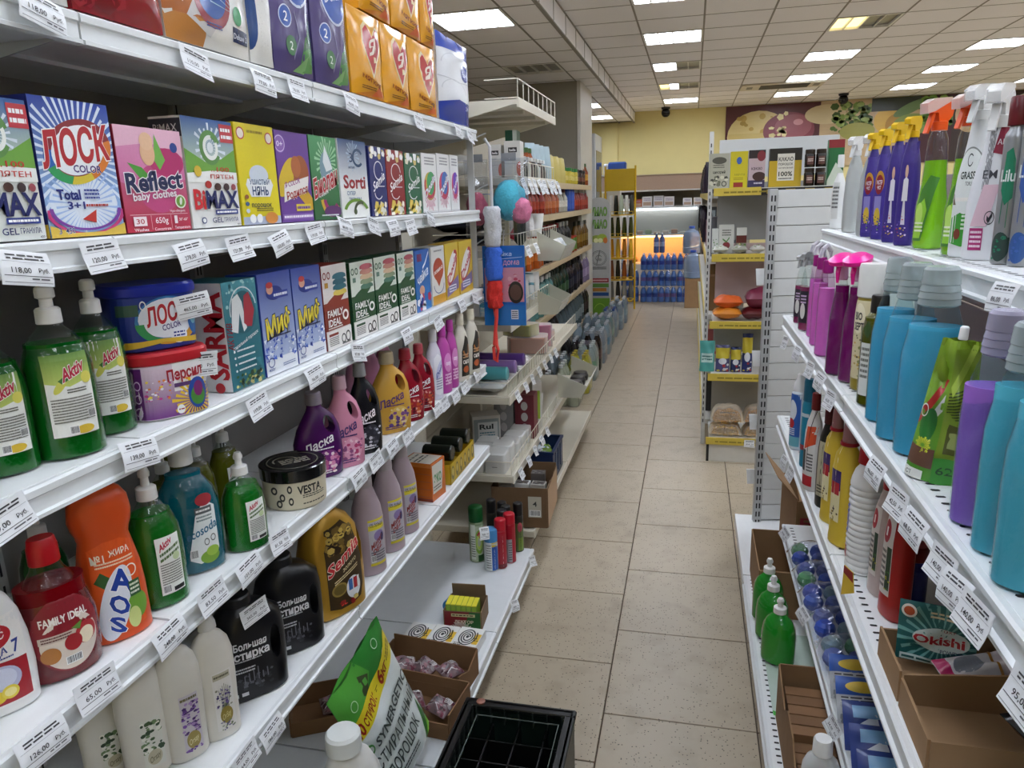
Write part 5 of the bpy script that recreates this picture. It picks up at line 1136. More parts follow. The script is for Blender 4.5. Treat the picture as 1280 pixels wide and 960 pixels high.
for lab, (x, y, h, w) in (('pink liquid bottle with a magenta collar, farthest of three', (0.36,2.34,0.277,0.041)),
                          ('pink liquid bottle with a magenta collar, middle of three', (0.351,2.205,0.281,0.043)),
                          ('pink liquid bottle with a magenta collar, nearest of three', (0.344,2.063,0.286,0.044))):
    t = bottle('cleaner_bottle', lab, 'bottle', (x, y, R2 + .001), -50, PR_PK, w, h, w, shell_mat('f4e4f2', .9), 'bottles on the middle right shelf', None, .62, liquid('ee86de', .1))
    M().loft([(.75 * h, .45 * w / 2, .45 * w / 2), (.76 * h, .62 * w / 2, .62 * w / 2), (.86 * h, .6 * w / 2, .6 * w / 2), (.87 * h, .5 * w / 2, .5 * w / 2)], 18).obj('collar', mat('9a1a78', .3), t)
    M().tube([(0, .25 * w, .86 * h), (0, .1 * w, .95 * h), (0, -.2 * w, 1.0 * h), (0, -.55 * w, .97 * h), (0, -.75 * w, .9 * h)], [w * .12, w * .14, w * .15, w * .13, w * .1], 10).obj('clear_spout', film_mat('e2dfe6', .6, .1), t)
MAG = liquid('8a0f72', .3)
for lab, (x, y, h, w) in (('dark magenta spray bottle with a hot pink trigger, farther of two', (0.341,1.846,0.28,0.051)),
                          ('dark magenta spray bottle with a hot pink trigger, nearer of two', (0.359,1.771,0.286,0.054))):
    t = bottle('spray_bottle', lab, 'bottle', (x, y, R2 + .001), -30, [(0, .9, .9, 3), (.02, 1, 1, 3), (.5, .9, .95, 2.6), (.7, .62, .7, 2.2), (.82, .36, .4), (.86, .34, .36)], w, h * .96, w * .9, CLEAR(), 'bottles on the middle right shelf', None, .78, MAG)
    m = M(); m.loft([(.79 * h, .34 * w / 2, .34 * w / 2), (.8 * h, .42 * w / 2, .42 * w / 2), (.92 * h, .4 * w / 2, .4 * w / 2)], 14); m.obj('collar', mat('d9a8cc', .3), t)
    m = M(); m.loft([(0, .3 * w, .5 * w), (.02 * h, .5 * w, .85 * w), (.05 * h, .52 * w, .9 * w), (.08 * h, .3 * w, .55 * w)], 20, T((0, -.25 * w, .92 * h), 0, 8)); m.obj('trigger_head', mat('f01a9a', .3), t)
    M().tube([(0, -.55 * w, .93 * h), (0, -.7 * w, .86 * h), (0, -.66 * w, .78 * h)], [w * .12, w * .1, w * .06], 8).obj('trigger_lever', mat('f01a9a', .3), t)
def a_sept(p): p.rect(-.85, .1, .85, .72, 'd9cda4', 14); p.ell(-.1, .58, .5, .12, 'efe6c8', 12); p.text('BIO', -.1, .6, .06, '24221c', w=.6, bold=.08); p.text('SEPT', -.05, .52, .06, '24221c', w=.8, bold=.08); p.blobs(-.6, .12, .6, .45, 30, ['c9a84a', '8a8a4a', '5a4a2a', 'b59a5a'], .05, .14, 6)
x, y, h, w = 0.376,1.704,0.271,0.063
t = bottle('cleaner_bottle', 'round bottle with a big white cap and label lettered BIO SEPT', 'bottle', (x, y, R2 + .001), -55, [(0, .9, .9), (.015, 1, 1), (.62, 1, 1), (.7, .94, .94), (.76, .86, .86)], w, h, w, mat('8a7a2a', .3), None, a_sept)
ring_part(t, 'cap', [(.74, .92), (.75, .98), (.97, .96), (1, .88)], w, h, mat('e4e4e0', .35))
def a_olive(p): p.rect(-.85, .1, -.25, .58, 'dfe0da', 6); p.rect(-.2, .14, .75, .66, '6fae2a', 8); p.micro(-.15, .2, .7, .62, 9, 'c9e2a4', 4); p.micro(-.8, .25, -.3, .55, 6, '6a6a60', 3); p.barcode(-.1, .1, .3, .14); p.poly([(-.8, .7), (-.5, .78), (-.2, .7), (-.5, .62)], '2f4a1a')
x, y, h, w = 0.363,1.58,0.221,0.06
t = bottle('cleaner_bottle', 'olive liquid bottle with a black cap and bright green label', 'bottle', (x, y, R2 + .001), -20, [(0, .92, .92), (.015, 1, 1), (.12, 1, 1), (.125, .97, .97), (.14, 1, 1), (.66, 1, 1), (.76, .88, .88), (.84, .56, .56), (.87, .4, .4)], w, h, w, CLEAR(), None, a_olive, .8, liquid('6a6a10', .4))
ring_part(t, 'cap', [(.84, .5), (.85, .56), (.985, .54), (1, .48)], w, h, mat('17130f', .3))
BLU = mat('1f7fa6', .35, trans=.15)
PR_BL = [(0, .88, .84, 2.6), (.015, .97, .97, 2.6), (.4, 1, 1, 2.4), (.55, .98, .98, 2.3), (.66, .86, .88), (.76, .66, .66), (.8, .58, .58), (.82, .56, .56)]
def twotone(lab, x, y, h, w, c, rot, fill=.7, group='bottles on the middle right shelf', capc='c2cccc', d=.7, rings=True):
    t = bottle('cleaner_bottle', lab, 'bottle', (x, y, R2 + .001), rot, PR_BL, w, h, w * d, shell_mat('e6f2f4', .7), group, None, fill, mat(c, .25, trans=.1, vary=.05, scale=10))
    secs = [(.80 * h, .56 * w / 2, .56 * w / 2), (.81 * h, .64 * w / 2, .64 * w / 2)]
    for q in range(3): secs += [(.84 * h + q * .035 * h, (.62 - .03 * q) * w / 2, (.62 - .03 * q) * w / 2), (.843 * h + q * .035 * h, (.645 - .03 * q) * w / 2, (.645 - .03 * q) * w / 2)]
    secs += [(.985 * h, .54 * w / 2, .54 * w / 2), (h, .46 * w / 2, .46 * w / 2)]
    M().loft(secs, 24).obj('cap', film_mat(capc, .68, .12), t)
    return t
for lab, (x, y, h, w) in (('blue liquid bottle with a frosted ribbed cap, farthest of three', (0.362,1.46,0.303,0.075)),
                          ('blue liquid bottle with a frosted ribbed cap, middle of three', (0.363,1.353,0.303,0.086)),
                          ('blue liquid bottle with a frosted ribbed cap, nearest of three', (0.376,1.272,0.304,0.094))):
    twotone(lab, x, y, h, w, '4fb6de', -25)
def a_bag(p):
    p.strip([(-1, 0), (0, 0), (1, 0)], [(-1, 1), (0, 1), (1, 1)], ['4f9a2e', '8cab32']); p.poly([(-1, .5), (-.2, .78), (-.2, .68), (-1, .38)], 'b3302a'); p.poly([(-.9, .36), (-.2, .62), (-.2, .5), (-.7, .36)], 'd6d8d0'); p.ell(-.6, .4, .3, .12, '2f7a34'); p.rays(-.6, .26, .05, .3, 20, 'c9d23a', .4); p.rect(-1, .1, -.15, .24, '6a4a3a'); p.ring(-.85, .5, .14, .05, .2, 'e8ece2'); p.rect(-1, .0, -.4, .07, 'eceee6'); p.text('СТОИК', -.7, .035, .03, '24302a', w=.5)
    p.rect(-.12, .0, 1, .95, '7f9a2e'); p.micro(-.05, .46, .9, .68, 10, '24360f', 5, 4); p.poly([(-.05, .68), (.6, .98), (.9, .98), (.1, .62)], 'a3ba4a'); p.rect(.1, .22, .8, .42, '4a4f1e'); p.rect(.2, .26, .7, .38, '8f9a5a'); p.rect(-.12, 0, 1, .19, '3f9a34'); p.text('624', .4, .1, .06, '24502a', w=.8)
x, y, h, w = 0.364,1.163,0.218,0.084
t = bag('refill_pouch', 'crumpled green refill pouch with a white spout cap', 'pouch', (x, y, R2 + .001), -22, w, w * .55, h * .97, mat('7f9a2e', .3), a_bag, None, .8, 5, (0, 4), taper=.42, crease=.009)
ring_part(t, 'spout_cap', [(.97, .13), (.975, .15), (1.05, .14), (1.06, .1)], w, h, mat('ececea', .35))
LIL = ('lilac liquid bottle with a frosted cap between the pouch and the teal bottles', (0.374,0.998,0.277,0.082))
x, y, h, w = LIL[1]; twotone(LIL[0], x, y, h, w, 'a06cd0', -25, .66, None, 'c4bfd2')
for lab, (x, y, h, w) in (('teal liquid bottle at the right picture edge, farther of two', (0.37,0.916,0.275,0.076)),
                          ('teal liquid bottle at the right picture edge, nearer of two', (0.369,0.834,0.276,0.086))):
    twotone(lab, x, y, h, w, '58bcd2', -25, .74)

# ------------------------------------------------------------------ lower right shelf
t = bottle('spray_can', 'white and blue bathroom spray can at the far end of the lower right shelf', 'can', (0.343,2.398, R3 + .001), -60, CANB, .05, 0.212, .05, mat('c9d2da', .3), None, lambda p: (p.rect(-.9, .05, .9, .85, '2f5fb0', 12), p.ell(0, .6, .6, .16, 'e6ecf2'), p.ell(-.1, .4, .5, .08, 'b3242e'), p.rect(-.9, .05, .9, .2, '6fb4c4', 12), p.micro(-.5, .22, .5, .34, 4, 'e6ecf2', 3)))
ring_part(t, 'nozzle_cap', [(.9, .8), (.91, .84), (1.05, .8), (1.12, .5), (1.2, .45), (1.22, .3)], .05, .2, mat('e6e6e6', .3))
def rbot(nm, lab, K_, c, cap, art, rot, d, prof=PR_TALL, tc=TCAP, group='bottles on the lower right shelf', dx=0):
    x, y, h, w = K_
    return tall(nm, lab, x + dx, y, R3 + .001, w, h, c, cap, art, rot, group, d, prof, tc)
rbot('cleaner_bottle', 'slim teal bottle beside the blue spray can', (0.345,2.23,0.266,0.04), '1f7f9a', '16647e', lambda p: (p.rect(-.8, .2, .8, .26, 'a3323a', 6), p.rect(-.8, .58, .8, .62, 'd2dce0', 6)), -60, .8, [(0, .9, .9), (.02, 1, 1), (.7, 1, 1), (.74, .85, .85), (.76, .8, .8)], [(.75, .86), (.76, .92), (.97, .9), (1, .8)])
def a_wred(p): p.rect(-.8, .1, .8, .62, 'e2e0dc', 8); p.poly([(-.4, .42), (.8, .5), (.8, .68), (-.2, .66)], 'd8522e'); p.text('5%', .2, .56, .08, '1c1c1c', w=.7, bold=.06, rot=60); p.rect(-.7, .2, -.1, .42, '2a2a2c'); p.rect(-.5, .05, .7, .16, 'b3242e', 6); p.micro(.1, .2, .7, .4, 6, '4a4a4a', 3)
rbot('cleaner_bottle', 'white cleaner bottle with a red cap and red percent label', (0.335,2.048,0.271,0.059), 'd9d6d2', '6a1a1e', a_wred, -62, .7)
rbot('cleaner_bottle', 'black bottle with a pale upright label and dark red cap', (0.348,1.928,0.269,0.054), '15140f', '4a1216', lambda p: (p.rect(-.3, .12, .7, .66, 'b9b49a', 8), p.text('ХЛОР', .2, .4, .07, '1f1f1a', w=.9, rot=80, bold=.05), p.micro(-.2, .15, .6, .24, 3, '3a3a30', 3)), -62, .7)
PR_YJ = [(0, .9, .9, 2.6), (.015, 1, 1, 2.6), (.06, 1, 1, 2.6), (.1, .96, .96, 2.6), (.5, .98, .98, 2.6), (.62, 1, 1, 2.5), (.74, .86, .88, 2.3), (.8, .56, .6), (.82, .5, .52)]
def a_yj(p): p.rect(-.75, .2, .3, .6, 'e6dcae', 8); p.rect(-.75, .46, .3, .62, '3a2a6a', 8); p.rect(-.6, .42, .2, .52, 'b3242e'); p.text('ГЕЛЬ', -.2, .57, .05, 'f4eecc', w=.7, bold=.05, rot=70); p.text('+', -.2, .3, .07, '3a2a2a', w=.2, bold=.08); p.blobs(-.6, .2, .2, .28, 10, ['5a4a2a', 'b39a3a'], .06, .1, 4)
for lab, K_ in (('yellow cleaner bottle with a dusky pink cap, farther of two', (0.352,1.837,0.287,0.059)), ('yellow cleaner bottle with a dusky pink cap, nearer of two', (0.356,1.711,0.293,0.07))):
    x, y, h, w = K_; t = tall('cleaner_bottle', lab, x, y, R3 + .001, w, h, 'd2b43a', '9a6a6a', a_yj, -62, 'yellow cleaner bottles on the lower right shelf', .72, PR_YJ, [(.845, .52), (.985, .46), (1, .38)])
    M().loft([(.815 * h, .52 * w / 2, .52 * w / 2), (.82 * h, .58 * w / 2, .58 * w / 2), (.845 * h, .56 * w / 2, .56 * w / 2)], 20).obj('cap_ring', mat('a3182a', .3), t)
rib = [(0, .9, .9), (.012, .98, .98)]
for q in range(15): rib += [(.02 + q * .044, .94, .94), (.034 + q * .044, 1, 1), (.05 + q * .044, 1, 1)]
rib += [(.70, .95, .95), (.76, .8, .8), (.79, .62, .62), (.82, .58, .58)]
x, y, h, w = 0.376,1.588,0.297,0.076
t = bottle('cleaner_bottle', 'white ribbed bottle with a red screw cap', 'bottle', (x, y, R3 + .001), -75, rib, w, h, w, mat('e2e2e0', .35), None, lambda p: (p.rect(-.75, .1, -.1, .62, 'e6e6e4', 6), p.poly([(-.75, .3), (-.1, .3), (-.1, .52), (-.75, .48)], '2b3f9a'), p.rect(-.75, .1, -.1, .2, 'a3242e', 6)), zs=.006)
ring_part(t, 'screw_cap', [(.81, .62), (.815, .7), (.98, .62), (1, .54)], w, h, mat('a3121a', .3))
PR_RD = [(0, .9, .9, 2.6), (.02, 1, 1, 2.6), (.12, 1, 1, 2.6), (.13, .97, .97, 2.6), (.55, .97, .97, 2.6), (.7, .8, .82, 2.3), (.8, .5, .55), (.83, .42, .46)]
def a_red(p): p.rect(-.8, .16, .35, .7, 'd8cfc8', 8); p.ell(-.3, .6, .34, .08, 'a3242e'); p.text('1', -.3, .6, .06, 'f0e8e4', w=.15, bold=.06); p.rect(-.1, .2, .3, .5, '2a3f2a'); p.micro(-.75, .2, -.15, .48, 7, '5a5250', 3); p.blobs(-.05, .2, .28, .34, 8, ['c2ba3a', '4a7a3a'], .06, .1, 3)
for lab, K_, c in (('red bottle with a pale label, half behind the ribbed bottle', (0.387,1.489,0.269,0.055), 'b9a8a2'), ('red bottle with a tall label beside the blue red-capped bottle', (0.393,1.405,0.289,0.064), 'a3221e')):
    x, y, h, w = K_; tall('cleaner_bottle', lab, x, y, R3 + .001, w, h, c, 'a3121a', a_red, -70, 'red bottles on the lower right shelf', .7, PR_RD, TCAP)
x, y, h, w = 0.44,1.474,0.12,0.054
t = bottle('cleaner_bottle', 'small dark blue bottle with a dark red cap', 'bottle', (x, y, R3 + .001), -40, [(0, .9, .9), (.02, 1, 1), (.6, 1, 1), (.64, .9, .9), (.74, .88, .88), (.76, .86, .86)], w, h, w, mat('1c1f78', .3))
ring_part(t, 'cap', [(.75, .9), (.76, .96), (.97, .94), (1, .84)], w, h, mat('7a1016', .3))
def a_ok(p):
    p.strip([(-1, -1), (1, -1)], [(-1, 1), (1, 1)], ['1f5a58', '2a6a6a']); p.rays(.1, -.1, .1, 1.3, 24, '6fa8a4', .2); p.ell(.1, -.1, .72, .4, 'cfdedc', 18); p.text('Okishi', .05, -.1, .3, 'b3242e', w=1.3, bold=.09, out='f2eeea', ow=.05); p.text('POWDER', .4, -.45, .12, '2a4a6a', w=.6); p.micro(-.2, .55, .85, .8, 2, 'd8c9a4', 4); p.ell(-.75, .7, .2, .22, 'e2e0d4'); p.ell(-.75, .7, .14, .15, 'b3502e'); p.text('OXY', .3, .25, .1, 'a3424a', w=.3); p.rect(-.9, -.95, .6, -.75, 'c9dcd8'); p.micro(-.85, -.93, .55, -.78, 1, '1f5a58', 5)
t = pillow('powder_sachet', 'teal powder sachet lettered Okishi leaning in the cardboard tray', 'packet', (0.416,1.243, R3 + .07), -14, .115, .10, .02, mat('215e5c', .3), a_ok, None, 3, (78, 0), printname='front_print')

def open_box(name, label, loc, rot, w, d, h, th=.004, flaps=(), group=None, tilt=0, card=None, torn=None, cat='box'):
    """cardboard box with an open top; each wall a part; flaps = (side, length, angle)"""
    t = thing(name, label, cat, loc, rot, group); c = card or CARD
    if tilt: t.rotation_euler = (math.radians(tilt), 0, math.radians(rot))
    M().box(-w / 2, w / 2, -d / 2, d / 2, 0, th).obj('bottom', c, t, None)
    r = random.Random(int(w * 1e4))
    def wall(a, b, hh, nm='wall'):
        n = 10; m = M(); L_ = math.hypot(b[0] - a[0], b[1] - a[1]); dx, dy = (b[0] - a[0]) / L_, (b[1] - a[1]) / L_; nx, ny = dy * th, -dx * th
        top = [hh(i / n) if callable(hh) else hh for i in range(n + 1)]
        vs = []
        for o_ in (0, 1):
            for i in range(n + 1):
                px_, py_ = a[0] + (b[0] - a[0]) * i / n + nx * o_, a[1] + (b[1] - a[1]) * i / n + ny * o_
                vs += [(px_, py_, 0), (px_, py_, top[i])]
        k = 2 * (n + 1); fs = []
        for i in range(n): fs += [(2 * i, 2 * i + 2, 2 * i + 3, 2 * i + 1), (k + 2 * i, k + 2 * i + 1, k + 2 * i + 3, k + 2 * i + 2), (2 * i + 1, 2 * i + 3, k + 2 * i + 3, k + 2 * i + 1)]
        fs += [(0, 1, k + 1, k), (2 * n, k + 2 * n, k + 2 * n + 1, 2 * n + 1)]
        m.add(vs, fs).obj(nm, c, t, None)
    hh = torn or {}
    wall((-w / 2, -d / 2), (w / 2, -d / 2), hh.get('f', h)); wall((w / 2, -d / 2), (w / 2, d / 2), hh.get('r', h)); wall((w / 2, d / 2), (-w / 2, d / 2), hh.get('b', h)); wall((-w / 2, d / 2), (-w / 2, -d / 2), hh.get('l', h))
    for s_, ln, ang in flaps:
        k = M(); ww, base = (w, d / 2) if s_ in 'fb' else (d, w / 2)
        k.box(-ww / 2 + .004, ww / 2 - .004, -.0015, .0015, 0, ln, T((0, 0, 0), 0, ang))
        rz = {'f': 0, 'r': 90, 'b': 180, 'l': 270}[s_]
        k.obj('flap', c, t, None, loc=Matrix.Rotation(math.radians(rz), 3, 'Z') @ Vector((0, -base, h)), rot=(0, 0, math.radians(rz)))
    return t
cut1 = lambda u: .055 + .02 * (2 * u - 1) ** 2
p1 = Vector((0.408,1.183)); p2 = Vector((0.392,1.023))
open_box('cardboard_tray', 'cut-down cardboard tray holding the teal sachet', (.475, p1[1] + .02, R3 + .001), 0, .27, .13, .07, torn={'l': .055, 'f': lambda u: .045 + .03 * u, 'b': .05, 'r': .08}, group='cut-down cardboard trays on the lower right shelf', cat='tray')
open_box('cardboard_tray', 'nearest cut-down cardboard tray in front of the sachet tray', (.475, p1[1] - .125, R3 + .001), 0, .27, .14, .07, torn={'l': .05, 'f': .05, 'b': lambda u: .085 - .03 * u, 'r': .08}, group='cut-down cardboard trays on the lower right shelf', cat='tray')
pillow('hair_dye_packet', 'white and crimson packet lying in the sachet tray', 'packet', (.475, p1[1] + .0, R3 + .035), 12, .15, .05, .02, mat('d8cfd2', .3), lambda p: (p.rect(-1, -1, -.75, 1, 'b3185a'), p.rect(-.75, -1, .1, 1, 'dcd8da'), p.ell(-.4, 0, .3, .6, '8a8f9a'), p.rect(.1, -1, .16, 1, 'b5803a'), p.rect(.5, -1, 1, 1, '8a1430'), p.text('Iris', .72, 0, .5, 'e8d4da', w=.42)), None, 4, (12, -8))
pillow('dark_packet', 'dark plastic packet in the nearest cardboard tray', 'packet', (.52, p1[1] - .125, R3 + .012), 20, .11, .08, .04, mat('25262b', .2), None, None, 6, (4, 0))

# ------------------------------------------------------------------ low right shelf and base
random.seed(3)
FILM = shell_mat('eef2fa', 1.2)
for k, (px_, y) in enumerate((( .44, 2.45), (.44, 2.31), (.44, 2.17), (.45, 2.03), (.45, 1.89))):
    lab = 'clear bag of round pan scourers, ' + ('farthest', 'second from the far end', 'middle one', 'second nearest', 'nearest')[k] + ' on the low right shelf'
    t = thing('scourer_bag', lab, 'packet', (px_, y, R4 + .002), 0, 'scourer bags on the low right shelf')
    b_, dep = bag_shell(.17, .12, .13, .6, seed=k); m = M()
    m.add(b_.v, b_.f, T((.085, 0, .055)) @ Matrix.Rotation(math.radians(90), 4, 'Y') @ Matrix.Rotation(math.radians(90), 4, 'Z') @ T((0, 0, -.0)))
    m = M(); m.grid(lambda u, v: ((u - .5) * .19, (v - .5) * .13, .075 * max(.03, (1 - abs(2 * u - 1) ** 3) * (1 - abs(2 * v - 1) ** 3)) ** .5 + .004 * math.sin(20 * u + k) * math.sin(17 * v)), 14, 10)
    m.obj('wrapper', FILM, t, 60)
    for q, (a, b2) in enumerate(((-.06, -.03), (-.055, .03), (0, -.032), (0.005, .03), (.055, -.028), (.058, .032))):
        s_ = M(); s_.sphere((a, b2, .03), .029, .029, .026, 10, 6)
        s_.obj('scourer', mat(('2f4aa0', '5a9a6a', '4a62b0', '3a5ac0', '6a7ab8', '8aa8b0')[(q + k) % 6], .35, bump=.3, scale=90), t)
def a_spg(p): p.rect(-1, -1, 1, 1, '24408a'); p.rect(-1, -1, -.1, 1, '2a3f86'); p.poly([(-.9, -.2), (-.3, .5), (-.15, -.9), (-.8, -.9)], 'dfe6ee'); p.rect(-.8, .3, -.2, .8, '7fb0dc'); p.rect(-.05, -1, .1, 1, '8a4a30'); p.rect(.1, -1, 1, 1, '5a5a48'); p.micro(.15, -.8, .95, .7, 6, 'c9c79a', 5); p.ell(.2, -.8, .12, .14, 'd2e23a'); p.ell(.5, -.8, .12, .14, 'd2e23a')
def a_net(p): p.rect(-1, -1, 1, 1, 'b9bcc0'); p.rect(-1, .2, 1, 1, '2f5ab0'); p.micro(-.9, -.1, .9, .15, 2, '1c1c24', 3); p.ell(-.4, .55, .4, .25, 'e6c84a'); p.blobs(.0, .3, .9, .9, 12, ['e8ecf2', '7aa0dc', 'c23a3a'], .1, .2, 4); p.blobs(-.9, -.95, .9, -.2, 60, ['8d9094', '7a7c80', 'a3a6aa'], .05, .1, 4)
def a_blue(p): p.rect(-1, -1, 1, 1, '3a7ac0'); p.rect(-1, .7, 1, 1, 'dfe6ee'); p.poly([(-.5, -1), (.1, -1), (.2, .3), (-.5, .4)], '7fb0e0'); p.ell(.5, -.2, .4, .5, '2a5aa0'); p.blobs(-.9, -.9, .9, .6, 12, ['5a92d0', '2f66ae'], .1, .25, 4)
for k, (y, art, lab, c) in enumerate(((1.77, a_net, 'blue and grey scrubber packet with a yellow spot, farther of two', '9aa0a8'), (1.68, a_net, 'blue and grey scrubber packet with a yellow spot, nearer of two', '9aa0a8'),
                                   (1.59, a_spg, 'navy sponge packet, farthest of three', '2a3f86'), (1.51, a_spg, 'navy sponge packet, middle of three', '2a3f86'), (1.43, a_spg, 'navy sponge packet, nearest of three', '2a3f86'),
                                   (1.33, a_blue, 'light blue cloth packet nearest on the low right shelf', '3a7ac0'))):
    pillow('sponge_packet', lab, 'packet', (.455, y, R4 + .034), 0, .19, .105, .04, mat(c, .3), art, 'sponge packets on the low right shelf', k, (48, 0))
# boxes and green bottles on the base
bx, by = 0.277,2.367
BXC = mat('8f6f4e', .85, vary=.12, scale=18, bump=.2)
open_box('cardboard_box', 'empty brown cardboard box behind the green bottles on the right base', (.345, 2.645, .153), 0, .17, .34, .175, group=None, card=BXC)
t = open_box('cardboard_box', 'torn cardboard box with red lettering under the low right shelf end', (.56, 2.98, .153), 4, .3, .3, .3, flaps=(('l', .12, 40), ('f', .1, -60)), card=BXC)
p = P(1, 1); p.text('Борд', 0, .21, .04, 'a3323a', w=.2, bold=.07); p.on('lettering', t, lambda s, z, q: (s - .04, -.15 - .004 - q, z), smooth=None)
t = thing('plastic_sheet', 'wavy green sheet lying under the green bottles', 'sheet', (.36, 2.16, .1545), 0)
m = M(); m.grid(lambda u, v: (.0 + (u - .5) * .2, (v - .5) * .42, .001 + .002 * math.sin(9 * u) * (1 - v)), 10, 10); m.obj('sheet', mat('b9c9bc', .4), t, 60)
m = M(); m.grid(lambda u, v: (-.05 + (u - .5) * .1, -.21 + (v - .5) * .02 - .01 * math.sin(u * 5), .0035), 8, 2); m.obj('green_edge', mat('3fae3a', .4), t, 60)
for lab, (x, y, h, w) in (('unlabelled green pump bottle on the right base, farthest of three', (0.288,2.456,0.226,0.106)), ('unlabelled green pump bottle on the right base, middle of three', (0.291,2.346,0.219,0.107)), ('unlabelled green pump bottle on the right base, nearest of three', (0.298,2.215,0.213,0.107))):
    pump(lab, x, y, .160, w, h, liquid('2cae34', .2), None, -30, 'green pump bottles on the right base', .86)
t = open_box('cardboard_box', 'open carton packed with flat brown boxes on the near right base', (.385, 1.69, .153), 0, .23, .5, .17, card=BXC, torn={'l': lambda u: .17 - .06 * (1 - abs(2 * u - 1)) * (math.sin(9 * u) > 0), 'f': .1, 'b': .17, 'r': .15})
BRC = [mat('8a6646', .8, vary=.1, scale=25), mat('7d5c3f', .8, vary=.1, scale=25)]
for r_ in range(11):
    for c_ in range(2):
        h_ = .11 if r_ < 5 else .09
        o = M().box(-.05, .05, -.018, .018, 0, h_, c=.001).obj('flat_carton', BRC[(r_ + c_) % 2], None, None)
        o.location = (.385 - .054 + .106 * c_, 1.905 - .04 * r_ - .004 * c_, .1575); o.rotation_euler = (0, 0, .02 * ((r_ * 3 + c_) % 3 - 1))
        tag(o, 'flat brown carton in the near right box, %s row, %s from the far end' % (('left', 'right')[c_], ORD[r_].replace('nearest', 'first')), 'box', 'flat brown cartons packed in the near right box')
x, y, h, w = 0.302,1.524,0.09,0.061
t = bottle('cleaner_bottle', 'clear bottle with a white screw cap cut by the bottom picture edge on the right', 'bottle', (.311, 1.52, .272), 0, PR_TALL, .085, .14, .085, film_mat('eef2f2', .6), None)
ring_part(t, 'screw_cap', [(.83, .44), (.84, .5), (1.06, .48), (1.1, .42)], .085, .14, mat('eeeeec', .35))


# ------------------------------------------------------------------ top shelf, left: paper goods
ZT = L_SHELVES['top']
def yw(a, b): return (a + b) / 2, b - a
def soft_pack(lab, y0, y1, h, c, art, d=.12, group=None, x=-.815, z=None, nm='tissue_pack', seed=1, film=True, bulge=.012, cat='packet'):
    """plastic-wrapped paper pack: a soft block with rounded, slightly lumpy sides"""
    t = thing(nm, lab, cat, (x - d / 2, (y0 + y1) / 2, (z if z is not None else ZT) + .006), 90, group)
    w = (y1 - y0) * .985; r = random.Random(seed); ph = [r.uniform(0, 6) for _ in range(4)]
    secs = []
    def fr(s, zz): return -d / 2 - bulge * max(0, 1 - (2 * abs(s) / w) ** 4) * max(0, 1 - abs(2 * zz / h - 1) ** 4) - .0018 * math.sin(40 * s + ph[0] + 25 * zz) * math.sin(33 * zz + ph[1])
    m = M(); n = 10
    m.grid(lambda u, v: ((u - .5) * w, fr((u - .5) * w, v * h), v * h), n, n); m.grid(lambda u, v: ((u - .5) * w, d / 2, v * h), 1, 1)
    for sg in (-1, 1): m.grid(lambda u, v: (sg * w / 2 * (1 + .02 * math.sin(PI * u) * math.sin(PI * v)), -d / 2 + d * u, v * h), 4, n)
    m.grid(lambda u, v: ((u - .5) * w, -d / 2 + d * v, h + .006 * math.sin(PI * u) * math.sin(PI * v)), 6, 6); m.grid(lambda u, v: ((u - .5) * w, -d / 2 + d * v, 0), 1, 1)
    m.obj('pack', mat(c, .22, coat=.5), t, 50)
    if art:
        p = P(w / 2, h); art(p); p.clip(-w / 2, 0, w / 2, h); p.on('front_print', t, lambda s, zz, q: (s, fr(s, zz) - .0006 - q, zz), step=w / 10, zs=h / 10, rough=.18, smooth=60)
    return t
def Yat(px_, x=-.815): return 0
def a_towel(p):
    p.rect(-1, 0, 1, 1, 'dedad2'); p.rect(-1, .0, -.2, .26, 'b87a3c'); p.rect(-1, .26, -.2, .6, 'a8602a'); p.poly([(-.6, .26), (-.1, .1), (.5, .6), (-.3, .6)], 'c9c4c2'); p.ell(0, .5, .45, .3, '8a2430'); p.ell(0, .52, .34, .22, '24509a'); p.text('OH', -.8, .42, .1, 'e8d8c8', w=.3); p.micro(-.2, .2, .2, .26, 2, '3a4a8a', 3); p.ell(.65, .42, .13, .1, '4f9a6a'); p.rays(.65, .42, .1, .7, 8, '9fc8d8', .06, 90, 180); p.poly([(.5, .14), (.95, .14), (.95, .28), (.5, .3)], '1d2a4e'); p.text('Deluxe 2', .72, .21, .06, 'e8ecf2', w=.4)
def a_paper2(p): p.rect(-1, 0, 1, 1, 'dedcd6'); p.ell(-1, .4, .5, .3, '24447a'); p.blobs(-.4, .1, .9, .9, 120, ['cfccc6', 'e8e6e2'], .02, .05, 4)
def a_purple(p):
    p.strip([(-1, 0), (0, 0), (1, 0)], [(-1, 1), (0, 1), (1, 1)], ['4a4070', '574a7e']); p.poly([(.1, .02), (.9, .05), (1, .4), (.4, .32)], '4f8a4a'); p.poly([(-.2, .02), (.4, .02), (.6, .18)], '7aa86a'); p.poly([(.3, .2), (.7, .5), (1, .3)], '3f6a4a'); p.ell(.1, .82, .75, .28, '3f5fb0', 16); p.ring(.1, .82, .75, .28, .08, 'c9d0e6'); p.text('Delux', .1, .82, .12, 'dfe4f2', w=1.0, sh=.2, rot=6); p.ell(-.5, .44, .26, .09, '3a5aa8'); p.ring(-.5, .44, .26, .09, .12, 'c9d0e6'); p.text('2', -.5, .44, .08, 'f0f2f8', w=.16); p.ell(-.3, .22, .25, .08, '2f6a3a'); p.text('2', -.3, .22, .07, 'e0ecdc', w=.15); p.line([(-.1, .5), (.1, .3), (-.2, .12)], .03, '8a86a8')
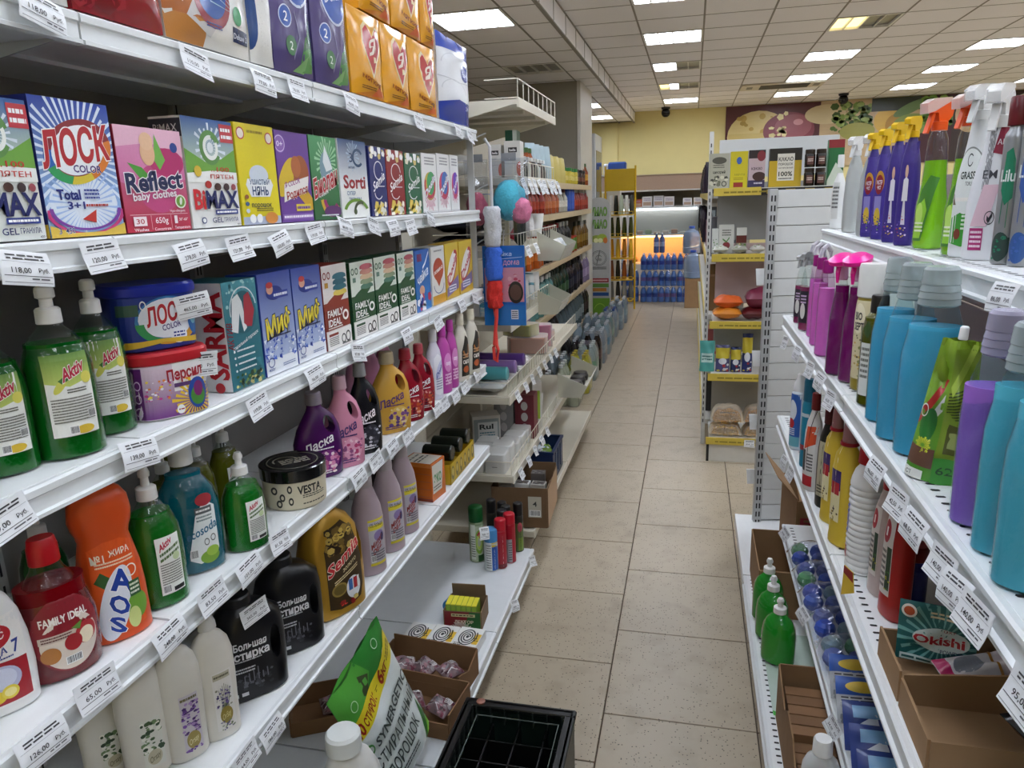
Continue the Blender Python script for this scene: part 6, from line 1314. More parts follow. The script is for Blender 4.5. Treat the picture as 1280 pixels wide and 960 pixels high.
def a_heart(p):
    p.rect(-1, 0, 1, 1, 'df9c1e'); p.poly([(-.9, 0), (1, 0), (1, .12), (.2, .08)], 'c9781a'); p.poly([(.2, .02), (.6, .16), (.9, .04)], 'd2602a')
    for q, cc in ((1, 'f0dcae'), (.86, 'b02a30')):
        p.poly([(.15 + q * a, .58 + q * b) for a, b in ((0, -.36), (.36, -.12), (.62, .1), (.6, .24), (.36, .29), (.08, .2), (0, .14), (-.1, .2), (-.36, .3), (-.58, .22), (-.6, .06), (-.4, -.12))], cc)
    p.text('Я', .15, .6, .17, 'f4e6d8', w=.45, bold=.08, rot=8); p.text('МЯГКИЕ', .1, .19, .05, '8a3a1a', w=1.2, bold=.06, rot=-4); p.micro(-.5, .08, .4, .13, 2, '6a3a1a', 4)
for lab, (y0, y1), h, c, art, seed, d in (
    ('white paper pack cut by the top left picture edge', (0.831,0.92), .14, 'd8d8d4', None, 2, .16),
    ('dark red plastic bag on the top shelf', (0.926,1.109), .16, '8e1420', lambda p: (p.blobs(-.9, .05, .9, .95, 30, ['8e1420', '9e2430', '7a0f1a'], .1, .3, 4)), 3, .14),
    ('white towel pack with an orange corner and dark Deluxe patch', (1.112,1.349), .16, 'dcd8d0', a_towel, 4, .14),
    ('white quilted towel pack beside the purple packs', (1.354,1.432), .21, 'dcdad4', a_paper2, 5, .14),
    ('purple paper pack with a blue disc, nearer of two', (1.438,1.601), .24, '4a4070', a_purple, 6, .14),
    ('purple paper pack with a blue disc, farther of two', (1.609,1.783), .24, '4a4070', a_purple, 7, .14)):
    soft_pack(lab, y0, y1, h, c, art, d, 'paper packs on the top shelf', seed=seed)
ys = [1.792,1.991,2.189,2.435]
for k in range(3):
    nm = ('nearest', 'middle', 'farthest')[k]
    soft_pack('yellow napkin pack with a red heart on the shelf, ' + nm + ' of three', ys[k], ys[k + 1], .2, 'df9c1e', a_heart, .1, 'yellow heart napkin packs', seed=10 + k)
for k, (a, b) in enumerate(((ys[0] + .08, ys[1] + .08), (ys[1] + .09, ys[2] + .12), (ys[2] + .13, ys[3] - .005))):
    soft_pack('yellow napkin pack with a red heart in the upper layer, ' + ('nearest', 'middle', 'farthest')[k] + ' of three', a, b, .2, 'df9c1e', a_heart, .1, 'yellow heart napkin packs', z=ZT + .206, seed=20 + k)
def a_papia(p): p.rect(-1, 0, 1, 1, 'dcdee2'); p.strip([(-1, .82), (0, .84), (1, .76)], [(-1, 1), (0, 1), (1, .96)], '2444a8'); p.strip([(-1, .0), (0, .0), (1, 0)], [(-1, .2), (0, .28), (1, .26)], '1d3a9e'); p.ell(.45, .62, .3, .1, '24409a'); p.text('Papia', .45, .62, .07, 'eef0f6', w=.4, rot=4); p.text('24', .6, .2, .05, 'e6eaf4', w=.2); p.line([(-1, .5), (0, .48), (1, .52)], .01, 'b9bcc2'); p.ring(-.2, .66, .7, .14, .05, 'c4c7cc', 0, 180); p.ring(-.2, .36, .7, .14, .05, 'c4c7cc', 0, 180)
soft_pack('white and blue toilet roll pack at the end of the top shelf', 2.451,2.801, .27, 'd9dbe0', a_papia, .13, None, seed=30, bulge=.02)
soft_pack('plain white wrapped pack behind the blue-topped roll pack', 2.78, 2.85, .2, 'dcdcda', None, .12, None, x=-.86, z=ZT - .004, seed=31)

# ------------------------------------------------------------------ goods on the left base deck
ZB = .1535
def can(lab, x, y, h, w, c, capc, art, rot=40, z=ZB, capf=.2, nm='spray_can', group='spray cans on the left base'):
    w *= .88
    t = bottle(nm, lab, 'can', (x, y, z), rot, [(0, .9, .9), (.01, 1, 1), (1 - capf - .03, 1, 1), (1 - capf, .9, .9), (1 - capf + .02, .7, .7)], w, h, w, mat(c, .3, metal=.3), group, art)
    ring_part(t, 'cap', [(1 - capf, .95), (1 - capf + .005, .98), (.97, .97), (.99, .9), (1, .75)], w, h, mat(capc, .35))
    return t
def a_cang(p): p.rect(-.8, .02, .85, .74, 'b3bda0', 12); p.ring(.3, .38, .6, .22, .3, '7fa83a', 0, 360); p.ring(.3, .38, .4, .14, .4, 'b9cf5a'); p.poly([(.0, .52), (.5, .6), (.8, .5), (.5, .42)], 'b3303a'); p.rect(-.8, .06, -.2, .7, 'd2d6c8', 4); p.micro(-.75, .1, -.25, .5, 9, '6a6e62', 3); p.rect(.1, .02, .85, .14, '2a5a26', 6)
can('tall spray can with a dark green cap and a lime spiral print', -0.834,2.717,0.24,0.07, '8a9a7a', '0f4a1e', a_cang, 20, capf=.27)
def a_canb(p): p.rect(-.8, .02, 0, .74, 'd6d8d4', 6); p.rect(0, .02, .85, .6, '2a5aa8', 8); p.poly([(0, .6), (.85, .56), (.85, .74), (0, .74)], 'd2b43a'); p.micro(-.75, .06, -.1, .66, 10, '7a7c78', 3); p.text('AQUA', .4, .3, .08, 'e2e8f0', w=.5, rot=90)
can('short spray can with a sky blue cap beside the red cans', -0.755,2.653,0.176,0.065, 'c2cac8', '4a8ac0', a_canb, 20, capf=.3)
def a_canr(p): p.rect(-.85, .02, .85, .8, 'a3182a', 12); p.text('Liter', .3, .3, .08, 'e0c4c4', w=.8, rot=90); p.rect(-.85, .02, .85, .1, '6a0f1a', 8)
def a_cans(p): p.rect(-.85, .02, .85, .5, '9a9a9c', 12); p.rect(.3, .02, .85, .75, 'a3182a', 6); p.micro(-.3, .06, .25, .45, 8, '4a4a4c', 4)
can('slim red spray can with a red cap, nearer of two', -0.721,2.675,0.21,0.055, 'a3182a', 'b3182a', a_canr, 20, capf=.22)
can('slim red spray can with a silver label, farther of two', -0.696,2.728,0.213,0.056, 'a3182a', 'b3182a', a_cans, 20, capf=.2)
def a_cand(p): p.rect(-.85, .02, .85, .6, '5a6a3a', 12); p.ell(.2, .52, .5, .1, 'b3485a'); p.rect(-.2, .04, .85, .3, '6f8a2e', 8); p.micro(-.1, .06, .7, .26, 5, '24300f', 4, 90)
for k, (lab, q) in enumerate((('black-capped spray can with a green and pink print before the carton', (-0.682,2.829,0.217,0.048)), ('black-capped spray can behind the green can, left one', (-0.797,2.825,0.226,0.048)), ('black-capped spray can at the back, between its black neighbours', (-0.76,2.862,0.202,0.048)), ('black-capped spray can directly behind the red cans', (-0.725,2.792,0.216,0.047)), ('black-capped spray can peeping over the nearer red can', (-0.732,2.748,0.216,0.05)))):
    can(lab, *q, '2a2a26', '141214', a_cand if k in (0, 3) else None, 20, capf=.25)
# matches, coils, clothes-peg boxes
mx, my = -.745, 2.262
t = open_box('display_box', 'red and green display box of matches with a raised back flap', (mx, my, ZB), 4, .13, .115, .07, th=.003, flaps=(('b', .045, -8),), card=mat('7a6248', .8), cat='box')
p = P(.065, .07); p.rect(-.98, .02, .98, .98, '7a1418'); p.poly([(0, .02), (.98, .02), (.98, .98), (.4, .98)], '1f5a24'); p.rays(-.1, 0, .1, .6, 20, 'd8d2c4', .3, 0, 180); p.rect(-.6, .72, .7, .88, 'c9c490'); p.micro(-.55, .74, .65, .86, 1, '4a3a1a', 4); p.text('ГЕКТОР', .1, .45, .16, 'd8c8b0', w=1.0, bold=.06)
p.on('front_print', t, lambda s, z, q: (s, -.0575 - .003 - q, z), smooth=None)
for k in range(6):
    t = carton('matchbox', 'yellow and green matchbox standing in the display box, %s' % ('leftmost of six', 'second from the left', 'third from the left', 'third from the right', 'second from the right', 'rightmost of six')[k], 'box', (mx - .0495 + .0188 * k, my - .025, ZB + .0035), .017, .06, .088, 4, '7a9a2a', lambda p: (p.rect(-1, 0, 1, 1, '6f9a2a'), p.rect(-.8, .5, .8, .95, '8fb03a'), p.rect(-1, .97, 1, 1, 'd2c83a')), 'matchboxes in the display box', top=lambda p: p.rect(-1, -1, 1, 1, 'd8cf3a'))
t = bottle('spray_can', 'blue-capped can lying on its side behind the matches box', 'can', (-.81, 2.385, ZB + .024), 0, [(0, .9, .9), (.02, 1, 1), (.7, 1, 1), (.74, .98, .98), (.97, .98, .98), (1, .9, .9)], .046, .13, .046, mat('3f86bc', .35), 'spray cans on the left base', tilt=(78, 0))
for k in range(3):
    def a_coil(p):
        p.rect(-1, -1, 1, 1, 'dcdcd8'); p.rect(.5, -.55, .95, .45, 'd2aa2a'); p.micro(-.9, -.9, -.2, -.5, 3, '3a3a3a', 3); p.micro(.5, -.3, .9, .1, 2, '5a4a1a', 4)
        n = 84; pts = []; 
        for i in range(n + 1):
            a = 2 * PI * 3.1 * i / n; rr = .22 + .62 * i / n; pts.append((-.08 + rr * .88 * math.cos(a), .1 + rr * math.sin(a)))
        p.line(pts, .1, '16161e'); p.ell(-.08, .1, .12, .14, '16161e')
    carton('coil_box', 'white mosquito coil box with a black spiral, %s of three' % ('left', 'middle', 'right')[k], 'box', (-.868 + .088 * k, 2.105, ZB), .085, .12, .035, -3, 'd9d9d5', None, 'mosquito coil boxes on the left base', top=a_coil, side=lambda p: p.micro(-.8, .2, .8, .8, 2, '5a5a58', 4))
KR = mat('7a5a3c', .85, vary=.12, scale=18, bump=.2)
open_box('cardboard_tray', 'cardboard tray of clothes pegs with a cut handle on the left base', (-.775, 1.915, ZB), -6, .29, .15, .088, card=KR, torn={'f': .05, 'l': .07, 'r': lambda u: .088 - .03 * (1 - abs(2 * u - 1))}, group='peg trays on the left base', cat='tray')
open_box('cardboard_tray', 'cardboard tray of clothes pegs beside the black crate', (-.72, 1.755, ZB), -6, .22, .15, .08, card=KR, torn={'f': .05, 'l': .07}, group='peg trays on the left base', cat='tray')
open_box('cardboard_tray', 'small cardboard tray half behind the green powder pouch', (-1.0, 1.7, ZB), 28, .2, .13, .07, card=KR, torn={'f': .045, 'l': .06, 'r': .05}, group='peg trays on the left base', cat='tray')
def a_peg(p): p.rect(-1, -1, 1, 1, '806a6c'); p.blobs(-.9, -.9, .9, .9, 46, ['6a2f3e', '6f686c', 'a39a9a', '4a2a34', '96666e'], .1, .26, 5, 4); p.line([(-.8, -.6), (-.2, -.3), (.3, -.7)], .06, 'e2dedc'); p.rect(.25, .3, .85, .85, 'd8d4d0'); p.micro(.3, .35, .8, .8, 4, '5a5256', 6)
for k, (x, y, z, r_) in enumerate(((-.85, 1.92, .035, 20), (-.775, 1.925, .035, -30), (-.70, 1.915, .035, 60), (-.765, 1.76, .035, 35), (-.67, 1.755, .035, -20), (-.985, 1.70, .035, 40))):
    pillow('peg_bag', 'clear bag of dark pink clothes pegs, ' + ('left in the far tray', 'middle of the far tray', 'right in the far tray', 'left in the tray by the crate', 'right in the tray by the crate', 'in the small tray')[k], 'packet', (x, y, ZB + z - .02), r_, .07, .06, .035, mat('7a5e64', .25, coat=.4), a_peg, 'peg bags on the left base', k, (12, 6))
# big green and white powder pouch
def a_syn(p):
    p.rect(-1, 0, 1, 1, '2f7a30'); p.poly([(-1, .62), (-.3, .66), (.1, .84), (-.1, 1), (-1, 1)], '4f9a3a'); p.poly([(-.2, .9), (.05, .84), (-.15, .72), (-.3, .76)], '3a4a2a'); p.poly([(-.98, 0), (.75, 0), (.97, .3), (.97, .86), (.6, .84), (.1, .66), (-.98, .56)], 'cfd6d2'); p.poly([(.45, 0), (1, 0), (1, .5), (.86, .3)], '2a6a2a'); p.poly([(.55, 0), (1, 0), (1, .16)], '7fc23a')
    p.poly([(-.98, .56), (-.98, .7), (.3, .78), (.97, .9), (.97, .74), (.3, .64)], 'd8c62a'); p.text('40', -.82, .635, .1, '8a1f1a', w=.26, bold=.1, rot=3); p.text('СТИРОК', -.36, .66, .065, '8a2a1e', w=.58, bold=.07, rot=4); p.text('=', .06, .69, .05, '6a5a1a', w=.12, rot=5); p.text('6', .27, .72, .11, '8a1f1a', w=.15, bold=.1, rot=6); p.text('КГ', .45, .735, .06, '8a1f1a', w=.2, bold=.07, rot=8); p.micro(.58, .77, .92, .83, 2, '6a5a1a', 3, 10)
    p.ell(-.84, .46, .1, .045, '3f8a3a'); p.ell(-.82, .46, .05, .024, 'cfd6d2'); p.text('SYNERGETIC', .1, .5, .075, '3a4240', w=1.55, bold=.05, rot=3); p.text('СТИРАЛЬНЫЙ', -.02, .345, .1, '24302c', w=1.75, rot=2, bold=.02); p.text('ПОРОШОК', -.12, .2, .1, '24302c', w=1.25, rot=2, bold=.02); p.ring(-.8, .1, .12, .05, .12, '3a4240'); p.micro(-.6, .07, .2, .12, 2, '3a4240', 5); p.ring(-.66, .82, .1, .04, .15, 'b9d8b4'); p.ring(.5, .94, .1, .03, .15, 'b9d8b4')
t = bag('powder_pouch', 'large green and white powder pouch lettered SYNERGETIC on the left base', 'pouch', (-.70, 1.535, ZB + .05), 84, .25, .09, .385, mat('2f7a30', .35), a_syn, None, .75, 8, (-6, -19), top=.05)
PR_WJ = [(0, .88, .9, 2.6), (.02, .96, 1, 2.6), (.35, 1, 1, 2.5), (.58, .95, .96, 2.4), (.74, .78, .84, 2.3), (.84, .56, .64, 2.1), (.88, .42, .5, 2, -.06), (.9, .38, .46, 2, -.08)]
jug('detergent_jug', 'white detergent jug with a pale teal cap at the bottom picture edge', 'bottle', (-0.67,1.2,0.153), 50, PR_WJ, .165, 0.397, .1, mat('c9c8c2', .35), (.5, .58, .16, .14, -24), None, None, (-.08, [(.89, .4), (.9, .45), (.985, .44), (1, .38)]), mat('cfd2ce', .35))
# black plastic bottle crate
t = thing('bottle_crate', 'black plastic bottle crate standing on the floor by the left base', 'crate', (-.412, 1.475, 0), 0)
BK = mat('0d0e0d', .3); BK2 = mat('14211c', .35)
cw, cd, ch = .29, .38, .3
m = M()
for x0, x1, y0, y1 in ((-cw / 2, cw / 2, -cd / 2, -cd / 2 + .008), (-cw / 2, cw / 2, cd / 2 - .008, cd / 2), (-cw / 2, -cw / 2 + .008, -cd / 2 + .008, cd / 2 - .008), (cw / 2 - .008, cw / 2, -cd / 2 + .008, cd / 2 - .008)): m.box(x0, x1, y0, y1, 0, ch, c=.002)
m.box(-cw / 2, cw / 2, -cd / 2, cd / 2, 0, .01); m.obj('crate_shell', BK2, t)
m = M(); q = .006
for x0, x1, y0, y1 in ((-cw / 2 - q, cw / 2 + q, -cd / 2 - q, -cd / 2 + .022), (-cw / 2 - q, cw / 2 + q, cd / 2 - .022, cd / 2 + q), (-cw / 2 - q, -cw / 2 + .022, -cd / 2 + .022, cd / 2 - .022), (cw / 2 - .022, cw / 2 + q, -cd / 2 + .022, cd / 2 - .022)): m.box(x0, x1, y0, y1, ch - .012, ch, c=.003)
m.obj('rim', BK, t)
for k in range(1, 4): M().box(-cw / 2 + k * cw / 4 - .002, -cw / 2 + k * cw / 4 + .002, -cd / 2 + .01, cd / 2 - .01, .01, ch - .06).obj('divider', BK, t)
for k in range(1, 5): M().box(-cw / 2 + .01, cw / 2 - .01, -cd / 2 + k * cd / 5 - .002, -cd / 2 + k * cd / 5 + .002, .01, ch - .06).obj('divider', BK, t)
rb = M()
for k in range(7):
    x = -cw / 2 + .03 + k * (cw - .06) / 6
    for sy in (-1, 1): rb.box(x - .0015, x + .0015, sy * (cd / 2 - .014) - .01, sy * (cd / 2 - .014) + .01, ch - .05, ch - .004)
for k in range(9):
    y = -cd / 2 + .03 + k * (cd - .06) / 8
    for sx in (-1, 1): rb.box(sx * (cw / 2 - .014) - .01, sx * (cw / 2 - .014) + .01, y - .0015, y + .0015, ch - .05, ch - .004)
rb.obj('rim_rib', mat('2c322f', .3), t)  # ribs paler than the crate, edge highlights put into their colour
m = M(); e_ = .02
for q in (0, .016): m.tube([(-cw / 2 + e_ + q, -cd / 2 + e_ + q, ch - .003 - q), (cw / 2 - e_ - q, -cd / 2 + e_ + q, ch - .003 - q), (cw / 2 - e_ - q, cd / 2 - e_ - q, ch - .003 - q), (-cw / 2 + e_ + q, cd / 2 - e_ - q, ch - .003 - q), (-cw / 2 + e_ + q, -cd / 2 + e_ + q, ch - .003 - q)], .0018, 6)
m.obj('rim_highlight', mat('5a625e', .3), t)  # thin grey tubes along the rim, painted highlights of its edges
m = M(); m.loft([(0, .011, .011), (.004, .012, .012), (.006, .006, .006)], 12, T((-.105, cd / 2 - .01, ch))); m.obj('rivet', mat('8a5a4a', .5), t)


# ------------------------------------------------------------------ beige shelving unit beyond the white run
BG = mat('c9c2b0', .45, vary=.04); BG2 = mat('d8d2c2', .4, vary=.03)
MX0, MX1 = 3.02, 5.0
g3 = thing('shelving_unit', 'beige shelving with wire guards beyond the white run on the left', 'shelving', (-1.16, 0, 0))
def KX(x): return x + 1.16
def wire_guard(parent, x, a, b, z, h, mt, step=.055, xb=None):
    m = M()
    for q in (.0, h): m.tube([(x, a, z + q), (x, b, z + q)], .0022, 6)
    n = max(1, int((b - a) / step))
    for k in range(n + 1): y = a + (b - a) * k / n; m.tube([(x, y, z), (x, y, z + h)], .0016, 5)
    if xb is not None:
        for q in (0, h): m.tube([(xb, a, z + q), (x, a, z + q)], .0022, 6)
    return m.obj('wire_guard', mt, parent)
M_SH = (('base', .15, -.66), ('low', .405, -.75), ('middle', .768, -.755), ('upper', 1.09, -.74), ('basket', 1.40, -.69), ('high', 1.69, -.70))
for a, b in ((MX0, 3.95), (3.95, MX1)):
    for k in range(5): M().box(0, .01, a + .015, b - .015, .2 + .36 * k, .2 + .36 * k + .356).obj('back_panel', mat('a39c8c', .6), g3)
    for nm, z, x in M_SH:
        if a > MX0 and nm in ('upper', 'basket', 'high'): continue
        sh = M().box(.01, KX(x), a + .004, b - .004, z - .03, z, c=.002).obj('shelf', BG, g3)
        M().box(KX(x), KX(x) + .008, a + .004, b - .004, z - .034, z + .006, c=.002).obj('price_rail', BG2, sh)
        if nm != 'base': wire_guard(sh, KX(x) - .004, a + .01, b - .01, z + .006, .06, mat('d6d0bf', .35), xb=.1 if a == MX0 else None)
for y in (MX0, 3.95, MX1): M().box(-.03, .014, y - .014, y + .014, 0, 1.98).obj('upright', BG2, g3)
cn = M().box(.01, KX(-.68), MX0, 3.85, 1.965, 1.985).prism([(.01, 1.965), (KX(-.7), 1.965), (.01, 1.86)], MX0, MX0 + .008).prism([(.01, 1.965), (KX(-.7), 1.965), (.01, 1.86)], 3.842, 3.85).obj('canopy_shelf', BG2, g3)
for k in range(3): M().box(.05, KX(-.7), MX0 + .2 + .25 * k, MX0 + .23 + .25 * k, 1.95, 1.965).obj('rib', BG, cn)
M().box(KX(-.68), KX(-.672), MX0, 3.85, 1.955, 1.99).obj('price_rail', BG2, cn)
wire_guard(cn, KX(-.675), MX0, 3.85, 1.99, .07, mat('e0dccd', .35), .1, xb=.35)

def a_bella(p): p.rect(-1, 0, 1, 1, 'cfccc6'); p.rect(-.5, .68, .6, .82, '1d1a1c'); p.text('bella', .05, .75, .07, 'f0eeec', w=.8, bold=.05); p.rect(-1, .36, 1, .38, 'b5b2ae'); p.ell(.9, .22, .4, .2, 'c25a4a'); p.micro(-.5, .5, .3, .6, 3, 'a5a2a0', 3)
for k, (l_, r_) in enumerate((((-0.743,0.053,1.735,0.142), 0), ((-0.67,0.064,1.722,0.155), 1))):
    xc, w, z0, h = l_
    carton('hygiene_box', ('white bella box on the high beige shelf, left one', 'white bella box on the high beige shelf, right one')[k], 'box', (xc - .045, 3.1, 1.692), w, .1, h * .9, 4, 'cfccc6', a_bella, 'hygiene boxes on the high beige shelf')
carton('hygiene_box', 'dark green box beside the bella boxes', 'box', (-.77, 3.32, 1.692), .05, .1, .2, 4, '14523a', lambda p: p.rect(.3, 0, 1, 1, 'c9d4cc'), 'hygiene boxes on the high beige shelf')
for k in range(7):
    t = bottle('deodorant', 'roll-on deodorant on the high beige shelf, %s in the row' % ORD[k], 'bottle', (-.755, 3.45 + .075 * k, 1.692), 60, PR_TALL, .045, .09 + .012 * (k % 2), .04, mat(('2a2a2a', 'b9b9b6', '4a3a3a')[k % 3], .3), 'roll-on deodorants on the high beige shelf')
    ring_part(t, 'cap', TCAP, .06, .1, WHP)
pillow('tissue_packet', 'clear crinkled bag left of the bella boxes', 'packet', (-.98, 3.12, 1.72), 10, .13, .1, .07, film_mat('e6e6e2', .5), None, None, 3, (50, 0))
# basket level: soft packs, rolls and the clear scoop tray
HB = mat('c9c9c4', .3)
t = carton('ruler_box', 'narrow beige box standing in the wire guard shelf', 'box', (-.80, 3.2, 1.402), .06, .06, .245, 10, 'bdb392', lambda p: (p.rect(-.6, .05, .6, .95, 'c9c0a0'), p.micro(-.4, .1, .4, .9, 12, '8a8264', 3)))
t = thing('umbrella', 'folded dark green umbrella standing on the wire guard shelf', 'umbrella', (-.75, 3.32, 1.402), 0); t.scale = (.9, .9, .7)
M().loft([(0, .012, .012), (.03, .03, .03), (.2, .033, .033), (.3, .022, .022), (.31, .008, .008)], 12).obj('cloth', mat('14201a', .4, bump=.5, scale=40), t)
M().loft([(.31, .005, .005), (.335, .005, .005), (.34, .009, .009), (.35, .006, .006)], 10).obj('handle', mat('0c0c0c', .3), t)
def a_non(p): p.rect(-1, -1, 1, 1, 'd8d4d2'); p.text('NON', -.3, .3, .3, '24242a', w=.9, bold=.05); p.rect(-.8, -.6, .4, -.3, '9a9698'); p.poly([(.5, -1), (1, -1), (1, 1), (.7, 1)], 'b3243e')
pillow('napkin_packet', 'white packet lettered NON leaning in the wire guard shelf', 'packet', (-.84, 3.47, 1.475), 0, .12, .12, .05, mat('d8d4d2', .3), a_non, None, 2, (62, 20))
pillow('napkin_packet', 'white packet with a crimson corner in the wire guard shelf', 'packet', (-.80, 3.62, 1.455), 5, .12, .12, .05, mat('d4d2d0', .3), lambda p: (p.rect(-1, -1, 1, 1, 'd4d2d0'), p.poly([(-1, -.2), (.2, .4), (-.2, 1), (-1, 1)], 'a32448'), p.blobs(-.6, -.8, .8, .2, 10, ['c9c6c4', 'e4e2e0'], .1, .3, 3)), None, 5, (62, -10))
pillow('napkin_packet', 'crinkled white packet behind the scoop tray', 'packet', (-.80, 3.79, 1.455), 0, .14, .13, .06, mat('dededc', .3), None, None, 7, (58, 0))
for k in range(2): pillow('bag_roll', 'black plastic bag roll stacked at the near end of the wire guard shelf, ' + ('upper', 'lower')[k], 'roll', (-.95, 3.14 + .01 * k, 1.402 + .062 * (1 - k)), 0, .26, .16, .055, mat('23242c', .2), lambda p: p.poly([(.3, -.6), (.9, -.5), (.8, .3), (.4, .2)], 'b9b9c0'), 'black plastic bag rolls', k)
t = thing('scoop_tray', 'clear plastic scoop tray clipped on the beige shelf front', 'tray', (-.575, 3.5, 1.33), 0)
TR = film_mat('e2e0d4', .6, .1)
def scoop(t, w, d, h, m_=None):
    k = M(); th = .003
    k.prism([(-d, .0), (0, 0), (.03, h * .5), (.025, h * .5), (-.004, th), (-d, th)], -w / 2, w / 2, T((0, 0, 0), 0)); 
    for s in (-1, 1): k.prism([(-d, 0), (0, 0), (.03, h * .5), (-d * .5, h * .8), (-d, h)], s * w / 2 - .0015, s * w / 2 + .0015)
    k.obj('tray', m_ or TR, t, None)
scoop(t, .32, .1, .13)
for k, c in enumerate(('c9ccd0', 'd6d4d0', 'bfc4c9')): pillow('wipes_packet', 'pale wipes packet in the clear scoop tray, ' + ('nearest', 'middle', 'farthest')[k] + ' of three', 'packet', (-.63, 3.40 + .1 * k, 1.372), 84, .08, .08, .03, mat(c, .3), None, 'wipes packets in the clear scoop tray', k, (70, 0))
# upper level: leaning white and blue packs
def a_wb(p): p.rect(-1, -1, 1, 1, 'd4d8d8'); p.poly([(-1, .2), (0, .6), (.4, 1), (-1, 1)], '2f6a9a'); p.poly([(-1, -.8), (1, .1), (1, .3), (-1, -.5)], '4a92a8'); p.micro(-.6, -.3, .8, .2, 4, '5a7a88', 4, 25); p.blobs(-.8, -.9, .8, -.5, 10, ['a9c4cc', 'e8ecec'], .08, .2, 3)
for k in range(6):
    pillow('diaper_packet', 'white and blue hygiene packet leaning on the upper beige shelf, ' + ('nearest', 'second', 'third', 'fourth', 'fifth', 'farthest')[k] + ' of six', 'packet', (-.86, 3.2 + .135 * k, 1.15), 12, .16, .14, .055, mat(('d2d6d6', 'cfd2cc', 'd9dad8')[k % 3], .3), a_wb if k % 2 == 0 else (lambda p: (p.rect(-1, -1, 1, 1, 'd8d6d2'), p.rect(-.7, .2, .6, .8, '3f7a8a'), p.micro(-.7, -.7, .7, 0, 5, '6a7a7c', 5))), 'hygiene packets on the upper beige shelf', k, (60, 0))
t = thing('scoop_tray', 'clear plastic scoop tray under the hygiene packets', 'tray', (-.635, 3.72, 1.05), 0); scoop(t, .3, .09, .12)
# middle level: sponges and wrapped rolls
def a_tex(c1, c2): return lambda p: (p.rect(-1, -1, 1, 1, c1), p.blobs(-1, -1, 1, 1, 50, [c1, c2], .04, .09, 4))
for lab, x, y, z, w, d, h, c, rot in (
    ('coral sponge block pack on the middle beige shelf', -.88, 4.02, .804, .22, .17, .085, 'c98a74', 8), ('pink mesh sponge pack at the middle shelf front', -.83, 4.2, .804, .1, .1, .12, 'c24a86', 20),
    ('yellow and blue sponge pack on top of the coral sponges', -.92, 4.03, .897, .18, .13, .06, 'b9b84a', -18), ('orange sponge pack lying behind the pink one', -.88, 4.36, .804, .16, .12, .06, 'd89a24', -24)):
    t = thing('sponge_pack', lab, 'sponge', (x, y, z - .03), rot, 'sponge packs on the middle beige shelf')
    M().loft([(0, w / 2 * .96, d / 2 * .96, 6), (.006, w / 2, d / 2, 6), (h - .006, w / 2, d / 2, 6), (h, w / 2 * .96, d / 2 * .96, 6)], 24).obj('sponge', mat(c, .85, vary=.2, scale=140, bump=.6), t)
    M().loft([(-.002, w / 2 + .004, d / 2 + .004, 5), (h + .004, w / 2 + .003, d / 2 + .003, 5)], 20).obj('wrapper', film_mat('f2f2f0', .8, .1), t)
for k, (c, y, z) in enumerate((('4a9aa0', 3.0, .845), ('8a6aa8', 3.14, .845), ('5a3a86', 3.3, .845))):
    tag(M().loft([(0, .024, .024), (.004, .03, .03), (.296, .03, .03), (.3, .024, .024)], 16, T((-1.07 + .005 * k, y + .09, .862), 0, 0, 90)).obj('film_roll', mat(c, .3, coat=.4), None), ('teal', 'lilac', 'violet')[k] + ' wrapped film roll lying on the middle beige shelf', 'roll', 'film rolls on the middle beige shelf')
for k in range(4):
    pillow('cutlery_packet', 'clear packet of white plastic ware on the middle beige shelf, ' + ('nearest', 'second nearest', 'second farthest', 'farthest'  )[k] + ' of four', 'packet', (-.87, 3.12 + .17 * k, .77), 2 * k, .17, .15, .05, mat(('c9c9c6', 'd2d0ce', 'bfc2c4', 'd6d2cc')[k], .25, coat=.3), lambda p: (p.blobs(-.9, -.9, .9, .9, 14, ['d9d9d6', 'b3b6b8', 'c9a4a8'], .1, .3, 4), p.rect(-.2, -.3, .5, .2, 'e2e0de')), 'plastic ware packets on the middle beige shelf', k)
# low level: napkin blocks
for k, (x, y) in enumerate(((-.835, 3.1), (-.835, 3.21), (-.83, 3.32), (-.83, 3.43), (-.825, 3.54), (-.94, 3.1), (-.94, 3.21), (-.94, 3.32))):
    lab = 'white wrapped napkin block on the low beige shelf, ' + ('nearest in the front row', 'second in the front row', 'third in the front row', 'fourth in the front row', 'farthest in the front row', 'nearest in the back row', 'middle of the back row', 'farthest in the back row')[k]
    t = thing('napkin_block', lab, 'napkins', (x, y, .406), 2 * (k % 3), 'napkin blocks on the low beige shelf')
    h = .095 if k < 2 else .075
    M().loft([(0, .047, .05, 7), (.004, .049, .052, 7), (h - .006, .049, .052, 7), (h, .044, .047, 7)], 24).obj('block', mat('cdcdca', .4, bump=.1), t)
    M().box(-.012, .012, -.0535, -.0525, .03, .034).obj('wrapper_seam', mat('8a8a88', .5), t)
t = carton('napkin_box', 'white box with a slanted dark R label standing behind the napkin blocks', 'box', (-.99, 3.46, .406), .14, .1, .16, 24, 'c9c6bf', lambda p: (p.rect(-.9, .1, .9, .9, '8f9a9a'), p.rect(-.6, .2, .8, .8, 'cfd2d0'), p.text('Rul', 0, .66, .16, '24282a', w=1.0, bold=.07), p.micro(-.5, .25, .6, .5, 3, '4a7a88', 3)))
for k in range(2): carton('candle_box', ('grey patterned box at the back of the low beige shelf', 'maroon patterned box at the back of the low beige shelf')[k], 'box', (-.92 + .11 * k, 3.62, .406), .1, .1, .23, 0, ('8d8d8c', '6a2430')[k], lambda p: [p.ell(.0, .25 + .25 * q, .35, .1, 'b9b4b4') for q in range(3)] and None, 'boxes at the back of the low beige shelf')
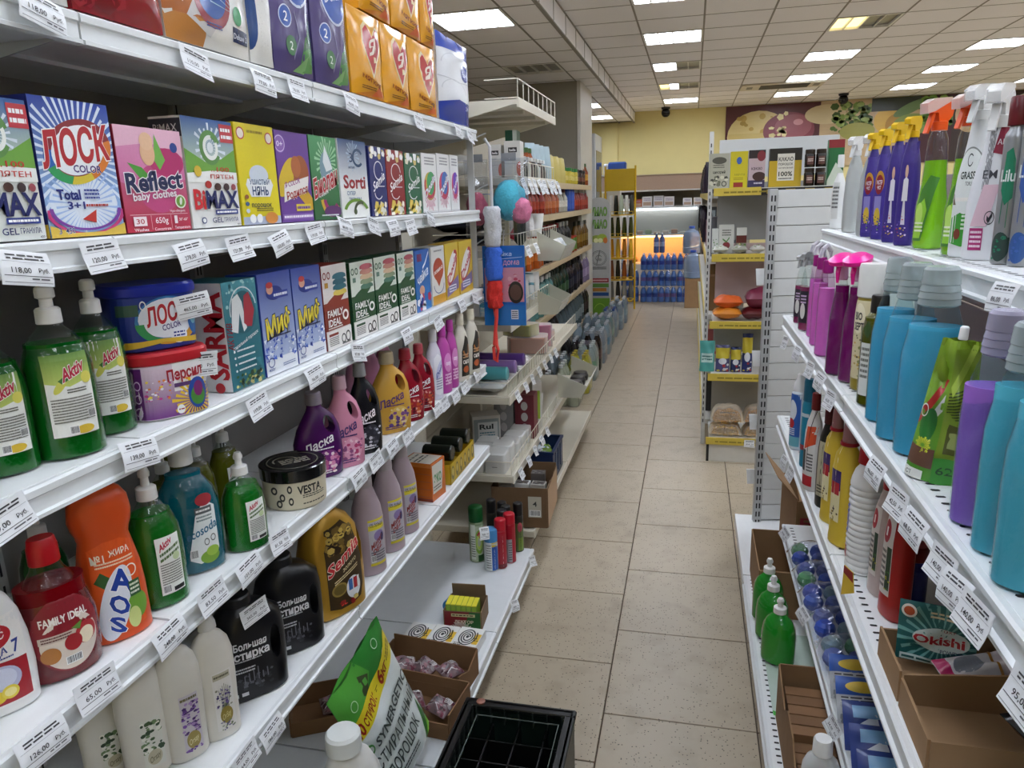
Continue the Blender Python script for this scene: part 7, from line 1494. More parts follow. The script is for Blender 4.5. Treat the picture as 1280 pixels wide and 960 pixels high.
carton('candle_box', 'white box with a lime label beside the maroon one', 'box', (-.80, 3.81, .406), .05, .12, .26, 20, 'd6d4ce', lambda p: p.rect(-.6, .2, .6, .8, '9aba3a'), 'boxes at the back of the low beige shelf')
t = thing('scoop_tray', 'clear plastic tray of dark lids on the low shelf front', 'tray', (-.585, 4.3, .5), 0); scoop(t, .5, .135, .14)
for k in range(4):
    m = M(); m.loft([(0, .045, .045), (.03, .05, .05), (.05, .04, .04)], 16)
    tag(m.obj('jar_lid', mat(('35302e', '4a4644', '2a2626')[k % 3], .3), None, loc=(-.65, 4.11 + .12 * k, .506)), 'dark domed jar lid in the clear plastic tray, %s' % ORD[k], 'lid', 'dark jar lids in the clear tray')
pillow('snack_bag', 'white bag with a red oval behind the wire guard', 'packet', (-.87, 4.04, .45), 0, .14, .13, .08, mat('d8d4cf', .3), lambda p: (p.ell(0, 0, .3, .5, 'b3303a'), p.blobs(-.8, -.8, .8, .8, 12, ['e6e2de', 'c9b9a4'], .1, .3, 3)), None, 3, (60, 0))
# base level: blue crate, carton
t = thing('plastic_crate', 'dark blue plastic crate on the base of the beige shelving', 'crate', (-.80, 3.74, .157), 0)
BL = mat('16294e', .35); m = M()
for x0, x1, y0, y1 in ((-.13, .13, -.15, -.14), (-.13, .13, .14, .15), (-.13, -.12, -.14, .14), (.12, .13, -.14, .14)): m.box(x0, x1, y0, y1, 0, .17, c=.002)
m.box(-.13, .13, -.15, .15, 0, .008); m.obj('crate_shell', BL, t)
for y in (-.075, 0, .075): M().box(.13, .134, y - .012, y + .012, .03, .15).obj('rib', mat('1c3358', .35), t)
M().box(-.135, .135, -.155, -.14, .16, .172).box(-.135, .135, .14, .155, .16, .172).box(.12, .135, -.14, .14, .16, .172).box(-.135, -.12, -.14, .14, .16, .172).obj('rim', BL, t)
for k, (x, y, c) in enumerate(((-.86, 3.68, 'b9c4d2'), (-.76, 3.80, '7a9a3a'), (-.86, 3.80, 'a9b8c4'), (-.76, 3.68, 'd2d8dc'))):
    pillow('sweets_bag', ('pale blue bag in the blue crate', 'lime green bag in the blue crate', 'silver bag at the back of the blue crate', 'white bag at the front of the blue crate')[k], 'packet', (x, y, .24), 30 * k, .08, .08, .05, mat(c, .25, coat=.4), lambda p: p.blobs(-.8, -.8, .8, .8, 16, ['d8dce0', '9ab04a', '6a88a8'], .1, .26, 3), 'bags in the blue crate', k, (6, 4))
pillow('wet_wipes', 'white and light blue wipes pack lying across the blue crate', 'packet', (-.83, 3.63, .33), -28, .22, .08, .02, mat('cdd4da', .3), lambda p: (p.rect(-1, -1, 1, 1, 'cdd4da'), p.ring(0, 0, .8, .6, .2, '7aa8c8'), p.poly([(-1, -1), (-.4, -1), (-.7, 1), (-1, 1)], '9ab4c8')), None, 3)
t = open_box('cardboard_box', 'brown carton with a white label at the near end of the beige base', (-.735, 3.22, .157), 3, .25, .34, .19, card=mat('6a5138', .85, vary=.1), torn={'r': lambda u: .19 - .03 * (u > .3) * math.sin(u * 14) ** 2})
p = P(1, 1); p.rect(.04, .05, .1, .15, 'b9b4a4'); p.text('4', .07, .115, .025, '2a2a2a', w=.02); p.barcode(.045, .055, .095, .085); p.on('label', t, lambda s, z, q: (s, -.17 - .004 - q, z), smooth=None)
p = P(1, 1); p.rect(-.16, .0, .16, .18, 'a07a52'); p.on('side_print', t, lambda s, z, q: (.125 + .004 + q, s, z), smooth=None)
for k, (x, y) in enumerate(((-.80, 3.12), (-.725, 3.12), (-.65, 3.12), (-.78, 3.24), (-.68, 3.26))):
    carton('cigarette_case', 'dark patterned packet in the brown carton, ' + ('left in front', 'middle in front with white bars', 'right in front', 'left behind', 'right behind')[k], 'box', (x, y, .162), .065, .05, .185, 2 * k - 4, ('b9b6b2', 'c9c9c6', 'a8a49c', '4a4644', '57504c')[k], None, 'packets in the brown carton', top=lambda p: (p.rect(-.8, -.8, .8, .8, '2f2a28'), p.blobs(-.7, -.7, .7, .7, 12, ['8a8480', '5a5450'], .1, .25, 3)))

# ------------------------------------------------------------------ things hanging at the end of the white run
t = thing('chenille_duster', 'long chenille duster in white, blue and red hanging at the end of the white shelves', 'duster', (-.755, 2.864, 0), 0)
zt, zw, zb, zr, zl = 1.62, 1.58, 1.425, 1.295, 1.185
def fluff(z0, z1, r, c, nm):
    m = M(); n = 26; rr = random.Random(int(z0 * 1000)); rs = []
    for i in range(13):
        z = z0 + (z1 - z0) * i / 12; e = r * (.75 + .25 * math.sin(PI * min(1, max(0, i / 12)))) if i in (0, 12) else r
        rs.append([((e + rr.uniform(-.006, .006)) * math.cos(2 * PI * j / n) + .012 * (z0 - zt) * .2, (e + rr.uniform(-.006, .006)) * math.sin(2 * PI * j / n), z) for j in range(n)])
    m.rings(rs); m.obj(nm, mat(c, .9, vary=.25, scale=180, bump=.8), t, 80)
fluff(zb, zw, .031, 'c9cbd0', 'white_pile'); fluff(zr, zb, .032, '3a6ad0', 'blue_pile'); fluff(zl, zr, .028, 'd8342e', 'red_pile')
m = M(); m.tube([(0, 0, zl), (.002, 0, zl - .04), (-.004, 0, zl - .09), (-.006, 0, zl - .15)], [.012, .008, .007, .012], 8); m.tube([(-.006, 0, zl - .14), (-.014, 0, zl - .16), (-.012, 0, zl - .21), (-.002, 0, zl - .22), (.004, 0, zl - .17), (-.004, 0, zl - .14)], .007, 8); m.obj('loop_handle', mat('e0453e', .4), t)
m = M(); m.tube([(0, 0, zw), (0, 0, zw + .22), (-.02, 0, zw + .25)], .006, 8); m.obj('stem', mat('c9c9cc', .3), t)
MESHF = shell_mat('eef0f4', 1.3)
for k, (x, y, z, cs, lab) in enumerate(((-.84, 2.955, 1.66, ('c9627a', 'd98aa0'), 'pink net bath pouf in a clear bag behind the duster'), (-.705, 2.955, 1.66, ('4fb4cc', '7fd0dc', '3a9ac4'), 'turquoise and pink net bath pouf in a clear bag'))):
    t = thing('bath_pouf', lab, 'pouf', (x, y, z), 0, 'bath poufs hanging at the shelf end')
    rr = random.Random(k); m = M(); n = 18
    def blob(c, r, col, nm, sz=1.3):
        m = M(); n_, q_ = 20, 12; rs = []
        for i in range(1, q_): rs.append([(c[0] + (r + rr.uniform(-.009, .009)) * math.sin(PI * i / q_) * math.cos(2 * PI * j / n_), c[1] + (r + rr.uniform(-.009, .009)) * math.sin(PI * i / q_) * math.sin(2 * PI * j / n_), c[2] - sz * r * math.cos(PI * i / q_)) for j in range(n_)])
        m.rings(rs); m.obj(nm, mat(col, .8, vary=.3, scale=120, bump=.8), t, 80)
    if k == 0: blob((0, 0, -.09), .042, cs[0], 'pouf', 1.6)
    else:
        blob((0, 0, -.06), .062, cs[0], 'pouf', 1.3); blob((.045, -.01, -.1), .04, 'd07a9a', 'pink_pouf', 1.3)
    bg_, dep = bag_shell(.1 if k == 0 else .16, .1, .3, .5, seed=k + 20); b2 = M(); b2.add(bg_.v, bg_.f, T((0, 0, -.2))); b2.obj('clear_bag', MESHF, t, 70)
    M().box(-.03, .03, -.001, .001, .09, .12).obj('header_card', mat('8a8d92', .4), t)
def a_glove(p): p.rect(-1, 0, 1, 1, '1f62b0'); p.text('Хозяйка', -.2, .9, .05, 'c9dcf0', w=1.2, sh=.2); p.text('для дома', .05, .8, .07, 'e2a8bc', w=1.4, sh=.1); p.line([(-.9, .86), (0, .84), (.9, .86)], .006, 'c9dcf0'); p.rect(-.92, .3, .95, .73, 'c98a9a'); p.blobs(-.85, .34, .9, .7, 16, ['b3405a', 'd8a4ae', 'a83a4a'], .05, .12, 6, 7); p.ell(.55, .42, .36, .14, '2a2a24', 14); p.ell(.55, .42, .28, .1, '5a4438'); p.rect(-1, .0, 1, .26, '2270b8'); p.rect(.3, .08, .65, .2, 'd2dae2'); p.micro(.33, .09, .62, .19, 4, '3a4a5a', 3)
xc, w, z0, h = -0.733,0.172,1.107,0.319
t = thing('cloth_pack', 'blue pack with pink spotted cloths hanging before the beige shelving', 'packet', (xc + .005, 2.915, z0), 0)
M().box(-w / 2, w / 2, -.006, .006, 0, h, c=.002).obj('pack', mat('1f62b0', .3, coat=.3), t)
p = P(w / 2, h); a_glove(p); p.clip(-w / 2, 0, w / 2, h); p.on('front_print', t, lambda s, z, q: (s, -.006 - q, z), smooth=None, rough=.2)
m = M(); m.tube([(0, 0, h), (0, .02, h + .06)], .0025, 6); m.obj('hanger_wire', mat('c9c9c9', .3, metal=.8), t)
t = thing('hook_strip', 'wire hook strip fixed at the end of the white shelves', 'hook', (-.835, 2.872, 1.15), 0)
m = M(); m.box(-.012, .012, -.008, 0, 0, .71); m.obj('strip', mat('c2c2c0', .4), t)
for z in (.69, .3, .5): m = M(); m.tube([(0, 0, z - .02), (.03, .01, z), (.06, .02, z + .012)], .003, 6); m.obj('hook', mat('c9c9c9', .3, metal=.8), t)

# ------------------------------------------------------------------ food shelving down the left side
FXF, FXB = -1.22, -1.6
g4 = thing('shelving_unit', 'beige food shelving with sauces and drinks down the left side', 'shelving', (FXB, 0, 0))
F_SH = ((.18, 'e'), (.60, 'd'), (1.03, 'c'), (1.46, 'b'), (1.735, 'a'))
for a, b in ((4.05, 5.1), (5.1, 6.55), (6.55, 8.0), (8.0, 9.4)):
    for k in range(4): M().box(0, .01, a + .01, b - .01, .2 + .4 * k, .595 + .4 * k).obj('back_panel', mat('9a9184', .6), g4)
    for z, _ in F_SH:
        sh = M().box(0, FXF - FXB, a, b, z - .03, z).obj('shelf', mat('bfa98a', .5), g4)
        M().box(FXF - FXB, FXF - FXB + .008, a + .003, b - .003, z - .045, z + .01, c=.002).obj('price_rail', mat('cbb58e', .45), sh)
for y in (4.05, 5.1, 6.55, 8.0, 9.4): M().box(-.03, .012, y - .014, y + .014, 0, 1.95).obj('upright', BG2, g4)
protos = {}
def drink(kind, x, y, z, lab, group, col, capc, h, w, labc):
    key = (kind, col, capc, h, w, labc)
    if key not in protos:
        prof = {'jar': [(0, .92, .92), (.03, 1, 1), (.7, 1, 1), (.78, .9, .9), (.8, .86, .86)], 'sauce': [(0, .92, .92), (.02, 1, 1), (.6, 1, 1), (.74, .6, .6), (.84, .42, .42), (.86, .42, .42)], 'big': [(0, .9, .9), (.02, 1, 1), (.35, .96, .96), (.6, 1, 1), (.74, .75, .75), (.86, .3, .3), (.88, .28, .28)], 'tin': [(0, 1, 1), (.96, 1, 1), (.98, .94, .94), (1, .94, .94)], 'pouch': [(0, .9, .6, 3), (.4, 1, .6, 3), (.8, .95, .3, 3), (1, .9, .05, 3)]}[kind]
        cap = {'jar': [(.79, .9), (.8, .95), (.98, .95), (1, .9)], 'sauce': [(.85, .46), (.86, .5), (.99, .46), (1, .4)], 'big': [(.87, .34), (.88, .38), (.98, .38), (1, .34)]}.get(kind)
        t = bottle('food_item', lab, {'jar': 'jar', 'sauce': 'bottle', 'big': 'bottle', 'tin': 'can', 'pouch': 'packet'}[kind], (x, y, z), 60, prof, w, h, w, mat(col, .25, trans=.15 if kind in ('sauce', 'big') else 0), group, None, n=12)
        t.name = {'jar': 'food_jar', 'sauce': 'sauce_bottle', 'big': 'drink_bottle', 'tin': 'food_tin', 'pouch': 'food_pouch'}[kind]
        secs = scale_secs(prof, w, h, w); s2 = [(q_ * h, 1.01 * w / 2, 1.01 * w / 2) for q_ in ((.22, .5) if kind != 'tin' else (.1, .9))]
        if kind != 'pouch': M().loft(s2, 12, cap=False).obj('label', mat(labc, .4, vary=.3, scale=60), t)
        if cap: ring_part(t, 'cap', cap, w, h, mat(capc, .35), n=12)
        protos[key] = t; KIDS.setdefault(t.name, KIDS.get('food_item', []))
        KIDS[t.name] = list(t.children) if len(t.children) else [o for o in COL.objects if o.parent == t]
        return t
    return dup(protos[key], (x, y, z), 60, lab, group)
rr = random.Random(5)
def row(z, y0, y1, items, lab, group, x=FXF - .06):
    y = y0; k = 0; seen_ = {}
    while y < y1:
        kind, col, capc, h, w, lc, cnt, nm = items[k % len(items)]
        for q in range(cnt):
            if y >= y1: break
            n_ = seen_[nm] = seen_.get(nm, -1) + 1; drink(kind, x + rr.uniform(-.02, .01), y, z + .012, '%s %s, %s from the near end' % (nm, lab, ORD[n_]), group + ': ' + nm, col, capc, h, w, lc); y += w * 1.3
        k += 1
row(1.735, 4.2, 9.3, [('jar', 'c9b43a', '2a7a3a', .16, .1, 'd8c86a', 5, 'yellow jar'), ('jar', '3a241c', '1c1a18', .16, .1, '6a3a2a', 5, 'dark brown jar'), ('sauce', '9a4a1e', '3a5a2a', .25, .09, 'c9922a', 6, 'amber jar'), ('pouch', 'a8bcc4', '3a6a9a', .3, .13, '7a9aa8', 4, 'pale blue pouch'), ('pouch', 'c9b86a', 'b3a04a', .24, .12, 'b3a04a', 6, 'straw-coloured pouch')], 'on the top food shelf', 'top food shelf goods')
row(1.46, 4.2, 9.3, [('sauce', 'b9b4a4', '5a1a1a', .22, .085, 'd8d2c4', 4, 'white sauce bottle'), ('tin', '2f4a9a', '2f4a9a', .22, .09, '3a5ab0', 4, 'blue tin'), ('sauce', '8a2418', 'b3b0a8', .22, .085, 'a33a24', 14, 'red ketchup bottle'), ('sauce', 'a8502a', 'c9a48a', .22, .085, 'b8683a', 7, 'orange sauce bottle')], 'on the second food shelf', 'second food shelf goods')
row(1.03, 4.2, 9.3, [('tin', 'a3301e', 'a3301e', .16, .1, '5a8a3a', 4, 'red and green tin'), ('sauce', '6a4a14', '2a2a1a', .3, .09, '8a6a24', 9, 'olive oil bottle'), ('sauce', 'b3541a', '7a1a14', .3, .095, 'c9702a', 6, 'orange syrup bottle'), ('big', '1d1614', '8a1a14', .33, .095, 'a32a20', 7, 'dark cola bottle'), ('big', '24201e', 'b9b9b6', .33, .095, '3a4a3a', 5, 'black drink bottle')], 'on the third food shelf', 'third food shelf goods')
row(.60, 4.2, 9.3, [('big', '1f1a24', '1c1c22', .33, .1, '2a2a3a', 8, 'black soda bottle'), ('big', '8a7a9a', 'c9c9d2', .33, .1, '9a86a8', 5, 'pale violet water bottle'), ('big', '5a8a86', 'dcdcd8', .33, .1, '4f9a8a', 8, 'sea green water bottle'), ('big', '1f3a2a', '1a2a20', .33, .1, '3a5a3a', 7, 'dark green bottle')], 'on the fourth food shelf', 'fourth food shelf goods')
row(.18, 4.2, 9.3, [('big', '161314', '7a1414', .36, .115, '2a1a1a', 20, 'dark soda bottle'), ('big', '5a6a70', 'c9ccd0', .36, .115, '8a969a', 12, 'grey water bottle')], 'on the bottom food shelf', 'bottom food shelf goods')

# six-packs of drinks along the floor
WR = shell_mat('eef2f6', .8)
def sixpack(lab, x, y, nx, ny, col, capc, h=.33, w=.09, labc='c9d2d6', rot=0, group='shrink-wrapped drink packs along the left', z=0, wrapc=None, tr=.2):
    key = ('pk', nx, ny, col, capc, h, w, labc)
    if key in protos: return dup(protos[key], (x, y, z), rot, lab, group)
    t = thing('drink_pack', lab, 'drinks', (x, y, z), rot, group)
    prof = [(0, .85, .85), (.02, .97, .97), (.3, .97, .97), (.5, .93, .93), (.62, .97, .97), (.78, .7, .7), (.9, .3, .3), (.93, .28, .28)]
    secs = scale_secs(prof, w, h); bm_ = M().loft(secs, 12).mesh('bottle'); bm_.materials.append(mat(col, .12, trans=tr))
    cm = M().loft([(.925 * h, .36 * w / 2, .36 * w / 2), (h, .34 * w / 2, .34 * w / 2)], 10).mesh('cap'); cm.materials.append(mat(capc, .4))
    lm = M().loft([(.32 * h, .985 * w / 2, .985 * w / 2), (.55 * h, .985 * w / 2, .985 * w / 2)], 12, cap=False).mesh('label'); lm.materials.append(mat(labc, .4, vary=.4, scale=50))
    for i in range(nx):
        for j in range(ny):
            for me, nm in ((bm_, 'bottle'), (lm, 'label'), (cm, 'cap')):
                if nm == 'bottle': b_ = o = bpy.data.objects.new(nm, me); o.parent = t; KIDS.setdefault(t.name, []).append(o); o.location = ((i - (nx - 1) / 2) * w, (j - (ny - 1) / 2) * w, 0)
                else: o = bpy.data.objects.new(nm, me); o.parent = b_; KIDS.setdefault(b_.name, []).append(o)
                COL.objects.link(o); 
    W_, D_ = nx * w / 2 + .003, ny * w / 2 + .003
    m = M(); m.loft([(.0, W_, D_, 6), (.7 * h, W_, D_, 6), (.85 * h, W_ * .93, D_ * .93, 5), (.985 * h, W_ * .8, D_ * .85, 4)], 28); m.obj('shrink_wrap', WR, t, 50)
    protos[key] = t
    return t
PK = [('pale lemonade pack in clear wrap, nearest on the floor', -.93, 5.75, 'd2d2b4', 'dcdcd4', 'b9b48a'), ('yellow lemonade pack in clear wrap on the floor', -.90, 6.16, 'e6d84a', 'c9b43a', 'c2b03a'), ('clear water pack behind the yellow lemonade', -.90, 6.62, 'c4d0ca', 'd8dcd8', '7fae8a'),
      ('grey water pack beside dark bottles', -.90, 7.35, 'b4bcc4', 'd8dce0', 'a8b4ba'), ('clear water pack with blue labels midway down the aisle', -.9, 7.8, 'b9ccd4', 'c9ccd0', '6a9ab8'), ('water pack with green bottles midway down the aisle', -.92, 8.3, '9ab4b0', 'd2d2d2', '8ab09a'), ('clear water pack near the poster stand', -.92, 8.8, 'b4bec6', '3a5a9a', '9aaab4'), ('clear water pack with white caps, second from the yellow rack', -.9, 9.3, 'aebcc4', 'e0e2e4', 'a4b4bc'), ('clear water pack with white caps, next to the yellow rack', -.89, 9.8, 'aebcc4', 'e6e8ea', '9ab0bc')]
for lab, x, y, c, cc, lc in PK: sixpack(lab, x, y, 2, 3, c, cc, .33, .095, lc)
for k in range(1): sixpack(('dark cola pack standing taller on the floor, nearer', 'dark cola pack on the floor, farther')[k], -.9, 6.98, 2, 2, '2a1a18', '8a8a8c', .36, .09, '5a2a24', tr=.1)
for k in range(5): sixpack('clear-wrapped water pack stacked in the second layer by the food shelves, ' + ('nearest', 'second', 'third', 'fourth', 'farthest')[k], -1.105, 5.5 + .75 * k, 2, 3, ('c4ccd0', '9aa4aa', '3a3434', 'b4c0c6', 'a4b0b8')[k], 'd2d4d6', .3, .09, ('b9c0c4', '7a868c', '4a3a3a', '9aaab4', '8a9aa4')[k], z=.335 if k in () else 0)

# ------------------------------------------------------------------ cooler, poster stand, yellow rack
t = thing('drinks_cooler', 'tall grey drinks cooler seen edge-on beside the column', 'cooler', (-1.62, 10.5, 0), 0)
M().box(-.34, .31, -.35, .35, 0, 2.4, c=.01).obj('body', mat('8c8e90', .4), t)
M().box(.31, .37, -.36, .36, .05, 2.41, c=.008).obj('door', mat('d6d9da', .3), t)
M().box(.37, .375, -.3, .3, .2, 2.2).obj('glass', mat('5a6266', .1), t)
t = thing('juice_stand', 'tall grey cardboard stand with green fruit lettering and a round seal', 'stand', (-1.19, 9.98, 0), 0)
pts = [(-.145, .05), (.145, .05), (.145, 1.5)] + [(.145 * math.cos(PI * k / 12), 1.5 + .1 * math.sin(PI * k / 12)) for k in range(1, 12)] + [(-.145, 1.5)]
M().prism(pts, -.012, .012).obj('board', mat('b4b4b2', .4), t)
M().box(-.145, .145, .012, .13, 0, .05).box(.13, .145, .012, .13, 0, 1.5).obj('side', mat('a9a9a6', .5), t)
p = P(.145, 1.0)
p.text('УМАО', 0, 1.42, .1, '6fa03a', w=1.5, bold=.12, out='24401a', ow=.06); p.text('УМАО', 0, 1.26, .1, '6fa03a', w=1.5, bold=.12, out='24401a', ow=.06)
p.ell(-.2, 1.07, .5, .05, '8a9a3a'); p.ell(.3, 1.08, .45, .055, '9ab03a'); p.ell(-.25, 1.05, .22, .03, 'e2e0a8'); p.ell(.15, 1.05, .22, .03, 'e2e0a8'); p.ell(.6, 1.05, .2, .04, 'c9702a')
p.ring(0, .82, .72, .1, .06, '4a4a48', 0, 360); p.ring(0, .82, .6, .085, .05, '4a4a48'); p.ell(-.05, .83, .2, .03, '6a6a66', 10, 30); p.ell(.1, .8, .16, .02, '8a8a86'); p.ring(0, .82, .3, .04, .2, '5a5a56', 30, 250); p.micro(-.7, .67, .7, .71, 2, '2a2a2a', 4)
p.rect(-.9, .5, .9, .555, '8a1f24'); p.rect(-.9, .435, .9, .485, '5a8a3a'); p.rect(-.9, .38, .7, .425, 'b5762a'); p.rect(-.9, .32, .9, .365, '1f4a86'); p.micro(-.7, .51, .8, .545, 1, 'd8b4b4', 3); p.rect(-1, .05, 1, .29, '6a9a2e'); p.ring(.1, .1, .6, .12, .1, '9ac04a', 20, 160)
p.on('front_print', t, lambda s, z, q: (s, -.012 - q, z), smooth=None)
YM = mat('d2aa12', .4)
t = thing('wire_rack', 'yellow wire display rack with a solid yellow header', 'rack', (-1.0, 10.95, 0), 0)
M().box(-.2, .2, -.012, .012, 1.68, 1.98, c=.004).obj('header', mat('c9a414', .45), t)
for x in (-.21, .21):
    m = M(); m.tube([(x, 0, 0), (x, 0, 2.02)], .014, 8); m.obj('post', YM, t)
for k, z in enumerate((.15, .45, .75, 1.05, 1.35)):
    m = M(); m.box(-.2, .2, -.3, .02, z, z + .008); m.obj('shelf', YM, t); wire = M()
    for q in (0, .05): wire.tube([(-.2, -.3, z + q), (.2, -.3, z + q)], .004, 6)
    for q in range(9): wire.tube([(-.2 + .05 * q, -.3, z), (-.2 + .05 * q, -.3, z + .05)], .003, 5)
    wire.obj('wire_guard', YM, t)
for z, n, c, nm, gl in ((1.36, 5, ('d8d6ce', '24241f', 'b9c4b0', 'e2e0da', '3a3a34'), 'black and white packet', 'top rack level'), (1.06, 4, ('3a3f16', '2f3412', '454a1c', '3a3f16'), 'dark olive packet', 'fourth rack level'), (.76, 4, ('d89a1e', 'e0b43a', 'c9862a', 'd2a42a'), 'golden packet', 'third rack level'), (.46, 4, ('8a4a24', '2a2a20', 'a85a2a', '4a3a20'), 'brown packet', 'second rack level'), (.16, 4, ('8a8a84', '3a3a38', 'a3a39c', '5a5a56'), 'grey packet', 'bottom rack level')):
    for k in range(n): drink('pouch', -1.15 + .36 * (k + .5) / n, 10.8, z, nm + ' on the yellow rack, ' + gl + ', %s from the left' % ORD[k].replace('nearest', 'first'), 'packets on the ' + gl + ': ' + nm, c[k], c[k], .26, .08, c[k])
t = thing('crate_of_rolls', 'blue and white wrapped pack on top of a white post near the yellow rack', 'packet', (-1.1, 11.6, 1.9)); t.name = 'blue_pack'
M().box(-.13, .13, -.1, .1, .02, .2, c=.02).obj('pack', mat('2a4f9e', .35), t); M().box(-.2, -.13, -.1, .1, .02, .18, c=.02).obj('white_end', mat('d2d6dc', .4), t)
t = thing('white_stand', 'narrow white stand under the blue pack', 'stand', (-1.15, 11.6, 0)); M().box(-.1, .1, -.1, .1, 0, 1.9, c=.01).obj('post', mat('d2cfc4', .5), t); M().box(-.2, .2, -.15, .15, 1.9, 1.92).obj('top_plate', mat('d2cfc4', .5), t)

# ------------------------------------------------------------------ deli counter and water at the far end
t = thing('deli_counter', 'lit glass deli counter with trays across the far end', 'counter', (-.42, 12.75, 0), 0)
M().box(-1.1, 1.2, -.1, .5, 0, .5).obj('base', mat('cfcac0', .5), t)
M().box(-1.1, 1.2, .4, .5, .5, 1.45).obj('back_wall', mat('a9a49a', .6), t)
M().box(-1.1, .55, -.14, .4, 1.4, 1.43).obj('glass_shelf_top', mat('d8dadb', .15), t)
M().box(-1.1, .55, -.1, .4, .96, .985).obj('deck', mat('dfe0de', .3), t)
M().box(-.62, .55, -.105, -.1, .985, 1.4).obj('glass', film_mat('eef2f2', .88, .05), t)
for x in (-1.1, -.62, .52): M().box(x, x + .03, -.14, -.1, .5, 1.43).obj('post', mat('d2d4d4', .3, metal=.5), t)
M().box(.52, .56, -.14, .4, .5, 1.43).obj('side', mat('2a2a2c', .3), t)
M().box(-1.05, .5, .3, .36, 1.36, 1.395).obj('lamp_strip', mat('f2f6ff', .5, vary=0, emit=5), t)
M().box(-1.05, .5, -.02, .3, .93, .95).obj('warm_lamp_strip', mat('ffcf90', .5, vary=0, emit=4), t)
M().box(-1.1, .55, .36, .4, .5, .95).obj('warm_back', mat('dcb88c', .6), t)
rr = random.Random(9)
DC = ('c9a48a', 'd8c0b0', 'a8683a', 'e0d8cc', 'b98a6a', '8a9a6a')
for k in range(11):
    d_ = M().box(-.05, .05, -.08, .08, 0, .03 + .02 * (k % 3), c=.006).obj('food_tray', mat(DC[k % 6], .5, vary=.3, scale=40), None, loc=(-1.4 + .14 * k, 12.78, .987)); tag(d_, 'small tray of food behind the deli glass, %s from the left' % ORD[k].replace('nearest', 'first'), 'tray', 'food trays in the deli counter')
for k, (x, c, w, h) in enumerate(((-1.22, 'd6cf9a', .15, .12), (-1.05, 'd8d4cc', .14, .13), (-.88, 'b05a3a', .15, .12), (-.72, 'd9d6d4', .16, .16), (-.54, 'd2d0d4', .16, .17), (-.37, 'dcd8d8', .16, .15), (-.08, 'dedede', .14, .12), (.08, 'e0deda', .13, .12))):
    carton('deli_carton', 'pale carton on top of the deli counter, ' + ('leftmost', 'second from left', 'brownish third from left', 'fourth from left', 'fourth from right', 'third from right', 'second from right', 'rightmost')[k], 'box', (x, 12.72, 1.431), w, .12, h, 0, c, lambda p: (p.rect(-.8, .1, .8, .45, 'b59a86'), p.micro(-.7, .55, .7, .85, 2, '9a8aa8', 3)), 'cartons on the deli counter')
for k in range(5):
    pillow('bread_loaf', 'golden loaf in the warm lower deli bay, %s from the left' % ORD[k].replace('nearest', 'first'), 'bread', (-.95 + .2 * k, 12.78, .502), 0, .17, .2, .12, mat(('c98a3a', 'd89a3a', 'b5702a')[k % 3], .6), None, 'loaves in the lower deli bay', k)
t = thing('counter_hood', 'beige boxed hood running above the deli counter', 'hood', (-.4, 12.7, 1.67), 0)
M().box(-1.1, 1.3, -.1, .61, .02, .25, c=.004).obj('fascia', mat('b59a86', .7, vary=.12, scale=60), t); M().box(-1.12, 1.32, -.12, .42, 0, .02).obj('trim', mat('d9d6d0', .4), t); M().box(-1.12, 1.32, -.12, .42, .25, .262).obj('top_plate', mat('c9b59a', .5), t)
struct(M().box(-1.5, .95, 13.3, 13.36, 0, 1.95).obj('wall_counter', mat('a39a8a', .7)))
t = thing('bottle_fridge', 'dark glass-door cabinet with magenta drinks at the right end of the deli counter', 'cabinet', (.3, 12.45, 0), 0)
M().box(-.14, .3, -.1, .1, 0, 1.4, c=.006).obj('body', mat('24262a', .4), t); M().box(-.11, .05, -.104, -.1, .8, 1.35).obj('door', mat('7f8a8e', .15), t)
for k, (z, c) in enumerate(((1.2, 'd6ccd0'), (1.0, 'a33a5a'), (.85, 'c9c4c4'))): M().box(-.1, .0, -.112, -.105, z, z + .12).obj('shelf_goods', mat(c, .4, vary=.4), t)
WB, WCAP = '5f8ad8', 'e2e6ec'
for tier in range(3):
    for k in range(3):
        nm = ('bottom', 'middle', 'top')[tier] + ' tier, ' + ('left', 'centre', 'right')[k]
        t = sixpack('blue water pack in the stack before the deli counter, ' + nm, -.62 + .275 * k, 11.75, 3, 2, WB, WCAP, .245, .09, ('2a4a9e', '6a5a9a')[(k + tier) % 2] if tier < 2 else '2a3f9a', group='blue water packs before the deli counter', z=.004 + .247 * tier, tr=.15)
for k in range(4): sixpack('blue water pack behind the yellow rack, ' + ('bottom of the left pile', 'top of the left pile', 'bottom of the right pile', 'top of the right pile')[k], -1.2 + .28 * (k // 2), 11.8, 3, 2, WB, WCAP, .245, .09, '2a4a9e', group='blue water packs before the deli counter', z=.004 + .247 * (k % 2), tr=.15)
sixpack('small pack of two blue water bottles on top of the water stack', -.48, 11.8, 2, 1, '5a7ac0', 'e2e6ec', .3, .085, 'a4b4d8', group='blue water packs before the deli counter', z=.748, tr=.4)
sixpack('tall pack of two clear cups on top of the water stack, left side', -1.1, 11.85, 2, 1, '9ab4d8', 'e2e6ec', .3, .085, 'b4c4d8', group='blue water packs before the deli counter', z=.5, tr=.4)
def five(lab, x, y, z, rot=0):
    t = bottle('water_jug', lab, 'bottle', (x, y, z), rot, [(0, .85, .85), (.02, .98, .98), (.22, 1, 1), (.24, .96, .96), (.3, 1, 1), (.62, 1, 1), (.66, .96, .96), (.8, .75, .75), (.9, .3, .3), (.93, .28, .28)], .26, .4, .26, mat('a9bfe0', .12, trans=.55), 'five-litre water jugs by the right shelf'); ring_part(t, 'cap', [(.92, .3), (.93, .34), (1, .32)], .26, .4, mat('3a5ab0', .4)); return t
five('five-litre clear water jug on top of the water stack', .0, 11.6, .745)
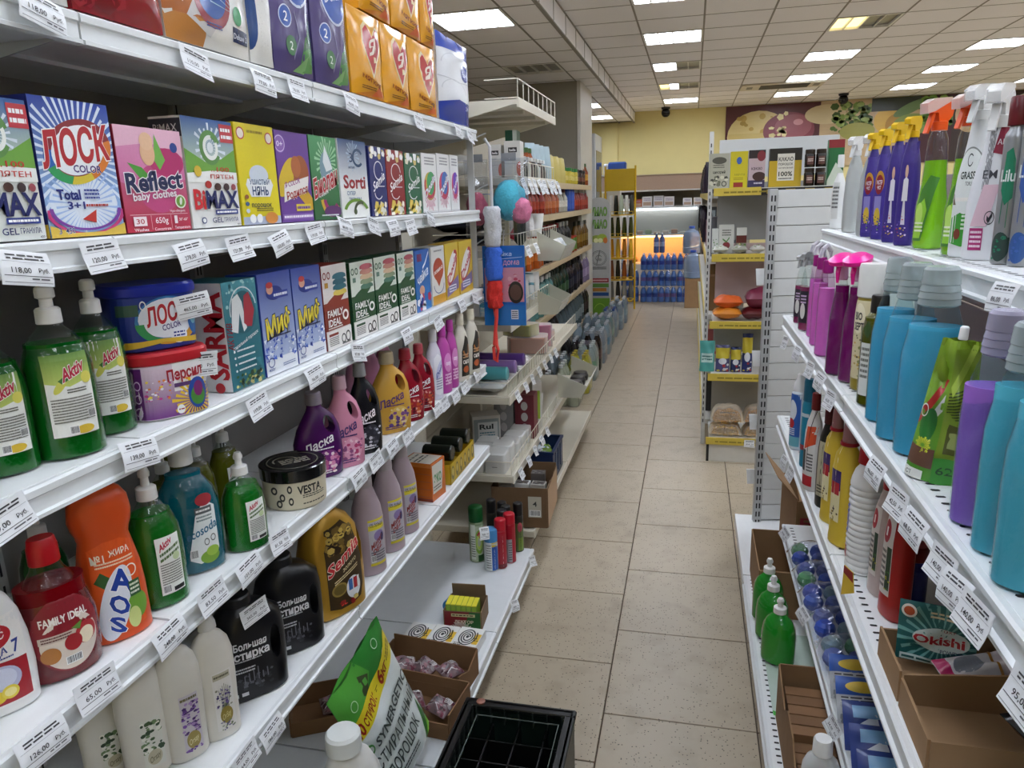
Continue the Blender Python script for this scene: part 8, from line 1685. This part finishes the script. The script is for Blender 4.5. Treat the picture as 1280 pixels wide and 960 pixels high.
t = thing('water_stand', 'narrow carton stack under the water jug at the right', 'box', (.03, 11.2, 0)); M().box(-.11, .11, -.14, .14, 0, .42, c=.004).obj('carton', CARD, t)
five('five-litre clear water jug on the carton by the right shelf', .03, 11.2, .422)


# ------------------------------------------------------------------ end shelves of the food gondola
EY = 4.5
g5 = thing('shelving_unit', 'white end shelving with yellow price strips facing the camera in the aisle', 'shelving', (0, EY + .36, 0))
PST = mat('c9b24a', .35, vary=.08, scale=30, stretch=(8, 1, 1)); EW = mat('d6d3cc', .4, vary=.03)
E_SH = (.152, .552, .868, 1.258, 1.625)
for x0, x1, nm in ((.15, .82, 'e'),):
    for k, (z, c) in enumerate(((.2, '9d9a92'), (.62, '8f8f88'), (.93, 'b09a98'), (1.32, '8f8e8c'), (1.69, 'c4c6c6'))):
        M().box(x0, x1, -.012, 0, z, (.60, .9, 1.3, 1.66, 1.91)[k], c=.002).obj('back_panel', mat(c, .6, vary=.03), g5)
for z in E_SH:
    sh = M().box(.135, .82, -.36, -.012, z - .028, z).obj('shelf', EW, g5)
    M().box(.115, .82 if z < 1.6 else .37, -.372, -.36, z - .04, z + .004, c=.001).obj('price_rail', PST, sh)
    if z > 1.6:
        M().box(.372, .82, -.37, -.36, z - .042, z - .004).obj('black_strip', mat('17130f', .4), sh)
        p = P(1, 1)
        for q in range(4): p.rect(.4 + .1 * q, z - .034, .45 + .1 * q, z - .012, 'a8923a'); p.micro(.405 + .1 * q, z - .03, .445 + .1 * q, z - .016, 2, '2a2414', q)
        p.on('black_strip_print', sh, lambda s, zz, q: (s, -.3702 - q, zz), smooth=None)
    p = P(1, 1); p.micro(.17, z - .03, .5, z - .012, 1, '8a7a2a', int(z * 10)); p.on('strip_print', sh, lambda s, zz, q: (s, -.3722 - q, zz), smooth=None)
M().box(.135, .82, -.355, -.34, .0, .11).obj('plinth', mat('cfccc4', .5), g5); M().box(.12, .135, -.36, -.34, 0, .13).obj('foot', mat('1c1c1c', .5), g5)
u = M().box(.09, .115, -.03, .01, 0, 1.96).obj('upright', mat('cfcfcc', .4), g5)
m = M()
for k in range(44): m.box(.098, .104, -.0315, -.0302, .15 + .04 * k, .172 + .04 * k)
o = m.obj('slot', PERF, u, None); o['kind'] = 'stuff'
def epack(lab, l, r, yb, yt, z, c, art=None, d=.06, y=EY + .02, nm='food_packet', group=None, rot=0, kind='carton'):
    pass
def ebox(q, z, lab, c, art, d=.05, dy=.1, nm='food_packet', group=None, rot=0):
    xc, w, z0, h = q
    return carton(nm, lab, 'packet', (xc, EY + dy + d / 2, z + .001), w, d, h, rot, c, art, group)
GT = 'packets on the top end shelf'
def a_chic(p): p.rect(-1, 0, 1, 1, 'a8a696'); p.ell(0, .8, .7, .1, '4a4a40'); p.text('цикорий', 0, .48, .08, '24241f', w=1.2, bold=.05, sh=.15); p.blobs(-.8, .1, .8, .35, 20, ['3a3a32', '6a6a5a', 'c9c7b4'], .1, .24, 4); p.micro(-.6, .58, .5, .7, 2, '5a5a4e', 3); p.ring(.5, .14, .25, .08, .3, '24241f')
def a_sun(p): p.rect(-1, 0, 1, 1, 'c2b51e'); p.rays(.0, .75, .04, .34, 18, '2a4f9a', .4); p.ell(0, .75, .3, .1, '2f5aa8'); p.text('мечта', .1, .38, .07, '8a8a1a', w=1.2); p.micro(-.6, .22, .5, .3, 2, '8a7a1a', 3); p.rect(-.6, .03, .5, .16, '8a2a1e')
def a_coc(p): p.rect(-1, 0, 1, 1, 'b9a4a8'); p.rect(-1, 0, 1, .2, '2a2448'); p.rect(-1, .78, 1, 1, '241a1e'); p.ell(.5, .84, .5, .14, '7a2430'); p.ell(.3, .3, .8, .12, '3a1f1c'); p.text('какао', 0, .52, .09, '2a2024', w=1.3, sh=.15); p.micro(-.3, .08, .7, .16, 1, 'c9c4d2', 4)
def a_kak(p): p.rect(-1, 0, 1, 1, 'b5981e'); p.rect(-1, .68, 1, 1, '1c1814'); p.rect(-.5, .16, .55, .86, 'd8d4c8'); p.text('КАКАО', .02, .72, .1, '1c1a16', w=.9, bold=.06); p.text('ПОРОШОК', .02, .59, .06, '1c1a16', w=.9, bold=.04); p.text('НАТУРАЛЬНЫЙ', .02, .49, .04, '1c1a16', w=.9); p.text('100%', .02, .34, .12, '1c1a16', w=.85, bold=.05); p.micro(-.4, .19, .4, .24, 1, '1c1a16', 3)
for q, lab, c, art in (((0.144,0.114,1.646,0.196), 'grey packet with sketchy lettering цикорий on the top end shelf', 'a8a696', a_chic), ((0.253,0.095,1.646,0.203), 'yellow packet with a blue flower on the top end shelf', 'c2b51e', a_sun), ((0.35,0.09,1.647,0.206), 'pale cocoa packet with a red cup print on the top end shelf', 'b9a4a8', a_coc), ((0.503,0.173,1.647,0.209), 'black and gold cocoa pouch lettered КАКАО 100%', '1c1814', a_kak)):
    ebox(q, 1.625, lab, c, art, group=GT)
x0, w0, z0, h0 = 0.656,0.116,1.649,0.207
for k in range(4):
    t = bottle('coffee_jar', 'dark coffee jar on the top end shelf, ' + ('lower left', 'lower right', 'upper left', 'upper right')[k], 'jar', (x0 + (k % 2 - .5) * w0 / 2, EY + .07, 1.626 + .1 * (k // 2)), 0, [(0, .92, .92), (.03, 1, 1), (.7, 1, 1), (.78, .86, .86)], w0 / 2 * .95, .095, w0 / 2 * .95, mat('1a100c', .2), 'dark coffee jars on the top end shelf', lambda p: (p.rect(-.6, .15, .6, .6, '5a3a34', 6), p.micro(-.5, .3, .5, .5, 2, 'd2c4bc', 3)))
    ring_part(t, 'lid', [(.76, .9), (.78, .96), (.97, .95), (1, .88)], w0 / 2 * .95, .095, mat('2a2018', .3), n=16)
ebox((0.767,0.082,1.649,0.243), 1.625, 'green and red packet beside the white spray bottles', '1f6a3a', lambda p: (p.rect(-1, .82, 1, 1, '8a1f2a'), p.poly([(-1, .1), (0, .5), (1, .3), (1, 0), (-1, 0)], 'c9d4c4')), group=GT)
def a_cher(p): p.rect(-1, 0, 1, 1, 'c4c4bc'); p.ell(0, .28, .5, .12, '7a2a30'); p.ell(-.3, .22, .25, .08, '8a3038'); p.micro(-.6, .6, .6, .85, 3, '5a5a52', 3); p.line([(-.5, .5), (0, .4), (.4, .55)], .06, '4a7a3a')
G2_ = 'packets on the second end shelf'
ebox((0.135,0.036,1.307,0.141), 1.258, 'slim white packet with green sprigs on the second end shelf', 'c9ccc6', lambda p: p.blobs(-.6, .2, .6, .6, 10, ['5a8a4a', '3a6a34'], .1, .3, 3), group=G2_)
ebox((0.198,0.084,1.308,0.163), 1.258, 'white packet picturing dark cherries on the second end shelf', 'c4c4bc', a_cher, group=G2_)
ebox((0.282,0.057,1.311,0.144), 1.258, 'packet with a white head and dark red print on the second end shelf', '8a8a7a', lambda p: (p.rect(-1, .7, 1, 1, 'c9c9c2'), p.rect(-1, .4, 1, .7, '5a1f1a'), p.blobs(-.8, .05, .8, .38, 12, ['5a7a3a', 'c9b48a'], .15, .3, 4)), group=G2_)
for k, x in enumerate((.155, .26, .36)): pillow('spice_packet', 'pale flat packet lying at the front of the second end shelf, ' + ('left', 'middle', 'right')[k], 'packet', (x + .01, EY + .045, 1.259), 4 * k - 4, .085, .09, .035, mat(('b9b9ac', 'a9a99c', 'c4c0b9')[k], .3), lambda p: p.blobs(-.8, -.8, .8, .8, 8, ['8a9a6a', 'd2d2c9'], .15, .3, 4), 'flat packets on the second end shelf', k)
def a_or(c): return lambda p: (p.rect(-1, -1, .35, 1, c), p.rect(.35, -1, 1, 1, 'c9c4ba'), p.text('1,5', -.2, .2, .2, '3a2a1a', w=.4))
for k, (x, z, c, lab) in enumerate(((.185, .868, 'd8862a', 'orange packet of cereal lying lower left on the third end shelf'), (.19, .935, 'd8622a', 'orange packet of cereal lying on another on the third end shelf'), (.34, .868, '5a1418', 'dark red bean packet lying on the third end shelf'), (.36, .93, '7a2a44', 'crimson round bag on the third end shelf'))):
    pillow('cereal_packet', lab, 'packet', (x + .03, EY + .08, z), 0, .165 if k < 2 else .15, .14, .07 if k < 3 else .12, mat(c, .35), None, 'packets on the third end shelf', k + 3)
    if k < 2:
        p = P(.08, .06); a_or(c)(p)
for k in range(2):
    xx = .19; p = P(.08, .03); p.rect(-.9, -.8, .9, .8, ('d8862a', 'd8622a')[k])
GB = 'packets on the fourth end shelf'
for k, (q, c, lab) in enumerate((((0.109,0.089,0.565,0.187), '4fa09a', 'teal pasta packet on the fourth end shelf'), ((0.2,0.083,0.567,0.162), '4a4a78', 'clear and navy macaroni packet on the fourth end shelf'), ((0.276,0.06,0.569,0.151), '1c2a5a', 'navy macaroni packet with a red corner on the fourth end shelf'), ((0.341,0.06,0.566,0.233), '24306a', 'tall navy and yellow macaroni packet on the fourth end shelf'))):
    xc, w, z0, h = q; bag('macaroni_packet', lab, 'packet', (xc, EY + .07, .554), 0, w, .035, h, mat(c, .3, coat=.3), (lambda p: (p.rect(-.8, .3, .8, .6, 'b9d8d4'), p.micro(-.7, .35, .7, .55, 2, '2a6a66', 3))) if k == 0 else (lambda p: (p.rect(-1, .5, 1, .9, 'c9b83a'), p.ell(0, .4, .6, .12, 'd8dce6'), p.blobs(-.8, .05, .8, .3, 10, ['a3303a', 'c9b83a', 'd9d9dc'], .15, .3, 5))), GB, .4, k)
for k, (x, z, c) in enumerate(((.18, .152, 'c9a45a'), (.38, .152, 'c2963f'), (.19, .235, 'b88a44'), (.38, .24, 'b57a2e'))):
    t = thing('chickpea_bag', 'clear bag of golden chickpeas on the bottom end shelf, ' + ('lower left', 'lower right', 'upper left', 'upper right')[k], 'packet', (x + .05, EY + .1, z + .002), 0, 'chickpea bags on the bottom end shelf')
    m = M(); rr = random.Random(k); pts = []
    for i in range(12):
        for j in range(7):
            for l in range(2):
                u, v = (i + .5) / 12, (j + .5) / 7
                hz = .06 * (1 - abs(2 * u - 1) ** 3) ** .5 * (1 - abs(2 * v - 1) ** 4) ** .5
                m.sphere(((u - .5) * .17 + rr.uniform(-.003, .003), (v - .5) * .14, .012 + hz * l + rr.uniform(0, .006)), .0095, n=6, m=4)
    o = m.obj('chickpeas', mat(c, .5, vary=.25, scale=60), t, 60); o['kind'] = 'stuff'
    m = M(); hh = .08 if k < 2 else .1
    m.grid(lambda u, v: ((u - .5) * .195, (v - .5) * .165, hh * max(.02, (1 - abs(2 * u - 1) ** 4) * (1 - abs(2 * v - 1) ** 4)) ** .5 + .006 * math.sin(16 * u + k) * math.sin(13 * v + 1)), 14, 10); m.obj('clear_bag', film_mat('f2ead8', .8, .12), t, 60)
# the aisle side of that gondola, seen edge-on
g6 = thing('shelving_unit', 'food gondola seen edge-on behind the yellow-striped end shelves', 'shelving', (.3, 7.4, 0))
M().box(.0, .03, -2.5, 2.6, .1, 1.9).obj('back_panel', mat('a9a59a', .6), g6)
for z in (.15, .5, .85, 1.2, 1.6): 
    sh = M().box(-.2, .0, -2.5, 2.6, z - .03, z).obj('shelf', EW, g6); M().box(-.21, -.2, -2.5, 2.6, z - .04, z + .005).obj('price_rail', PST, sh)
for k, (y, z, w, h, c, lab) in enumerate(((5.15, .85, .2, .22, '8a6844', 'brown carton on the aisle side of the food gondola, nearest'), (5.6, .85, .22, .3, '9a7850', 'taller brown carton behind the nearest one on the aisle side'), (6.2, 1.2, .2, .2, '7a3a5a', 'purple carton high on the aisle side of the food gondola'), (5.3, .5, .2, .2, 'a85a5a', 'pinkish carton low on the aisle side of the food gondola'), (5.9, .5, .2, .2, 'b9b4ac', 'pale carton low on the aisle side of the food gondola'), (5.2, .15, .2, .22, '2a2a2c', 'black-printed carton at the foot of the aisle side'), (6.0, .15, .2, .25, 'c4c2ba', 'white carton at the foot of the aisle side'), (5.2, 1.2, .18, .25, '6a6a72', 'grey carton at head height on the aisle side'))):
    carton('food_carton', lab, 'box', (.195, y, z + .002), w, .17, h, -90, c, lambda p: (p.blobs(-.8, .1, .8, .9, 12, ['d8d4cc', '5a4a44', 'b3303a'], .1, .25, 5)), 'cartons on the aisle side of the food gondola')
for k in range(9):
    drink('pouch', .13, 6.6 + .35 * k, 1.608 if k % 2 else 1.208, 'dark packet far down the food gondola, %s' % ORD[k], 'dark packets far down the food gondola', '2a2430', '2a2430', .26, .12, '2a2430')


# ------------------------------------------------------------------ price cards
CARDW = mat('e4e6e8', .5, vary=.02)
def price_card(lab, x, y, z, rot, price, group, w=.072, h=.043, pitch=14, roll=0, seed=1):
    t = thing('price_card', lab, 'price card', (x, y, z), rot, group)
    t.rotation_euler = (math.radians(-pitch), math.radians(roll), math.radians(rot))
    m = M(); n = 6
    for o_ in (0, .0007): m.grid(lambda u, v: ((u - .5) * w, -.003 * math.sin(PI * v) * (1 if seed % 2 else -.6) + o_, (v - 1) * h + h * .5), n, 4)
    m.obj('card', CARDW, t, 60)
    f = lambda s, zz, q: (s, -.003 * math.sin(PI * (zz / h + .5)) * (1 if seed % 2 else -.6) - .0002 - q, zz)
    p = P(w / 2, h / 2)
    p.micro(-.7, .42, .75, .82, 2, '3c3c40', seed); p.text(price, -.25, -.15, .32, '26262a', w=.75); p.text('Руб.', .62, -.12, .26, '26262a', w=.42); p.rect(-.92, -.5, .92, -.46, '4a4a4e'); p.micro(.1, -.72, .8, -.56, 1, '5a5a60', seed + 3); p.rect(-.92, -.86, .92, -.83, '6a6a6e'); p.line([(-.92, .32), (.92, .32)], .02, '8a8a8e')
    p.on('print', t, f, zs=h / 4, step=w / 3, smooth=60)
    return t
LG = 'price cards on the left shelf rails'
SN = {'t': 'top', '2': 'second', '3': 'third', '4': 'fourth', '5': 'fifth'}
for k, (sh, y, z, price, under, roll) in enumerate((
    ('t', 0.844,1.845, '118,00', 'the white paper pack', 8),
    ('t', 1.148,1.833, '110,00', 'the white towel pack', 6),
    ('t', 1.345,1.828, '77,00', 'the quilted towel pack', 3),
    ('t', 1.477,1.833, '78,00', 'the nearer purple pack', 2),
    ('t', 1.726,1.832, '46,00', 'the nearest yellow napkins', 5),
    ('t', 2.193,1.831, '46,00', 'the farthest yellow napkins', 4),
    ('t', 2.574,1.836, '92,00', 'the toilet roll pack', 4),
    ('t', 2.728,1.828, '92,00', 'the shelf end', 6),
    ('2', 0.753,1.538, '118,00', 'the MAX carton', 6),
    ('2', 0.883,1.543, '120,00', 'the blue rainbow ЛОСК carton', -2),
    ('2', 1.07,1.531, '278,00', 'the Reflect carton', -4),
    ('2', 1.21,1.533, '121,00', 'the BiMAX carton', -3),
    ('2', 1.348,1.532, '103,00', 'the yellow НЯНЬ carton', -8),
    ('2', 1.496,1.545, '119,00', 'the purple Родился carton', -4),
    ('2', 1.641,1.551, '86,00', 'the green Биолан carton', 8),
    ('2', 1.807,1.548, '95,00', 'the Sorti carton', 9),
    ('2', 1.934,1.537, '84,00', 'the navy Semia carton', -2),
    ('2', 2.074,1.534, '84,00', 'the green Semia carton', -3),
    ('2', 2.237,1.554, '99,00', 'the white swirl cartons', 9),
    ('3', 0.661,1.247, '159,00', 'the cut Aktiv bottle', -6),
    ('3', 0.89,1.253, '139,00', 'the half-hidden green bottle', 5),
    ('3', 1.212,1.237, '119,00', 'the teal Sarma carton', -4),
    ('3', 1.432,1.243, '96,00', 'the farther Миф carton', -3),
    ('3', 1.659,1.248, '87,00', 'the first green carton', 8),
    ('3', 1.981,1.231, '79,00', 'the third green carton', -2),
    ('3', 2.265,1.224, '102,00', 'the shield carton', -6),
    ('3', 2.524,1.242, '99,00', 'the last Dosia carton', -2),
    ('3', 2.7,1.245, '99,00', 'the shelf end', 8),
    ('4', 0.648,0.946, '126,00', 'the САМО ЛЮКС bottle', 2),
    ('4', 0.745,0.958, '65,00', 'the FAMILY IDEAL bottle', 2),
    ('4', 0.894,0.946, '248,00', 'the green Aktiv pump bottle', -4),
    ('4', 1.008,0.952, '83,50', 'the ecosoda bottle', -2),
    ('4', 1.117,0.947, '101,00', 'the second green pump bottle', -4),
    ('4', 1.23,0.95, '81,50', 'the round paste tub', 3),
    ('4', 1.6,0.942, '398,00', 'the pink Ласка jug', -4),
    ('4', 1.71,0.949, '398,00', 'the black Ласка jug', -4),
    ('4', 1.82,0.947, '398,00', 'the yellow Ласка jug', -4),
    ('4', 1.942,0.943, '275,00', 'the red Ласка jugs', -4),
    ('4', 2.202,0.949, '122,00', 'the white stain remover', -2),
    ('4', 2.284,0.948, '122,00', 'the nearer magenta bottle', -2),
    ('4', 2.398,0.94, '122,00', 'the farther magenta bottle', -2),
    ('4', 2.515,0.945, '131,00', 'the nearer black-label bottle', -2),
    ('4', 2.676,0.949, '131,00', 'the farther black-label bottle', -2),
    ('5', 1.037,0.597, '164,00', 'the nearer Большая стирка jug', -3),
    ('5', 1.125,0.585, '186,00', 'the farther Большая стирка jug', -3))):
    price_card('price card reading %s on the %s left rail below %s' % (price, SN[sh], under), LX + .012, y, z, 90, price, LG, .074 if k % 3 else .07, .043, 14, roll * 1.5, k + 1)
for k, (y, z, lab) in enumerate(((2.738,0.155, 'white price card on the left base rail before the red cans'), (2.404,0.144, 'white price card on the left base rail before the matches'))): price_card(lab, -.602, y, z, 80, '64,00', 'price cards on the left base rail', pitch=24, seed=k + 60, roll=20)
# cards stuck on goods
x, y, z = -0.812,1.082,1.446; price_card('white price card 465,00 taped on the blue ЛОСК tub', x + .005, y, z, 62, '465,00', 'price cards taped on goods', .06, .04, 2, -6, 71)
x, y, z = -0.806,1.072,1.348; price_card('white price card 465,00 taped on the red-lidded tub', x + .005, y, z, 62, '465,00', 'price cards taped on goods', .062, .042, -4, 4, 72)
x, y, z = -0.815,1.428,1.001; price_card('white price card taped on the side of the round paste tub', x, y, z, 80, '268,00', 'price cards taped on goods', .055, .04, 0, -10, 73)
x, y, z = -0.812,1.144,0.839; price_card('white price card 365,00 taped on the nearer black jug', x + .005, y, z, 66, '365,00', 'price cards taped on goods', .06, .042, -4, -12, 74)
x, y, z = -0.69,1.234,0.444; price_card('white price card taped on the white jug by the crate', x, y, z, 40, '159,00', 'price cards taped on goods', .05, .035, -14, -4, 75)
RG = 'price cards on the right shelf rails'
for k, (sh, x, y, z, lab, price) in enumerate((
    ('2', 0.31,2.495,1.128, 'the grey-trigger sprays', '98,00'),
    ('2', 0.31,2.19,1.154, 'the farthest pink bottle', '132,00'),
    ('2', 0.31,1.97,1.158, 'the middle pink bottle', '132,00'),
    ('2', 0.31,1.803,1.166, 'the nearest pink bottle', '86,00'),
    ('2', 0.31,1.675,1.158, 'the magenta sprays', '43,00'),
    ('2', 0.31,1.235,1.154, 'the farthest blue bottle', '96,00'),
    ('2', 0.31,1.11,1.156, 'the middle blue bottle', '42,50'),
    ('2', 0.31,1.015,1.157, 'the nearest blue bottle', '68,50'),
    ('2', 0.31,0.905,1.16, 'the pouch', '140,00'),
    ('2', 0.31,0.849,1.156, 'the lilac bottle', '140,00'),
    ('2', 0.31,0.796,1.157, 'the farther teal bottle', '140,00'),
    ('3', 0.31,2.33,0.779, 'the bathroom spray can', '131,00'),
    ('3', 0.31,2.198,0.792, 'the slim teal bottle', '131,00'),
    ('1', 0.42,1.123,1.452, 'the silver cans', '86,00'),
    ('2', 0.31,0.66,1.154, 'the nearer teal bottle', '95,00'))):
    price_card('white price card reading %s on the %s right rail below %s' % (price, {'1': 'top', '2': 'middle', '3': 'lower'}[sh], lab), x - .012, y, z, -82, price, RG, .062, .042, 16, -4 + (k * 5) % 9, k + 80)
for k, (x, y, z, lab) in enumerate(((0.353,2.564,0.43, 'price card before the farthest scourer bag'), (0.35,2.063,0.408, 'curled price card before the scrubber packets'), (0.35,1.582,0.409, 'curled price card before the cloth packet'))): price_card('white ' + lab + ' on the low right rail', x - .01, y, z, -70, '54,00', 'price cards on the low right rail', .05, .04, 24, 20, k + 110)
x, y, z = 0.315,1.426,0.853; t = thing('shelf_flag', 'small yellow and red paper flag on the lower right rail', 'paper flag', (x - .002, y, z), -60); M().prism([(-.015, -.03), (.018, -.01), (.012, .03), (-.012, .035)], -.001, .001).obj('paper', mat('d2b03a', .6), t); M().prism([(-.012, .02), (.014, .01), (.012, .03), (-.012, .035)], -.0016, -.001).obj('red_band', mat('8a2a24', .6), t)
for sh_z, x_, n_, g_ in ((1.69, -.70, 8, 'high'), (1.40, -.69, 5, 'wire guard'), (.768, -.755, 7, 'middle'), (.405, -.75, 5, 'low')):
    for q in range(n_): price_card('white price card on the %s beige rail, %s from the near end' % (g_, ORD[q].replace('nearest', 'first')), x_ + .028, 3.1 + q * (.115 if g_ == 'high' else .16), sh_z - .01 + (0 if g_ != 'high' else -.025), 84, '58,00', 'price cards on the %s beige rail' % g_, .05, .05 if g_ != 'high' else .07, 20, 8 * ((q % 3) - 1), q + 120)
price_card('white price card on the bottom yellow strip under the chickpeas', .37, EY - .018, .128, 0, '89,00', 'price cards on end shelves', .06, .045, 4, 0, 150)
price_card('white price card hanging under the green-capped spray can', -.765, 2.60, .33, 50, '78,00', 'price cards taped on goods', .045, .05, 20, 10, 151)
